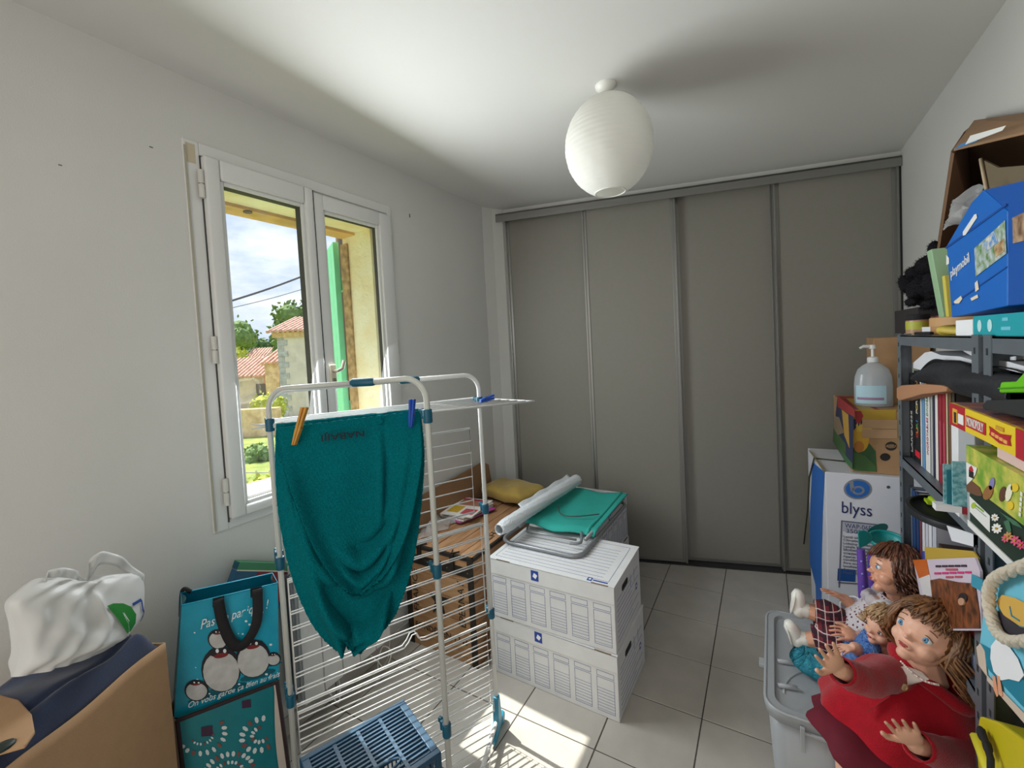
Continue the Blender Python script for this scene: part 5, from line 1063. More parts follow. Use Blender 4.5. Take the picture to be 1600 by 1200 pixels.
for (cx, cy, r, col, n_) in ((1560, 826, 8, (238, 236, 230), 9), (1557, 809, 6, (234, 232, 226), 8), (1578, 838, 7, (206, 150, 90), 7), (1589, 845, 8, (226, 92, 128), 7), (1573, 842, 6, (222, 90, 120), 7), (1598, 852, 7, (214, 70, 110), 7)):
    for k in range(n_):
        a = 2 * PI * k / n_; dec(circ(cx + r * .62 * math.cos(a), cy + r * .62 * math.sin(a), r * .42, r * .24, 8, a), flat('petal_%d_%d' % (cx, cy), *col, rough=.5), .0012 + .0001 * k, 'petal')
    dec(circ(cx, cy, r * .25, r * .25, 8), flat('flower_eye', 190, 150, 50, .5), .0024, 'flower_eye')
for pts in ([(1570, 815), (1578, 812), (1582, 830), (1577, 835)], [(1564, 800), (1590, 815), (1600, 826), (1585, 820)]): dec(pts, flat('flower_leaf', 66, 112, 84, .5), .0009, 'leaf_print')
T, dec, txt = gbox('green gardening game box with insects and yellow flowers', 1.994, 1510, 1640, 1.206, 1.278, .27, mat('garden_leaf_print', srgb(112, 160, 50), .4, noise=.8, nscale=34, col2=srgb(206, 200, 90)), dz=.0, pyc=760)
dec([(1511, 722), (1528, 731), (1525, 742), (1520, 750), (1512, 758)], M_pale); dec([(1516, 733), (1523, 738), (1523, 748), (1516, 745)], flat('brand_black', 30, 30, 32, .5), .0014); dec([(1516, 731), (1520, 728), (1523, 736), (1519, 737)], flat('brand_red', 190, 30, 40, .5), .0015)
dec([(1511, 758), (1520, 752), (1532, 762), (1536, 775), (1528, 775), (1512, 768)], flat('nut_brown', 112, 74, 52, .5)); dec(circ(1545, 770, 7, 12, 14, .4), flat('nut_brown2', 150, 102, 56, .5)); dec(circ(1551, 756, 4, 10, 12, .2), flat('iris_violet', 130, 124, 176, .5)); dec(circ(1568, 772, 5, 12, 12, .2), flat('bee_brown', 96, 60, 40, .5)); dec(circ(1578, 770, 5, 14, 12, .2), flat('petal_cream', 234, 232, 206, .5)); dec(circ(1587, 762, 6, 7, 12), flat('petal_yellow', 228, 196, 50, .5)); dec(circ(1580, 790, 5, 7, 12), MATS['petal_yellow'])
[dec([(1594 + k * .6, 806 - k * 8), (1597 + k * .6, 808 - k * 8), (1597.5 + k * .6, 802 - k * 8), (1594.5 + k * .6, 800 - k * 8)], M_pale, .0012, 'print_word') for k in range(5)]
T, dec, txt = gbox('pale pink book lying between the garden box and the grey tray', 2.004, 1558, 1640, 1.279, 1.300, .24, flat('pale_pink_card', 220, 190, 182, .6), name='pink_book', cat='book', pyc=720)
T, dec, txt = gbox('grey flat box directly under the red and yellow game', 1.998, 1534, 1640, 1.3005, 1.3095, .25, flat('grey_box_card', 158, 154, 150, .6), name='grey_box', cat='box', pyc=695)
yf, yn = yr(1.98, 1484.5, 1606, 665)
zt = onx(1484.5, 629, 1.98).z; zb_ = zt - .042
T, dec, txt = gbox('red and yellow board game box under the flat black case', 1.98, 1484.5, 1606, zb_, zt, .26, flat('game_yellow', 232, 200, 40, .4), topm=mat('game_lid_art', srgb(60, 70, 110), .4, noise=.7, nscale=40, col2=srgb(190, 120, 80)), pyc=665)
M_gred = flat('game_red', 178, 26, 44, .4)
obj('red_end', MB().span((1.9792, onx(1508, 650, 1.98).y, zb_), (1.98, yf, zt)), M_gred, T)
obj('red_end', MB().span((1.9792, yn, zb_), (1.98, onx(1588, 690, 1.98).y, zt)), M_gred, T)
yy = lambda px, py: onx(px, py, 1.98).y
zc_ = (zt + zb_) / 2
obj('mascot_panel', MB().span((1.9785, yy(1497, 655), zb_ + .006), (1.9792, yy(1490, 650), zt - .008)), flat('panel_gold', 220, 170, 50, .5), T)
obj('panel_figure', MB().span((1.978, yy(1496, 655), zb_ + .008), (1.9786, yy(1492.5, 650), zt - .014)), M_ink, T)
obj('age_panel', MB().span((1.9785, yy(1506.5, 655), zb_ + .010), (1.9792, yy(1498.5, 650), zt - .014)), M_pale, T)
obj('title_plate', MB().span((1.9785, yy(1541, 665), zc_ - .010), (1.9793, yy(1511, 660), zc_ + .010)), M_gred, T)
text('lettering', 'MONOPOLY', .022, (1.9783, (yy(1541, 665) + yy(1511, 660)) / 2, zc_), (0, -1, 0), (0, 0, 1), M_pale, T, fit=abs(yy(1539, 665) - yy(1513, 660)), extrude=.0003)
y0_, y1_ = yy(1547, 668), yy(1581, 685)
obj('ribbon', MB().prism([(1.9793, y0_, zc_ - .006), (1.9793, (y0_ + y1_) / 2, zc_ - .012), (1.9793, y1_, zc_ - .008), (1.9793, y1_ + .004, zc_ + .000), (1.9793, y1_, zc_ + .008), (1.9793, (y0_ + y1_) / 2, zc_ + .003), (1.9793, y0_, zc_ + .008), (1.9793, y0_ - .004, zc_)], (-.0006, 0, 0)), M_gred, T)
for k in range(4): obj('ribbon_word', MB().span((1.9780, y0_ + (y1_ - y0_) * (.14 + .19 * k), zc_ - .0045 - .001 * k), (1.9787, y0_ + (y1_ - y0_) * (.29 + .19 * k), zc_ + .0005 - .001 * k)), flat('ribbon_gold', 232, 170, 90, .5), T)
obj('ribbon_word', MB().span((1.9780, y0_ + (y1_ - y0_) * .35, zc_ + .008), (1.9793, y0_ + (y1_ - y0_) * .68, zc_ + .014)), flat('gold_ink', 200, 150, 50, .5), T)
# black slab and green plastic piece on top of the games
kb = [onx(a, b, 1.985) for a, b in ((1534, 633), (1540, 627), (1600, 626), (1640, 627), (1640, 662), (1600, 656), (1545, 644), (1535, 641))]
obj('black_case', MB().prism([(p.x, p.y, p.z + .002) for p in kb], (.22, 0, 0)), flat('black_case_plastic', 34, 36, 38, .5), bev=.003, label='flat black case lying on the red and yellow board game', cat='case')
kg = [onx(a, b, 2.010) for a, b in ((1560, 626), (1563, 609), (1586, 609), (1600, 594), (1640, 592), (1640, 628))]
gt = thing('green_toy', 'bright green plastic toy on the flat black case', 'toy', kg[0]); obj('toy_body', MB().prism([(p.x, p.y, p.z + .013) for p in kg], (.12, 0, 0)), flat('lime_green_plastic', 106, 196, 16, .4), gt, bev=.003)
obj('toy_seam', MB().prism([onx(a, b, 2.0095) + Vector((0, 0, .013)) for a, b in ((1562, 618), (1640, 617), (1640, 619), (1562, 620))], (-.002, 0, 0)), flat('lime_green_shade', 70, 150, 16, .4), gt)
# ---------------------------------------------------------------- things on the top shelf
ZT_ = ZA + .0008
TX = 2.075
def top_y(a, b): return yr(TX, a, b, 505)
# jar
yf, yn = yr(2.06, 1402, 1427, 510); jc = Vector((2.092, (yf + yn) / 2, ZT_)); jr = min(.030, (yf - yn) / 2)
jz = onx(1414, 487, 2.06).z; hj = .062
jar = thing('craft_jar', 'small jar with black lid and yellow green label', 'jar', jc)
obj('glass', MB().lathe([(jr * .96, 0), (jr, .004), (jr, hj * .72), (jr * .9, hj * .76)], jc, 24), flat('jar_amber', 172, 132, 108, .3), jar, smooth='auto'); obj('jar_label', MB().lathe([(jr * 1.01, hj * .25), (jr * 1.012, hj * .66)], jc, 24, cap=False), flat('jar_label_lime', 172, 172, 60, .5), jar, smooth=True); obj('lid', MB().lathe([(jr * .96, hj * .74), (jr * .98, hj), (jr * .9, hj * 1.03)], jc, 24), M_black, jar, smooth='auto')
slab('black_carton', 'black carton standing behind the craft jar', 'box', 2.14, 1398, 1434, 505, ZT_, ZT_ + .095, .08, flat('carton_black', 46, 42, 44, .6))
yf, yn = yr(2.10, 1428, 1458, 505); cc = thing('craft_tray', 'white open carton with cards beside the craft jar', 'box', (2.12, (yf + yn) / 2, ZT_))
obj('carton', MB().span((2.095, yn, ZT_), (2.19, yf, ZT_ + .004)).span((2.095, yn, ZT_), (2.097, yf, ZT_ + .022)).span((2.188, yn, ZT_), (2.19, yf, ZT_ + .06)).span((2.095, yf - .002, ZT_), (2.19, yf, ZT_ + .05)).span((2.095, yn, ZT_), (2.19, yn + .002, ZT_ + .04)), M_wht, cc); obj('picture_card', MB().prism([(2.12, yn + .01, ZT_ + .004), (2.13, yf - .01, ZT_ + .004), (2.135, yf - .014, ZT_ + .055), (2.125, yn + .008, ZT_ + .055)], (.001, 0, 0)), flat('card_red', 150, 70, 66, .5), cc)
yf, yn = yr(2.085, 1452, 1486, 505); wc = Vector((2.15, (yf + yn) / 2 + .012, ZT_)); wr = (yf - yn) / 2 * .85
wb = thing('wooden_box', 'round pale wooden box under the black plush toy', 'box', wc); obj('box_base', MB().lathe([(wr, 0), (wr, .03)], wc, 28), flat('thin_wood', 186, 140, 92, .6), wb, smooth='auto'); obj('lid', MB().lathe([(wr * 1.03, .022), (wr * 1.03, .045), (wr, .047)], wc, 28), flat('thin_wood_lid', 196, 152, 104, .6), wb, smooth='auto')
obj('yellow_cloth', pillow((2.075, yr(2.06, 1465, 1492, 515)[1] + .03, ZT_ + .011), .028, .04, .010, .4, .5, lambda p, th, ph: Vector((p.x * (1 + .2 * math.sin(5 * th)), p.y * (1 + .2 * math.cos(4 * th)), p.z + .004 * math.sin(7 * th))), 30, 12), flat('yellow_foil', 196, 172, 70, .5), smooth=True, label='crumpled yellow cloth on the top shelf edge', cat='cloth')
yf, yn = yr(2.045, 1431, 1452, 520); obj('black_pen', MB().tube([(2.045, yf, ZT_ + .005), (2.05, yn, ZT_ + .005)], .0045, 8), M_black, smooth='auto', label='black marker lying at the front of the top shelf', cat='pen')
slab('white_carton', 'small white carton with red print on the top shelf', 'box', 2.040, 1493, 1519, 505, ZT_, ZT_ + .034, .1, M_wht)
# black plush
M_plush = mat('black_plush', srgb(34, 32, 36), .95, bump=.8, bscale=180, spec=.1)
pp = thing('plush_toy', 'black plush toy slumped on the top shelf', 'plush toy', (2.17, 1.72, ZT_ + .048))
def pb(px, py, X, r, sc=(1, 1, 1)): return (onx(px, py, X), tuple(r * k for k in sc))
mb = MB()
for (c_, r_) in (pb(1450, 452, 2.17, .060, (1, 1.15, 1)), pb(1424, 446, 2.15, .036, (1, 1.1, .9)), pb(1455, 414, 2.17, .045, (1, 1.05, .8)), pb(1432, 425, 2.16, .034, (1, 1.2, .7)), pb(1418, 440, 2.15, .030), pb(1470, 440, 2.18, .05), pb(1425, 472, 2.11, .020, (1, 1.6, .8)), pb(1452, 476, 2.12, .022, (1, 1.9, .7)), pb(1478, 474, 2.13, .022, (1, 1.6, .7)), pb(1460, 392, 2.17, .024, (.8, 1, 1.5))): mb.ell(c_, r_, 16, 10); mb.cone(onx(1450, 452, 2.17), c_, .012, .012)
me = mb.mesh(org=pp.location); o = bpy.data.objects.new('tmp', me); COL.objects.link(o)
md = o.modifiers.new('union', 'REMESH'); md.mode = 'VOXEL'; md.voxel_size = .005; md = o.modifiers.new('soft', 'SMOOTH'); md.iterations = 6
dg = bpy.context.evaluated_depsgraph_get(); dg.update(); me = bpy.data.meshes.new_from_object(o.evaluated_get(dg)); bpy.data.objects.remove(o); me.materials.clear()
obj('plush_body', me, M_plush, pp, smooth=True)
rnd = random.Random(2); mb = MB()
for k in range(2500):
    i = rnd.randrange(len(me.vertices)); p = me.vertices[i].co + pp.location; nrm = me.vertices[i].normal; d = (nrm + Vector((rnd.gauss(0, .5), rnd.gauss(0, .5), rnd.gauss(0, .5)))).normalized() * .009; s_ = d.orthogonal().normalized() * .0012; mb.add([p - s_, p + s_, p + d], [(0, 1, 2)])
obj('fur', mb, M_plush, pp, kind='stuff')
slab('green_folder', 'pale green folder standing beside the blue carry box', 'folder', 2.11, 1471, 1479, 480, ZT_, onx(1475, 388, 2.11).z, .16, flat('folder_mint', 156, 190, 150, .5), tilt=-.03)
slab('yellow_folder', 'narrow yellow folder beside the pale green folder', 'folder', 2.10, 1480, 1484, 480, ZT_, onx(1482, 430, 2.10).z, .16, flat('folder_yellow2', 216, 200, 90, .5), tilt=-.01)
# teal flat box
yf, yn = yr(2.036, 1520, 1640, 490); T = thing('teal_box', 'flat turquoise box under the blue carry box', 'box', (2.15, (yf + yn) / 2, ZT_), None)
z1 = ZT_ + .040
obj('box_body', MB().span((2.036, yn, ZT_), (2.28, yf, z1)), flat('teal_box_card', 24, 160, 172, .45), T, bev=.0015)
for px in (1531, 1547): obj('white_print', MB().prism([(2.0356, onx(px, 488, 2.036).y + .010 * math.cos(a), ZT_ + .020 + .012 * math.sin(a)) for a in [k * PI / 6 for k in range(12)]], (-.0006, 0, 0)), flat('pale_aqua', 190, 226, 228, .5), T)
for (px_, w_, z_) in ((1571, .022, .030), (1572, .036, .014)): obj('print_word', MB().span((2.0352, onx(px_, 485, 2.036).y - w_ / 2, ZT_ + z_ - .003), (2.0358, onx(px_, 485, 2.036).y + w_ / 2, ZT_ + z_ + .003)), flat('soft_aqua', 110, 196, 216, .5), T)
# blue carry box
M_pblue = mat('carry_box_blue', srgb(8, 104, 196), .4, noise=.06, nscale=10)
BXX = 2.045
CB_ = thing('blue_carry_box', 'bright blue toy carry box with a white handle slot', 'box', onx(1560, 480, BXX) + Vector((.1, 0, 0)))
fz = [(1487, 496), (1574, 478), (1574, 330), (1536, 297), (1518, 316), (1479, 384)]
zsh = Vector((0, 0, max(0, z1 + .001 - min(onx(a, b, BXX).z for a, b in fz))))
Pf = [onx(a, b, BXX) for a, b in fz]
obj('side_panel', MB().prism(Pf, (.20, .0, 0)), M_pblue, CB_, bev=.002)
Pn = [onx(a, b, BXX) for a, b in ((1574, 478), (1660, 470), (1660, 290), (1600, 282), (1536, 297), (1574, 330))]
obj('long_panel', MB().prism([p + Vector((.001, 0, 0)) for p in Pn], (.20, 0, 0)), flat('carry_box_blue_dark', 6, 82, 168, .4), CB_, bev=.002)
def bdec(pts, m, off=.001, nm='print'): return obj(nm, MB().prism([onx(a, b, BXX) - Vector((off, 0, 0)) for a, b in pts], (-.0006, 0, 0)), m, CB_)
bdec([(1506, 362), (1524, 335), (1527, 334), (1528, 340), (1510, 367), (1506, 368)], M_pale, nm='handle_slot')
bdec([(1480, 398), (1484, 403), (1484, 412), (1480, 414)], M_pale)
bdec([(1524, 388), (1572, 344), (1574, 396), (1526, 432)], mat('toy_scene_print', srgb(96, 138, 70), .4, noise=.9, nscale=60, col2=srgb(200, 208, 214)), nm='picture')
bdec([(1538, 380), (1556, 360), (1562, 378), (1545, 392)], mat('toy_scene_blue', srgb(70, 140, 206), .4, noise=.7, nscale=80, col2=srgb(226, 220, 200)), .0018, 'picture')
bdec([(1556, 385), (1571, 372), (1572, 392), (1558, 402)], mat('toy_scene_tan', srgb(206, 180, 140), .4, noise=.6, nscale=90, col2=srgb(150, 110, 70)), .0018, 'picture')
bdec([(1478, 386), (1573, 318), (1574, 321), (1479, 389)], flat('carry_box_crease', 4, 70, 150, .5), .0006, 'crease')
bdec([(1489, 474), (1574, 416), (1574, 418), (1489, 477)], MATS['carry_box_crease'], .0006, 'crease')
bdec([(1584, 340), (1610, 328), (1610, 374), (1585, 380)], mat('toy_horse_print', srgb(190, 160, 130), .4, noise=.7, nscale=50, col2=srgb(110, 80, 60)), .0012, 'picture')
for pts in ([(1492, 471), (1503, 462), (1505, 467), (1500, 474), (1493, 474)], [(1518, 466), (1529, 460), (1530, 465), (1520, 470)], [(1525, 442), (1529, 438), (1531, 452), (1526, 456)]): bdec(pts, flat('torn_patch', 222, 208, 186, .8), .0012, 'torn_patch')
A_, B_ = onx(1487, 428, BXX), onx(1516, 402, BXX); text('lettering', 'playmobil', .030, A_.lerp(B_, .5) - Vector((.0012, 0, 0)), B_ - A_, (0, 0, 1), M_pale, CB_, fit=(B_ - A_).length, extrude=.0004)
# big open cardboard box behind / above
M_cbx = mat('dark_brown_cardboard', srgb(124, 92, 66), .85, noise=.15, nscale=6)
bx = thing('cardboard_box', 'large open brown cardboard box above the blue carry box', 'box', onx(1530, 420, 2.15))
X1, X2 = 2.125, 2.31
pts1 = [(1462, 397), (1486, 236), (1507, 205), (1523, 192), (1560, 184), (1600, 180), (1680, 170), (1680, 420), (1470, 420)]
P_ = [onx(a, b, X2) for a, b in pts1]
obj('back_wall', MB().prism(P_, (.004, 0, 0)), M_cbx, bx)
e0 = [onx(a, b, X1) for a, b in ((1462, 400), (1486, 238), (1500, 236), (1482, 396))]
obj('side_flap', MB().add([onx(1462, 402, X1), onx(1487, 238, X1), onx(1506, 206, X2 - .002), onx(1530, 400, X2 - .002), onx(1466, 402, X1), onx(1491, 240, X1), onx(1510, 210, X2 - .002), onx(1533, 400, X2 - .002)], [(0, 1, 2, 3), (7, 6, 5, 4), (0, 4, 5, 1), (1, 5, 6, 2), (2, 6, 7, 3), (3, 7, 4, 0)]), M_cbx, bx)
obj('top_flap', MB().add([onx(1490, 236, X1), onx(1660, 196, X1), onx(1660, 172, X2 - .01), onx(1522, 192, X2 - .01), onx(1490, 232, X1), onx(1660, 192, X1), onx(1660, 168, X2 - .01), onx(1522, 188, X2 - .01)], [(0, 1, 2, 3), (7, 6, 5, 4), (0, 4, 5, 1), (1, 5, 6, 2), (2, 6, 7, 3), (3, 7, 4, 0)]), M_kraft, bx)
obj('blue_tape', MB().poly([onx(1490, 234, X1 - .002), onx(1500, 226, X1 - .002), onx(1530, 213, X1 - .002), onx(1526, 221, X1 - .002)]), flat('tape_blue', 70, 130, 190, .4), bx); obj('label_strip', MB().poly([onx(1508, 226, X1 - .003), onx(1516, 212, X1 - .003), onx(1572, 196, X1 - .003), onx(1566, 204, X1 - .003)]), M_pale, bx)
obj('inner_flap', MB().prism([onx(a, b, 2.16) for a, b in ((1536, 250), (1560, 262), (1680, 252), (1680, 290), (1540, 300))], (.004, .0, 0)), flat('flap_olive', 112, 98, 76, .8), bx)
obj('flap_edge', MB().tube([onx(1532, 248, 2.155), onx(1536, 270, 2.155), onx(1541, 296, 2.155)], .0035, 6), flat('flap_light_edge', 190, 170, 140, .8), bx, smooth=True)
obj('bottom_wall', MB().add([onx(1470, 402, X1), onx(1680, 402, X1), onx(1680, 402, X2), onx(1480, 402, X2)], [(0, 1, 2, 3)]), M_cbx, bx, solid=.004)
obj('cellophane', MB().grid(lambda u, v: onx(1484 + 34 * u + 6 * v, 338 - 46 * u * (1 - .3 * v) + 20 * v, 2.10) + Vector((.02 * math.sin(u * 7 + v * 5), 0, .006 * math.sin(u * 15))), 14, 10), M_plas, label='crinkled clear film sticking out behind the blue carry box', cat='film', smooth=True)
# ---------------------------------------------------------------- second unit, lower: bird bag and yellow case
M_canv = mat('bag_canvas_blue', srgb(112, 196, 220), .7, noise=.05, nscale=20, bump=.05, bscale=200); M_canvb = flat('bag_canvas_teal', 12, 124, 150, .7); M_canvc = flat('bag_canvas_cream', 206, 186, 168, .7)
GX = 1.992; gb_ = thing('beach_bag', 'blue canvas bag with rope handle and a pelican print', 'bag', onx(1580, 1060, GX) + Vector((.06, 0, -.02)))
out = [(1536, 935), (1540, 915), (1562, 893), (1590, 880), (1660, 868), (1660, 1200), (1600, 1128), (1545, 1062), (1532, 1040), (1527, 1010)]
obj('bag_body', MB().prism([onx(a, b, GX) for a, b in out], (.15, 0, 0)), M_canv, gb_, bev=.008)
def gdec(pts, m, off=.001, nm='print'): return obj(nm, MB().prism([onx(a, b, GX) - Vector((off, 0, 0)) for a, b in pts], (-.0006, 0, 0)), m, gb_)
gdec([(1533, 1005), (1552, 1016), (1600, 1062), (1660, 1105), (1660, 1160), (1600, 1104), (1548, 1048), (1536, 1030)], M_canvb)
gdec([(1528, 1012), (1534, 1006), (1541, 1018), (1545, 1058), (1532, 1040)], M_canvc, .0016); gdec([(1545, 1056), (1600, 1112), (1660, 1170), (1660, 1190), (1600, 1127), (1545, 1064)], M_canvc, .0016)
gdec([(1552, 1010), (1560, 1000), (1580, 1010), (1594, 1030), (1604, 1056), (1596, 1066), (1580, 1062), (1568, 1064), (1556, 1050), (1551, 1030)], M_wht, .0022, 'pelican_body')
gdec([(1560, 940), (1570, 930), (1590, 935), (1620, 950), (1640, 980), (1620, 985), (1596, 978), (1572, 962)], flat('pelican_yellow', 214, 170, 76, .6), .0022, 'pelican_beak'); gdec([(1563, 955), (1574, 963), (1596, 980), (1630, 988), (1630, 1002), (1590, 1000), (1574, 994), (1565, 975)], flat('pelican_dark', 46, 40, 50, .6), .0022, 'pelican_pouch'); gdec([(1560, 958), (1564, 965), (1574, 995), (1580, 1004), (1572, 1002), (1561, 980)], M_wht, .0026, 'pelican_neck')
for a in (1555, 1562): gdec([(a, 1056), (a + 4, 1058), (a + 9, 1088), (a + 7, 1090), (a + 2, 1078)], flat('pelican_legs', 226, 158, 122, .6), .0028, 'pelican_leg')
gdec([(1582, 948), (1583, 948), (1586, 962), (1598, 970), (1598, 972), (1585, 964)], M_canvb, .003, 'beak_line')
M_rope = mat('cotton_rope', srgb(206, 196, 178), .9, bump=.6, bscale=120)
rp = [onx(q.x, q.y, GX - .012) for q in bez([(1640, 870, 0), (1600, 885, 0), (1566, 898, 0), (1549, 913, 0), (1545, 940, 0), (1552, 975, 0), (1564, 994, 0), (1585, 1003, 0), (1620, 1000, 0), (1650, 992, 0)], 90)]
mb = MB()
for s_ in range(3):
    pts = []
    for i, p in enumerate(rp):
        t_ = (rp[min(i + 1, len(rp) - 1)] - rp[max(i - 1, 0)]).normalized(); a = t_.cross(Vector((1, 0, 0))).normalized(); ph = i * .55 + s_ * 2 * PI / 3
        pts.append(p + a * math.cos(ph) * .0042 + Vector((1, 0, 0)) * math.sin(ph) * .0042)
    mb.tube(pts, .0048, 8)
obj('rope_handle', mb, M_rope, gb_, smooth=True)
yc = thing('yellow_case', 'yellow plastic case with black clasps on the lower shelf', 'case', onx(1570, 1190, 2.0) + Vector((.06, 0, -.2)))
YX = 2.0
obj('case_body', MB().prism([onx(a, b, YX) for a, b in ((1524, 1150), (1530, 1118), (1560, 1128), (1608, 1162), (1608, 1310), (1560, 1290), (1530, 1230))], (.16, 0, 0)), flat('case_yellow', 206, 190, 30, .4), yc, bev=.004)
obj('case_rim', MB().tube([onx(1524, 1150, YX - .004), onx(1545, 1205, YX - .004), onx(1560, 1250, YX - .004)], .008, 8), flat('case_yellow_light', 222, 210, 60, .4), yc, smooth=True)
for (a, b) in ((1534, 1147), (1543, 1167)): obj('clasp', MB().ell(onx(a, b, YX - .010), (.006, .013, .012), 12, 8), M_black, yc, smooth=True)
obj('strap', MB().tube([onx(1534, 1140, YX - .012), onx(1540, 1160, YX - .014), onx(1548, 1185, YX - .014), onx(1548, 1230, YX - .012)], .005, 8), M_black, yc, smooth=True)
# ---------------------------------------------------------------- air conditioner carton
M_acw = mat('carton_white', srgb(214, 214, 222), .6, noise=.04, nscale=10); M_acb = flat('carton_blue', 30, 104, 188, .5)
AL1, AL0 = Vector((1.846, 3.11, 0)), Vector((1.884, 2.62, 0)); AR0, AR1 = Vector((2.300, 2.628, 0)), Vector((2.285, 3.13, 0)); AH = .852
ac = thing('appliance_carton', 'tall white and blue appliance carton by the closet', 'box', (2.08, 2.86, 0))
obj('box_body', MB().prism([AL0, AR0, AR1, AL1], (0, 0, AH)), M_acw, ac, bev=.003)
def adec(pts, m, off=.0012, nm='print'): return decal(nm, pts, ((AL0.x, AL0.y), (AR0.x, AR0.y)), m, ac, off)
decal('blue_side', [(1270, 722), (1289, 738), (1286, 800), (1284, 880), (1284, 960), (1276, 960), (1275, 915), (1266, 880), (1266, 800)], ((AL1.x, AL1.y), (AL0.x, AL0.y)), M_acb, ac, .0012)
decal('top_band', [(1264, 703), (1289, 739), (1289, 734), (1268, 706)], ((AL1.x, AL1.y), (AL0.x, AL0.y)), flat('tape_olive', 130, 116, 60, .6), ac, .0016)
obj('strap', MB().tube([onz(1330, 722, AH + .003), onz(1272, 716, AH + .003), onv(1266, 745, AL1, AL0) - Vector((.004, 0, 0)), onv(1263, 800, AL1, AL0) - Vector((.004, 0, 0)), onv(1258, 850, AL1, AL0) - Vector((.006, 0, 0))], .004, 6), flat('strap_dark', 60, 58, 40, .6), ac, smooth=True)
adec(circ(1340, 764, 22, 16, 28), flat('logo_silver', 150, 154, 166, .35, metal=.4), nm='logo_oval'); adec(circ(1340, 764, 19, 13.5, 28), flat('logo_blue2', 40, 100, 176, .4), .0018, 'logo_disc'); adec(circ(1341, 766, 10, 7, 20), MATS['logo_silver'], .0024, 'logo_ring'); adec(circ(1341, 766, 6, 4, 16), MATS['logo_blue2'], .003, 'logo_core'); adec([(1327, 752), (1333, 751), (1335, 766), (1329, 768)], MATS['logo_silver'], .0024, 'logo_stem')
Apl = ((AL0.x, AL0.y), (AR0.x, AR0.y)); An = Vector((AR0.y - AL0.y, -(AR0.x - AL0.x), 0)).normalized()
def atext(s, a, b, size, m, fit=True, align='CENTER'):
    P, Q = onv(*a, *Apl), onv(*b, *Apl); text('lettering', s, size, (P.lerp(Q, .5) if align == 'CENTER' else P) + An * .0012, Q - P, (0, 0, 1), m, ac, fit=(Q - P).length if fit else None, extrude=.0004, align=align)
M_nvy = flat('carton_navy_ink', 34, 44, 96, .5); M_gry = flat('carton_grey_ink', 96, 98, 116, .5)
atext('blyss', (1315, 793), (1362, 799), .078, M_nvy); MATS
adec([(1316, 813), (1372, 819), (1372, 821), (1316, 815)], M_gry); adec([(1314, 813), (1316, 813), (1312, 918), (1310, 918)], M_gry); adec([(1317, 815), (1366, 820), (1366, 834), (1317, 830)], flat('carton_grey_panel', 172, 174, 186, .5))
atext('WAP-06E', (1320, 821), (1362, 826), .030, M_nvy); atext('3500', (1322, 829), (1346, 832), .026, M_nvy)
for k, s_ in enumerate(('Local air conditioner', 'Climatiseur local', 'Lokalny klimatyzator', 'Lokale Klimaanlage', 'Мобильный', 'кондиционер', 'Aparat de aer', 'condiționat local', 'Aire acondicionado', 'localizado', 'Ar condicionado', 'Mobil klima')): atext(s_, (1317, 838 + k * 5.1), (1366, 843 + k * 5.1), .0165, M_gry, False, 'LEFT')
adec([(1309, 888), (1337, 890), (1336, 909), (1308, 907)], flat('carton_panel_blue', 24, 74, 140, .5)); adec([(1310, 909), (1340, 911), (1339, 913), (1309, 911)], M_gry); adec([(1312, 930), (1340, 934), (1340, 945), (1312, 942)], flat('carton_panel_blue2', 30, 80, 150, .5))
adec(circ(1388, 761, 3, 2.4, 10), flat('carton_hole', 80, 76, 80, .8))
# ---------------------------------------------------------------- coffee carton on it
M_kr2 = mat('kraft_carton', srgb(176, 138, 100), .8, noise=.08, nscale=9)
KL, KR = Vector((1.985, 2.655, 0)), Vector((2.295, 2.660, 0)); KB0 = Vector((1.982, 3.28, 0)); kz0, kz1 = AH + .0005, 1.136
kc = thing('printed_carton', 'kraft carton with a colourful sun picture under the gel bottle', 'box', (2.13, 2.95, kz0))
obj('box_body', MB().prism([(p.x, p.y, kz0) for p in (KL, KR, Vector((2.295, 3.26, 0)), KB0)], (0, 0, kz1 - kz0)), M_kr2, kc, bev=.003)
kf = ((KL.x, KL.y), (KR.x, KR.y)); ks = ((KB0.x, KB0.y), (KL.x, KL.y))
def kd(pts, col, plane=kf, off=.001, nm='print'): return decal(nm, pts, plane, flat('print_%d_%d_%d' % col, *col, rough=.55), kc, off)
kd([(1336, 640), (1400, 640), (1400, 656), (1336, 655)], (186, 150, 50)); kd([(1334, 655), (1346, 655), (1354, 662), (1352, 690), (1334, 690)], (30, 40, 84)); kd([(1333, 690), (1356, 690), (1368, 705), (1370, 737), (1333, 735)], (52, 92, 50)); 
kd(circ(1344, 686, 14, 20, 18), (214, 164, 44), off=.0016); kd(circ(1342, 698, 8, 9, 14), (190, 120, 44), off=.0022); kd([(1333, 706), (1352, 712), (1368, 728), (1369, 737), (1333, 735)], (70, 110, 58), off=.0028); kd([(1336, 642), (1345, 642), (1349, 650), (1343, 662), (1337, 660)], (170, 40, 44), off=.0022)
for k in range(6): kd([(1337 + k * 4, 664 + (k % 2) * 3), (1340 + k * 4, 660), (1342 + k * 4, 672), (1339 + k * 4, 676)], (226, 190, 70), off=.0026)
for (y0, y1) in ((655, 669), (670, 684)): kd([(1347, y0), (1402, y0 + 1), (1402, y1 + 1), (1347, y1)], (190, 152, 114), off=.003)
kd(circ(1392, 697, 9, 7, 18), (40, 36, 32), off=.001); kd(circ(1392, 697, 8, 3, 16), (170, 134, 98), off=.0016); kd(circ(1383, 714, 8, 6, 18), (34, 28, 26), off=.001)
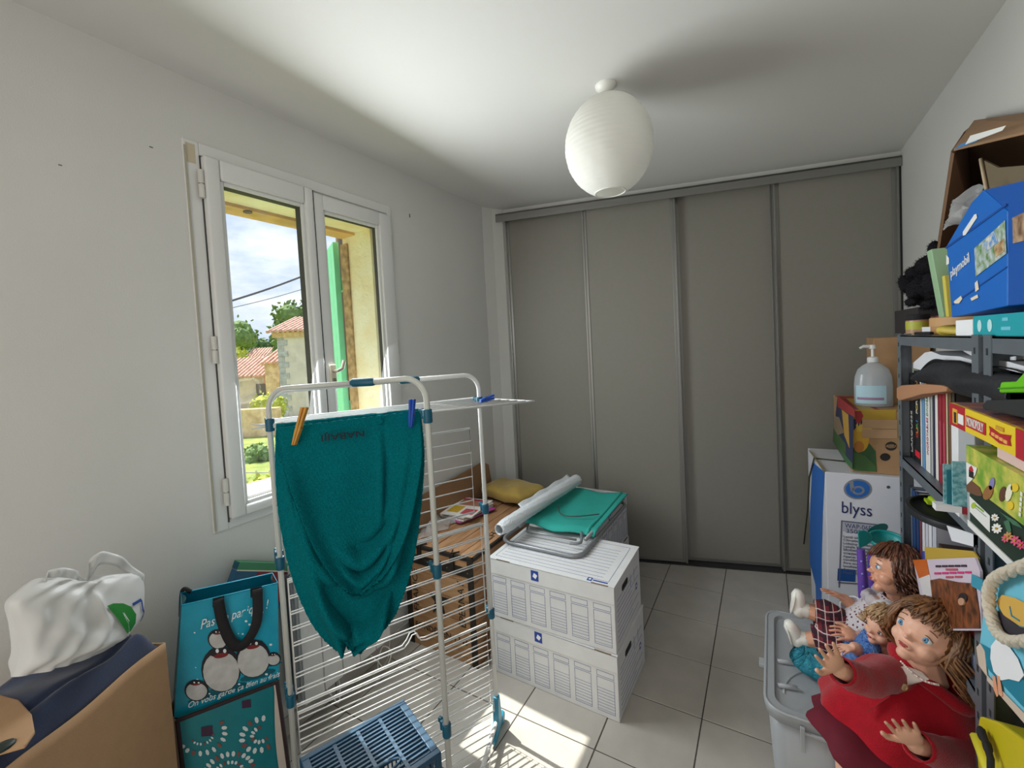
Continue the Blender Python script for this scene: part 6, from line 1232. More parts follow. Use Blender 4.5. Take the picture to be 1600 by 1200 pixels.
P, Q = onv(1385, 697, *kf), onv(1399, 697, *kf); text('lettering', 'USDA', .02, P.lerp(Q, .5) + Vector((0, -.002, 0)), Q - P, (0, 0, 1), M_ink, kc, fit=(Q - P).length, extrude=.0003)
kd([(1309, 620), (1334, 642), (1333, 734), (1302, 690)], (36, 46, 80), ks); kd([(1309, 618), (1336, 640), (1336, 652), (1310, 636)], (160, 44, 46), ks, .0016); kd([(1303, 668), (1322, 694), (1322, 722), (1302, 690)], (60, 96, 50), ks, .0016); kd([(1304, 650), (1312, 652), (1320, 676), (1310, 680), (1304, 670)], (140, 120, 96), ks, .0022); kd([(1316, 640), (1326, 648), (1328, 700), (1320, 680)], (196, 150, 60), ks, .0016); kd([(1318, 706), (1333, 724), (1333, 734), (1320, 720)], (56, 110, 60), ks, .0022)
obj('top_print', MB().prism([(1.99, 2.66, kz1), (2.10, 2.66, kz1), (2.06, 3.2, kz1), (1.99, 3.2, kz1)], (0, 0, .0008)), flat('top_red', 158, 48, 46, .6), kc)
obj('top_print', MB().prism([(2.02, 2.665, kz1 + .0008), (2.08, 2.665, kz1 + .0008), (2.05, 3.1, kz1 + .0008), (2.02, 3.1, kz1 + .0008)], (0, 0, .0006)), flat('top_yellow', 190, 160, 60, .6), kc)
# tall brown carton behind the bottle
ky = 2.90; P, Q = ony(1366, 600, ky), ony(1420, 600, ky)
obj('tall_carton', MB().prism([(P.x, ky, kz1 + .001), (2.31, ky + .01, kz1 + .001), (2.31, ky + .20, kz1 + .001), (P.x, ky + .19, kz1 + .001)], (0, 0, ony(1380, 528, ky).z - kz1)), M_kr2, bev=.002, label='plain brown carton standing behind the gel bottle', cat='box')
# gel bottle
M_clear = bpy.data.materials.new('clear_gel'); M_clear.use_nodes = True; MATS['clear_gel'] = M_clear
t = M_clear.node_tree; t.nodes.clear(); o_ = nn(t, 'ShaderNodeOutputMaterial'); m1 = nn(t, 'ShaderNodeMixShader'); a_ = nn(t, 'ShaderNodeBsdfTransparent'); a_.inputs[0].default_value = (.9, .93, .95, 1); b_ = nn(t, 'ShaderNodeBsdfPrincipled'); b_.inputs['Base Color'].default_value = (.62, .65, .68, 1); b_.inputs['Roughness'].default_value = .15
m1.inputs[0].default_value = .55; t.links.new(a_.outputs[0], m1.inputs[1]); t.links.new(b_.outputs[0], m1.inputs[2]); t.links.new(m1.outputs[0], o_.inputs[0])
bc_ = onz(1365, 634, kz1 + .002); bc_.z = kz1 + .002; bh = onv(1366, 586, (bc_.x - 1, bc_.y), (bc_.x + 1, bc_.y)).z - bc_.z
bo = thing('gel_bottle', 'clear pump bottle of hand gel on the printed carton', 'bottle', bc_)
br = .072
S_ = Matrix.Scale(1, 3); S_[1][1] = .62
obj('bottle_body', MB().lathe([(br * .94, 0), (br, .01), (br * 1.0, .10), (br * .95, .14), (br * .80, .175), (br * .5, .196), (br * .30, .204), (br * .28, .212)], bc_, 32, S_), M_clear, bo, smooth='auto')
obj('gel', MB().lathe([(br * .90, .004), (br * .95, .012), (br * .95, .10), (br * .92, .13), (br * .9, .132)], bc_, 28, S_), mat('gel_fill', srgb(206, 216, 222), .2, alpha=.5), bo, smooth='auto')
obj('label', MB().grid(lambda u, v: bc_ + Vector((br * 1.012 * math.sin(-1.15 + 1.75 * u), -br * .62 * 1.02 * math.cos(-1.15 + 1.75 * u), .015 + .085 * v)), 20, 4), flat('label_aqua', 176, 208, 222, .5), bo, smooth=True)
obj('label_band', MB().grid(lambda u, v: bc_ + Vector((br * 1.016 * math.sin(-1.05 + 1.5 * u), -br * .62 * 1.025 * math.cos(-1.05 + 1.5 * u), .032 + .012 * v)), 20, 2), flat('label_red_blue', 150, 120, 150, .5), bo, smooth=True)
zc0 = .208
M_pump = flat('pump_white', 226, 226, 226, .4)
obj('pump_collar', MB().lathe([(.020, zc0), (.021, zc0 + .004), (.021, zc0 + .022), (.014, zc0 + .026)], bc_, 20), M_pump, bo, smooth='auto')
obj('pump_head', MB().lathe([(.006, zc0 + .022), (.006, zc0 + .062), (.013, zc0 + .064), (.014, zc0 + .080), (.012, zc0 + .082)], bc_, 16).tube([bc_ + Vector((0, 0, zc0 + .074)), bc_ + Vector((-.035, -.01, zc0 + .076)), bc_ + Vector((-.048, -.014, zc0 + .068))], [.008, .007, .005], 8), M_pump, bo, smooth='auto')
# ---------------------------------------------------------------- plastic tub
M_tub = bpy.data.materials.new('frosted_plastic'); M_tub.use_nodes = True; MATS['frosted_plastic'] = M_tub
t = M_tub.node_tree; t.nodes.clear(); o_ = nn(t, 'ShaderNodeOutputMaterial'); m1 = nn(t, 'ShaderNodeMixShader'); a_ = nn(t, 'ShaderNodeBsdfTransparent'); a_.inputs[0].default_value = (.86, .88, .90, 1); b_ = nn(t, 'ShaderNodeBsdfPrincipled'); b_.inputs['Base Color'].default_value = (.50, .52, .54, 1); b_.inputs['Roughness'].default_value = .28
m1.inputs[0].default_value = .62; t.links.new(a_.outputs[0], m1.inputs[1]); t.links.new(b_.outputs[0], m1.inputs[2]); t.links.new(m1.outputs[0], o_.inputs[0])
UX0, UX1, UY0, UY1, UZ = 1.645, 1.995, 1.552, 2.10, .418
uc = ((UX0 + UX1) / 2, (UY0 + UY1) / 2)
tub = thing('plastic_tub', 'frosted plastic storage tub with lid under the seated dolls', 'storage box', (*uc, 0))
def ring_(w, h, r, z): return [(x_, y_, z) for x_, y_ in rrect(w, h, r, 6, uc)]
def loft(rings, capb=True, capt=False, mb=None):
    mb = mb or MB(); n_ = len(rings[0]); vs_ = [v for r in rings for v in r]; fs_ = [(i * n_ + k, i * n_ + (k + 1) % n_, (i + 1) * n_ + (k + 1) % n_, (i + 1) * n_ + k) for i in range(len(rings) - 1) for k in range(n_)]
    if capb: fs_.append(tuple(range(n_ - 1, -1, -1)))
    if capt: fs_.append(tuple((len(rings) - 1) * n_ + k for k in range(n_)))
    return mb.add(vs_, fs_)
uw, uh = UX1 - UX0, UY1 - UY0
obj('tub_body', loft([ring_(uw - .07, uh - .07, .04, .004), ring_(uw - .06, uh - .06, .045, .012), ring_(uw - .02, uh - .02, .05, UZ - .03)]), M_tub, tub, smooth='auto', solid=.002)
obj('lid', loft([ring_(uw, uh, .055, UZ - .030), ring_(uw + .002, uh + .002, .055, UZ - .004), ring_(uw - .006, uh - .006, .052, UZ), ring_(uw - .05, uh - .05, .045, UZ), ring_(uw - .06, uh - .06, .04, UZ - .010), ring_(uw - .10, uh - .10, .04, UZ - .012)], False, True), M_tub, tub, smooth='auto', solid=.0018)
obj('lid_rim', MB().tube(ring_(uw - .004, uh - .004, .054, UZ - .001), .005, 8, True), M_tub, tub, smooth=True)
for y_ in (UY0 + .12, UY0 + .24): obj('lid_rib', MB().tube([(UX0 + .035, y_, UZ - .004), (UX0 + .085, y_ + .012, UZ - .003)], .007, 8), M_tub, tub, smooth=True)
obj('lid_crease', MB().tube([(UX0 + .05 + .13 * (1 - math.cos(t_)), UY0 + .10 + .16 * math.sin(t_), UZ - .011) for t_ in [k * PI / 24 for k in range(13)]], .004, 6), M_tub, tub, smooth=True)
obj('clip_tab', MB().span((UX0 + .085, UY0 - .014, UZ - .085), (UX0 + .097, UY0 - .004, UZ - .014)).span((UX0 + .085, UY0 - .012, UZ - .034), (UX0 + .16, UY0 - .003, UZ - .026)), M_tub, tub, bev=.002)
obj('clip_tab', MB().span((UX0 - .018, UY0 + .21, UZ - .022), (UX0 - .002, UY0 + .245, UZ - .010)), M_tub, tub, bev=.002)
# ---------------------------------------------------------------- dolls
M_skin = mat('doll_vinyl_skin', srgb(228, 176, 150), .45, noise=.08, nscale=30, spec=.45); M_skin2 = mat('doll_vinyl_tan', srgb(220, 160, 130), .35, noise=.08, nscale=30, spec=.5)
M_eyew = flat('doll_eye_white', 226, 222, 220, .25); M_iris = flat('doll_iris_blue', 74, 138, 176, .2); M_pup = flat('doll_pupil', 16, 18, 24, .15); M_lip = flat('doll_lips', 176, 70, 72, .4); M_brow = flat('doll_brow', 96, 62, 40, .7)
def frame(Fv, Uv):
    Fv = Fv.normalized(); Uv = (Uv - Fv * Uv.dot(Fv)).normalized(); return Uv.cross(Fv).normalized(), Fv, Uv
def vbasis(px, py):
    V = -ray(px, py).normalized(); Ut = (CU - V * CU.dot(V)).normalized(); Rt = (CR - V * CR.dot(V)); Rt = (Rt - Ut * Rt.dot(Ut)).normalized(); return V, Rt, Ut
def head_parts(mb, c, fr, s):
    S, Fw, U = fr; R = Matrix((S, Fw, U)).transposed(); g = lambda a, b, d: c + (S * a + Fw * b + U * d) * s
    e = lambda p, r: mb.ell(g(*p), tuple(q * s for q in r), 18, 12, R)
    e((0, -.05, .10), (.80, .90, .88)); e((0, .18, -.34), (.58, .64, .58)); e((0, .34, .12), (.64, .58, .55))
    for k in (-1, 1): e((.33 * k, .46, -.36), (.25, .30, .26)); e((.80 * k, -.02, -.18), (.10, .16, .22))
    e((0, .58, -.78), (.20, .20, .17)); e((0, .90, -.22), (.085, .13, .085)); e((0, .82, -.10), (.06, .10, .18)); e((0, .80, -.50), (.20, .10, .10))
    for k in (-1, 1): e((.075 * k, .86, -.25), (.05, .06, .05))
    return g, R
def hand(mb, w, tip_dir, palm_n, s=1., curl=.35):
    d = tip_dir.normalized(); pn = (palm_n - d * palm_n.dot(d)).normalized(); sd = d.cross(pn).normalized(); R = Matrix((sd, d, pn)).transposed()
    mb.ell(w + d * .018 * s, (.0185 * s, .022 * s, .0085 * s), 14, 9, R)
    for k, (o_, l_) in enumerate(((-.0158, .024), (-.0053, .030), (.0053, .029), (.0158, .022))):
        b0 = w + (d * .034 + sd * o_) * s; dirn = (d + sd * o_ * 7).normalized(); m0 = b0 + dirn * l_ * .55 * s + pn * .002 * s; t0 = m0 + (dirn * (1 - curl) + pn * curl).normalized() * l_ * .5 * s
        mb.cone(b0 - d * .006 * s, m0, .0040 * s, .0037 * s, 8); mb.cone(m0, t0, .0037 * s, .0031 * s, 8)
    b0 = w + (d * .012 - sd * .015) * s; m0 = b0 + (d * .012 - sd * .014 + pn * .004) * s; t0 = m0 + (d * .014 - sd * .003 + pn * .003) * s
    mb.cone(b0, m0, .0058 * s, .005 * s, 8); mb.cone(m0, t0, .005 * s, .0042 * s, 8)
def finish_body(mb, T, m, vox=.0023, it=4):
    me = mb.mesh(org=T.location); tmp = bpy.data.objects.new('tmp_body', me); COL.objects.link(tmp); md = tmp.modifiers.new('u', 'REMESH'); md.mode = 'VOXEL'; md.voxel_size = vox; md = tmp.modifiers.new('s', 'SMOOTH'); md.iterations = it; md.factor = .5
    dg = bpy.context.evaluated_depsgraph_get(); dg.update(); me2 = bpy.data.meshes.new_from_object(tmp.evaluated_get(dg)); bpy.data.objects.remove(tmp)
    me2.materials.clear(); o = obj('body', me2, m, T, smooth=True); return o
def face(T, g, R, s, iris=None, eye=(.33, .74, .0), closed=False):
    for k in (-1, 1):
        ey = obj('eye', MB().ell(g(eye[0] * k, eye[1], eye[2]), (.135 * s, .11 * s, .105 * s), 16, 10, R), M_eyew, T, smooth=True)
        obj('iris', MB().ell(g(eye[0] * k, eye[1] + .062, eye[2]), (.085 * s, .055 * s, .088 * s), 14, 9, R), iris or M_iris, ey, smooth=True)
        obj('pupil', MB().ell(g(eye[0] * k, eye[1] + .088, eye[2]), (.040 * s, .035 * s, .042 * s), 12, 8, R), M_pup, ey, smooth=True)
        obj('lashes', MB().tube([g(eye[0] * k + (a - .5) * .32, eye[1] + .06 + .05 * math.sin(PI * a), eye[2] + .055 + .075 * math.sin(PI * a)) for a in [q / 8 for q in range(9)]], .012 * s, 6), M_brow, ey, smooth=True)
        obj('eyebrow', MB().tube([g(eye[0] * k + (a - .5) * .34, .80 - .10 * abs(a - .5) + .02, eye[2] + .25 + .05 * math.sin(PI * a)) for a in [q / 8 for q in range(9)]], .012 * s, 6), M_brow, T, smooth=True)
    obj('lips', MB().ell(g(.05, .885, -.485), (.085 * s, .045 * s, .028 * s), 12, 8, R).ell(g(-.05, .885, -.485), (.085 * s, .045 * s, .028 * s), 12, 8, R).ell(g(0, .875, -.535), (.10 * s, .045 * s, .032 * s), 12, 8, R), M_lip, T, smooth=True)
def hair(T, c, fr, s, m, n, length, wave, bangs=70, seed=1, down=None, r=.0032, front=58, capm=None):
    S, Fw, U = fr; rnd = random.Random(seed); mb = MB(); dn = down or Vector((0, 0, -1))
    R = Matrix((S, Fw, U)).transposed()
    mb.ell(c + (Fw * -.14 + U * .14) * s, (.88 * s, .90 * s, .92 * s), 24, 16, R)
    for k in range(n + bangs):
        if k < n: az = rnd.uniform(front, 360 - front); el0 = rnd.uniform(30, 88); el1 = rnd.uniform(-25, 5); L = length * rnd.uniform(.6, 1.05)
        else: az = rnd.uniform(-front * 1.05, front * 1.05); el0 = rnd.uniform(62, 88); el1 = rnd.uniform(20, 34); L = .10 * s
        a = math.radians(az); pts = []; rr = s * rnd.uniform(.98, 1.10)
        for q in range(7):
            el = math.radians(el0 + (el1 - el0) * q / 6); d = (Fw * math.cos(a) + S * math.sin(a)) * math.cos(el) + U * math.sin(el)
            pts.append(c + (S * d.dot(S) * .90 + Fw * d.dot(Fw) * .98 + U * d.dot(U) * 1.02) * rr + (S * math.sin(q * 1.7 + k) + U * math.cos(q * 1.3 + k)) * .004)
        if L > s * .2:
            p = pts[-1]; out = ((Fw * math.cos(a) + S * math.sin(a))); ph = rnd.uniform(0, 6.28)
            for q in range(1, 9): pts.append(p + dn * L * q / 8 + out * (.012 * math.sin(q * .5) + .02 * q / 8) + (S * math.sin(q * 1.1 + ph) + out * math.cos(q * 1.1 + ph)) * wave * q / 8)
        nn_ = len(pts); mb.tube(pts, [r * (1 - .6 * (q / (nn_ - 1)) ** 2) * rnd.uniform(.8, 1.3) for q in range(nn_)], 5)
    return obj('hair', mb, m, T, smooth=True)
def eloft(rings, n=40, fold=0., nf=9, capb=False, capt=False):      # rings: centre, axis A vector, axis B vector
    rr = []
    for i, (c, A_, B_) in enumerate(rings):
        f_ = fold * i / (len(rings) - 1); rr.append([c + (A_ * math.cos(2 * PI * k / n) + B_ * math.sin(2 * PI * k / n)) * (1 + f_ * math.sin(nf * 2 * PI * k / n + i * .4)) for k in range(n)])
    return loft(rr, capb, capt)
def pixof(p): d = p - CP; z = d.dot(CF); return 800 + PPX + FPX * d.dot(CR) / z, 600 + PPY - FPX * d.dot(CU) / z, z
def pick(mb, px, py, rad=8):
    best = None
    for v in mb.v:
        x_, y_, z = pixof(v)
        if abs(x_ - px) < rad and abs(y_ - py) < rad and (best is None or z < best[0]): best = (z, v)
    return at(px, py, best[0]) if best else at(px, py, 1.05)
# --- doll in the red coat
M_coat = mat('red_wool', srgb(172, 14, 34), .85, noise=.15, nscale=40, bump=.3, bscale=300, sheen=.25, spec=.2); M_skirt = mat('maroon_cloth', srgb(104, 12, 36), .85, noise=.15, nscale=30); M_blouse = flat('white_blouse', 226, 214, 206, .7); M_hairb = mat('golden_brown_hair', srgb(134, 92, 54), .45, noise=.45, nscale=60, col2=srgb(88, 56, 32), spec=.6); M_pearl = flat('pearl', 230, 214, 206, .2)
hc = at(1453, 993, 1.050); V_, R_t, U_t = vbasis(1453, 993); fr = frame(V_ * .86 - R_t * .42 - U_t * .02, U_t * .86 + R_t * .44 + V_ * .05); s = .0785
neck = at(1452, 1062, 1.075); pel = Vector((1.925, 1.572, .455)); chest = neck.lerp(pel, .40)
D1 = thing('doll', 'doll in a red hooded coat with long golden brown hair', 'doll', Vector((pel.x, pel.y, UZ)), 'old dolls sitting on the tub')
mb = MB(); g, R = head_parts(mb, hc, fr, s)
mb.cone(hc - fr[2] * s * .55, neck, .034, .036); Ub = (neck - pel).normalized(); Sb, Fb, Ub = frame(-CF * .75 - CR * .6, Ub); Rb = Matrix((Sb, Fb, Ub)).transposed()
mb.ell(chest, (.075, .058, .085), 18, 12, Rb); mb.ell(pel.lerp(chest, .4), (.075, .06, .09), 18, 12, Rb); mb.ell(pel, (.078, .065, .05), 16, 10, Rb)
shR = at(1392, 1052, 1.085); elR = at(1352, 1062, 1.02); wrR = at(1310, 1046, .985)
shL = at(1508, 1108, 1.10); elL = at(1492, 1176, 1.00); wrL = at(1428, 1163, .945)
for a, b, c_ in ((shR, elR, wrR), (shL, elL, wrL)): mb.cone(chest.lerp(a, .3), a, .04, .032); mb.cone(a, b, .030, .025); mb.cone(b, c_, .025, .017)
hand(mb, wrR, at(1284, 1010, .97) - wrR, -ray(1300, 1030) + CU * .3, 1.3, .12); hand(mb, wrL, at(1406, 1128, .935) - wrL, -ray(1415, 1145) - CR * .25, 1.3, .15)
for k in (-1, 1):
    hip = pel + Sb * .04 * k; kn = Vector((hip.x - .055, UY0 - .055, .455)); an = Vector((kn.x - .005, kn.y - .008, .20)); mb.cone(hip, kn, .042, .034); mb.cone(kn, an, .033, .022); mb.cone(an, an + Vector((-.02, -.045, -.02)), .022, .016)
finish_body(mb, D1, M_skin); face(D1, g, R, s)
hair(D1, hc, fr, s, M_hairb, 330, .125, .012, 110, 4, (Vector((0, 0, -1)) * .8 + CR * .45), .0034)
cm = eloft([(neck + Ub * .004, Sb * .046, Fb * .042), (neck - Ub * .015, Sb * .078, Fb * .058), (neck.lerp(pel, .18), Sb * .112, Fb * .078), (neck.lerp(pel, .40), Sb * .122, Fb * .094), (neck.lerp(pel, .65), Sb * .135, Fb * .112), (neck.lerp(pel, .88), Sb * .150, Fb * .126), (pel + Ub * -.01 + Fb * .012, Sb * .160, Fb * .136)], 56, .05, 7)
coat = obj('coat', cm, M_coat, D1, smooth=True, solid=.005, sub=1)
for a, b, c_ in ((shR, elR, wrR), (shL, elL, wrL)):
    obj('sleeve', MB().tube(bez([chest.lerp(a, .55), a, b, b.lerp(c_, .93)], 18), [.044 - .017 * k / 18 + .0016 * math.sin(k * 1.8) for k in range(19)], 16, cap=False), M_coat, coat, smooth=True, solid=.004)
cr_ = [neck + Ub * (.012 - .012 * math.cos(a)) + Sb * .070 * math.cos(a) + Fb * .056 * math.sin(a) for a in [k * 2 * PI / 28 for k in range(4, 40)] if not (math.sin(a) > .86)]
obj('hood', MB().tube([p - Ub * .004 for p in cr_], [.012 + .014 * math.sin(PI * k / (len(cr_) - 1)) for k in range(len(cr_))], 12), M_coat, coat, smooth=True)
obj('lapel', MB().add([pick(cm, 1372, 1040, 14) - CF * .006, pick(cm, 1404, 1050, 14) - CF * .006, pick(cm, 1385, 1085, 14) - CF * .008, pick(cm, 1350, 1110, 14) - CF * .006], [(0, 1, 2, 3)]), M_coat, coat, solid=.006)
bl = [at(a, b, pixof(pick(cm, a, b, 12))[2] - .020) for a, b in ((1396, 1046), (1414, 1040), (1440, 1050), (1452, 1062), (1420, 1070), (1388, 1080))]
obj('blouse', MB().poly(bl), M_blouse, D1, solid=.003)
bd = None
for k in range(22):
    t_ = k / 21; x_ = 1408 + 58 * t_; y_ = 1034 + 36 * t_ + 8 * math.sin(PI * t_); p = at(x_, y_, pixof(pick(cm, x_, y_, 12))[2] - .026)
    if k == 0: nk = thing('necklace', None, None, p - loc_of(D1)); nk.parent = D1
    obj('pearl', MB().ell(p, .0026, 8, 6), M_pearl, nk, smooth=True)
for (a, b) in ((1412, 1073), (1369, 1097)): p = at(a, b, pixof(pick(cm, a, b, 10))[2] - .030); obj('button', MB().lathe([(.008, 0), (.0085, .003), (.005, .0045), (.004, .003)], p, 16, (-CF).to_track_quat('Z', 'Y').to_matrix()), flat('tan_button', 196, 164, 120, .4), coat, smooth='auto')
obj('skirt', eloft([(pel + Ub * .02, Sb * .085, Fb * .075), (pel + Fb * .05 - Ub * .005, Sb * .14, Fb * .125), (pel + Fb * .085 - Ub * .035, Sb * .165, Fb * .14)], 48, .07, 9), M_skirt, D1, smooth=True, solid=.004)
# --- doll in the crochet top
M_croc = mat('white_crochet', srgb(214, 206, 210), .9, bump=.6, bscale=200, spec=.2); t = M_croc.node_tree; vo = nn(t, 'ShaderNodeTexVoronoi'); vo.inputs['Scale'].default_value = 85; vo.inputs['Randomness'].default_value = .25
tcn = nn(t, 'ShaderNodeTexCoord'); t.links.new(tcn.outputs['Object'], vo.inputs['Vector']); rp = nn(t, 'ShaderNodeValToRGB'); rp.color_ramp.elements[0].position = .22; rp.color_ramp.elements[0].color = (*srgb(112, 58, 72), 1); rp.color_ramp.elements[1].position = .34; rp.color_ramp.elements[1].color = (*srgb(214, 206, 210), 1)
t.links.new(vo.outputs['Distance'], rp.inputs[0]); t.links.new(rp.outputs[0], t.nodes['Principled BSDF'].inputs['Base Color'])
M_plaid = mat('maroon_plaid', srgb(104, 26, 40), .85); t = M_plaid.node_tree; tcn = nn(t, 'ShaderNodeTexCoord'); sx = nn(t, 'ShaderNodeSeparateXYZ'); t.links.new(tcn.outputs['Object'], sx.inputs[0])
prev = None
def stripes(sock, freq, width, phase=0.):
    a = nn(t, 'ShaderNodeMath', operation='MULTIPLY_ADD'); a.inputs[1].default_value = freq; a.inputs[2].default_value = phase + 50; t.links.new(sock, a.inputs[0]); b = nn(t, 'ShaderNodeMath', operation='FRACT'); t.links.new(a.outputs[0], b.inputs[0]); c = nn(t, 'ShaderNodeMath', operation='LESS_THAN'); c.inputs[1].default_value = width; t.links.new(b.outputs[0], c.inputs[0]); return c.outputs[0]
def over(base, fac, col):
    m_ = nn(t, 'ShaderNodeMix', data_type='RGBA'); t.links.new(fac, m_.inputs[0]); m_.inputs[7].default_value = (*srgb(*col), 1)
    if base is None: m_.inputs[6].default_value = (*srgb(112, 28, 42), 1)
    else: t.links.new(base, m_.inputs[6])
    return m_.outputs[2]
cur = None
for sock, ph in ((sx.outputs[0], 0.), (sx.outputs[2], .3)): cur = over(cur, stripes(sock, 44, .32, ph), (52, 20, 34))
for sock, ph in ((sx.outputs[0], .55), (sx.outputs[2], .85)): cur = over(cur, stripes(sock, 44, .09, ph), (206, 192, 188))
t.links.new(cur, t.nodes['Principled BSDF'].inputs['Base Color'])
M_hairr = mat('chestnut_hair', srgb(112, 66, 40), .4, noise=.4, nscale=60, col2=srgb(66, 36, 24), spec=.6); M_shoe = flat('doll_shoe_white', 226, 224, 216, .5); M_tulle = mat('white_tulle', srgb(226, 220, 224), .9, alpha=.6, bump=.6, bscale=120)
hc = at(1404, 894, 1.36); V_, R_t, U_t = vbasis(1404, 894); fr = frame(-R_t * .93 + V_ * .36 + U_t * .04, U_t * .95 + R_t * .12); s = .077
neck = at(1408, 938, 1.375); pel = Vector((1.895, 1.885, .470)); chest = neck.lerp(pel, .4)
D2 = thing('doll', 'doll in a white crochet top and plaid trousers with chestnut hair', 'doll', Vector((pel.x, pel.y, UZ)), 'old dolls sitting on the tub')
mb = MB(); g, R = head_parts(mb, hc, fr, s); Ub = (neck - pel).normalized(); Sb, Fb, Ub = frame(-R_t * .92 + V_ * .3, Ub); Rb = Matrix((Sb, Fb, Ub)).transposed()
mb.cone(hc - fr[2] * s * .55, neck, .032, .034); mb.ell(chest, (.065, .055, .075), 18, 12, Rb); mb.ell(pel.lerp(chest, .4), (.066, .058, .08), 18, 12, Rb); mb.ell(pel, (.07, .06, .05), 16, 10, Rb)
shA, elA, wrA = at(1386, 962, 1.33), at(1380, 1000, 1.31), at(1342, 994, 1.32); shB, elB, wrB = at(1374, 950, 1.43), at(1342, 955, 1.46), at(1318, 934, 1.47)
for a, b, c_ in ((shA, elA, wrA), (shB, elB, wrB)): mb.cone(chest.lerp(a, .3), a, .034, .028); mb.cone(a, b, .026, .022); mb.cone(b, c_, .022, .015)
hand(mb, wrA, at(1312, 988, 1.33) - wrA, CU * -.6 + CF * .3, 1.15, .35); hand(mb, wrB, at(1302, 927, 1.47) - wrB, CU * -.7, 1.1, .3)
k1, a1 = at(1298, 966, 1.46), at(1252, 951, 1.50); k2, a2 = at(1304, 1002, 1.41), at(1250, 998, 1.46); a2.z = max(a2.z, UZ + .03); k2.z = max(k2.z, UZ + .045)
hp1, hp2 = pel - Sb * .035 + Fb * .02, pel + Sb * .035 + Fb * .02
for h_, k_, a_ in ((hp1, k1, a1), (hp2, k2, a2)): mb.cone(h_, k_, .042, .034); mb.cone(k_, a_, .032, .022)
finish_body(mb, D2, M_skin2); face(D2, g, R, s)
hair(D2, hc, fr, s, M_hairr, 260, .055, .010, 110, 9, (Vector((0, 0, -1)) * .9 + CR * .3), .0036, 62)
tp_ = eloft([(neck + Ub * .004, Sb * .044, Fb * .042), (neck - Ub * .016, Sb * .072, Fb * .060), (neck.lerp(pel, .25), Sb * .092, Fb * .078), (neck.lerp(pel, .5), Sb * .096, Fb * .086), (neck.lerp(pel, .78), Sb * .100, Fb * .092)], 44, .03, 8)
top = obj('crochet_top', tp_, M_croc, D2, smooth=True, solid=.004, sub=1)
for a, b, c_ in ((shA, elA, wrA), (shB, elB, wrB)): obj('sleeve', MB().tube(bez([chest.lerp(a, .55), a, b, b.lerp(c_, .6)], 15), [.042 - .010 * k / 15 + .0015 * math.sin(k * 2.1) for k in range(16)], 14, cap=False), flat('white_sleeve', 214, 214, 222, .8), top, smooth=True, solid=.003)
cf = [neck + Fb * .035 + Sb * .055 * math.cos(a) + Fb * .045 * math.sin(a) - Ub * .016 for a in [k * 2 * PI / 24 for k in range(24)]]
obj('tulle_collar', MB().tube([p + Ub * .008 * math.sin(i * 2.3) for i, p in enumerate(cf)], [.014 + .006 * math.sin(i * 1.9) for i in range(24)], 10, True), M_tulle, top, smooth=True)
obj('necklace', MB().tube([neck + Ub * .012 + Sb * .040 * math.cos(a) + Fb * .038 * math.sin(a) for a in [k * 2 * PI / 24 for k in range(24)]], .0022, 6, True), flat('pink_cord', 206, 160, 160, .3), D2, smooth=True)
pj_ = thing('trousers', None, None, pel - loc_of(D2)); pj_.parent = D2
obj('waist', eloft([(neck.lerp(pel, .70), Sb * .085, Fb * .08), (pel + Ub * .03, Sb * .095, Fb * .09), (pel + Fb * .02 - Ub * .012, Sb * .098, Fb * .085)], 40, .03, 7, False, True), M_plaid, pj_, smooth=True, solid=.003)
for h_, k_, a_ in ((hp1, k1, a1), (hp2, k2, a2)):
    e_ = k_.lerp(a_, .55); obj('trouser_leg', MB().tube(bez([h_, h_.lerp(k_, .5), k_, e_], 15), [.060 - .016 * k / 15 + .003 * math.sin(k * 1.7) for k in range(16)], 18, cap=False), M_plaid, pj_, smooth=True, solid=.003)
for a_, k_, up in ((a1, k1, at(1233, 925, 1.495) - at(1228, 945, 1.50)), (a2, k2, CU * .35 - CR * .1)):
    d_ = (a_ - k_).normalized(); toe = a_ + d_ * .018 + up.normalized() * .045; R3 = Matrix(frame(up, -d_)).transposed()
    sh_ = obj('shoe', MB().cone(a_ + d_ * .004 - up.normalized() * .012, toe, .024, .020, 14).cone(a_ - d_ * .02, a_ + d_ * .008, .024, .025, 14), M_shoe, D2, smooth=True)
    obj('sole', MB().ell(a_ + d_ * .026 + up.normalized() * .016, (.024, .045, .006), 18, 10, Matrix((d_.cross(up).normalized(), up.normalized(), d_)).transposed()), flat('shoe_sole', 210, 206, 198, .6), sh_, smooth=True)
# --- blonde doll in blue knit
M_blond = mat('blond_hair', srgb(188, 156, 116), .5, noise=.4, nscale=60, col2=srgb(140, 104, 70), spec=.6); M_knit = mat('fuzzy_blue_knit', srgb(122, 164, 220), .95, noise=.4, nscale=50, bump=.9, bscale=140, col2=srgb(84, 126, 200), spec=.1); M_tknit = mat('turquoise_knit', srgb(66, 150, 168), .95, noise=.3, nscale=50, bump=.8, bscale=160, col2=srgb(42, 116, 138), spec=.1)
hc = at(1386, 980, 1.24); V_, R_t, U_t = vbasis(1386, 980); fr = frame(V_ * .66 - R_t * .62 - U_t * .25, U_t * .80 + R_t * .52); s = .056
neck = at(1382, 1012, 1.26); pel = at(1326, 1040, 1.34); pel.z = max(pel.z, UZ + .045); chest = neck.lerp(pel, .4)
D3 = thing('doll', 'small blond doll in fuzzy blue knitwear and turquoise leggings', 'doll', Vector((pel.x, pel.y, UZ)), 'old dolls sitting on the tub')
mb = MB(); g, R = head_parts(mb, hc, fr, s); mb.cone(hc - fr[2] * s * .5, neck, .022, .024); mb.cone(neck, chest, .04, .045); mb.cone(chest, pel, .045, .045)
f1_, f2_ = at(1256, 1026, 1.43), at(1262, 1040, 1.40)
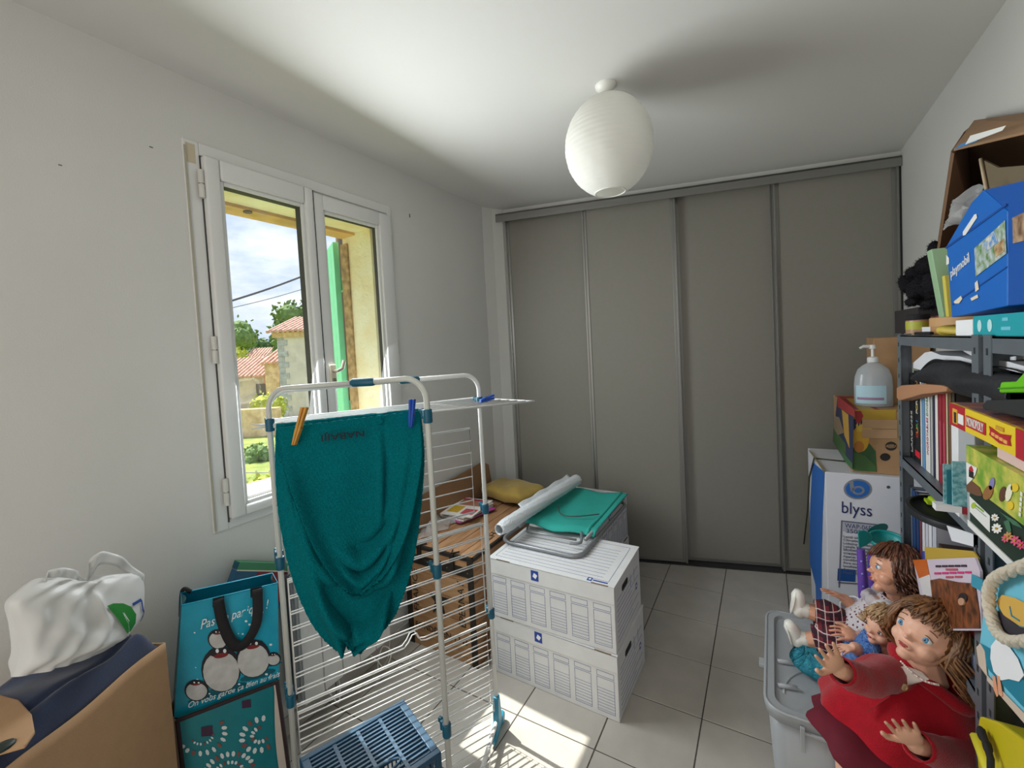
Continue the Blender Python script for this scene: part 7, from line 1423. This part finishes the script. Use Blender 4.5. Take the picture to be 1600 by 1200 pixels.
for f_ in (f1_, f2_): f_.z = max(f_.z, UZ + .03)
kk1, kk2 = at(1296, 1034, 1.40), at(1310, 1062, 1.34)
for f_ in (kk1, kk2): f_.z = max(f_.z, UZ + .03)
for k_, f_ in ((kk1, f1_), (kk2, f2_)): mb.cone(pel, k_, .034, .028); mb.cone(k_, f_, .028, .020)
wa = at(1335, 1012, 1.27); mb.cone(chest, wa, .026, .016); hand(mb, wa, at(1318, 1014, 1.27) - wa, -CU, .8, .3)
finish_body(mb, D3, M_skin); face(D3, g, R, s, flat('doll_iris_brown', 90, 62, 46, .2))
hair(D3, hc, fr, s, M_blond, 170, .035, .006, 70, 5, (Vector((0, 0, -1)) * .5 + CR * .7), .0028, 66)
Ub = (neck - pel).normalized(); Sb, Fb, Ub = frame(CU * .8 - CR * .3, Ub)
sw = obj('knit_jumper', eloft([(neck, Sb * .042, Fb * .04), (neck.lerp(pel, .2), Sb * .066, Fb * .058), (neck.lerp(pel, .6), Sb * .070, Fb * .060), (neck.lerp(pel, .95), Sb * .066, Fb * .056)], 36, .03, 7), M_knit, D3, smooth=True, solid=.005)
rnd = random.Random(8); mb = MB()
for k in range(4000):
    u, a = rnd.random(), rnd.uniform(0, 2 * PI); rr_ = 1. ; c_ = neck.lerp(pel, .08 + .85 * u); n_ = (Sb * math.cos(a) + Fb * math.sin(a)); p = c_ + Sb * .070 * math.cos(a) + Fb * .060 * math.sin(a); d_ = (n_ + Vector((rnd.gauss(0, .7), rnd.gauss(0, .7), rnd.gauss(0, .7)))).normalized() * rnd.uniform(.006, .013); q_ = d_.orthogonal().normalized() * .0008; mb.add([p - q_, p + q_, p + d_], [(0, 1, 2)])
obj('fuzz', mb, M_knit, sw, kind='stuff')
for k_, f_ in ((kk1, f1_), (kk2, f2_)): obj('knit_legging', MB().tube(bez([pel, k_, f_, f_ + (f_ - k_).normalized() * .02 + Vector((0, 0, .012))], 20), [.040 - .012 * k / 20 + .0016 * math.sin(k * 2.2) for k in range(20)] + [.022], 16), M_tknit, D3, smooth=True)
# ---------------------------------------------------------------- toy spades
M_turq = flat('turquoise_plastic', 24, 150, 150, .4); M_purp = flat('purple_plastic', 104, 70, 170, .4)
for k, (lb, hb, ht, dd) in enumerate((('turquoise toy spade with purple handle and D shaped blade', (1352, 935), (1345, 858), 1.60), ('turquoise toy scoop with round bowl and purple handle', (1366, 935), (1362, 864), 1.63), ('turquoise toy spade tilted up behind the other two', (1384, 935), (1370, 838), 1.70))):
    b = at(*hb, dd - .02); b.z = UZ + .012; tpp = at(*ht, dd); T = thing('toy_scoop', lb, 'toy', b, 'toy spades on the tub')
    V_, R_t, U_t = vbasis(*ht)
    hn_ = obj('handle', MB().tube([b, b.lerp(tpp, .5), b.lerp(tpp, .92), tpp], [.017, .016, .013, .012], 12), M_purp, T, smooth='auto')
    for q in range(3): obj('grip_hole', MB().ell(b.lerp(tpp, .52 + .16 * q) + V_ * .0135, (.004, .004, .004), 8, 6), flat('purple_pale', 150, 150, 226, .5), hn_, smooth=True)
    if k == 0: obj('blade', MB().prism([at(x_, y_, dd - .01) for x_, y_ in ((1340, 830), (1350, 828), (1359, 832), (1364, 839), (1362, 846), (1354, 852), (1342, 857))], -V_ * .014), M_turq, T, bev=.004)
    elif k == 1:
        c_ = at(1387, 843, dd); rr_ = .054
        obj('bowl', MB().lathe([(rr_ * math.sin(a), -rr_ * .72 * math.cos(a)) for a in [.05 + q * (PI * .5) / 10 for q in range(11)]], c_, 28, Matrix.Rotation(.25, 3, 'X'), cap=False), M_turq, T, smooth=True, solid=.005)
        obj('neck', MB().tube([tpp, tpp.lerp(c_, .45) - Vector((0, 0, .012)), c_ - Vector((0, 0, .03))], [.0135, .014, .012], 12), M_turq, T, smooth='auto')
    else: obj('blade', MB().prism([at(x_, y_, dd) for x_, y_ in circ(1371, 828, 18, 8.5, 18, -.38)], -V_ * .016), flat('deep_turquoise_plastic', 12, 116, 116, .4), T, bev=.003)
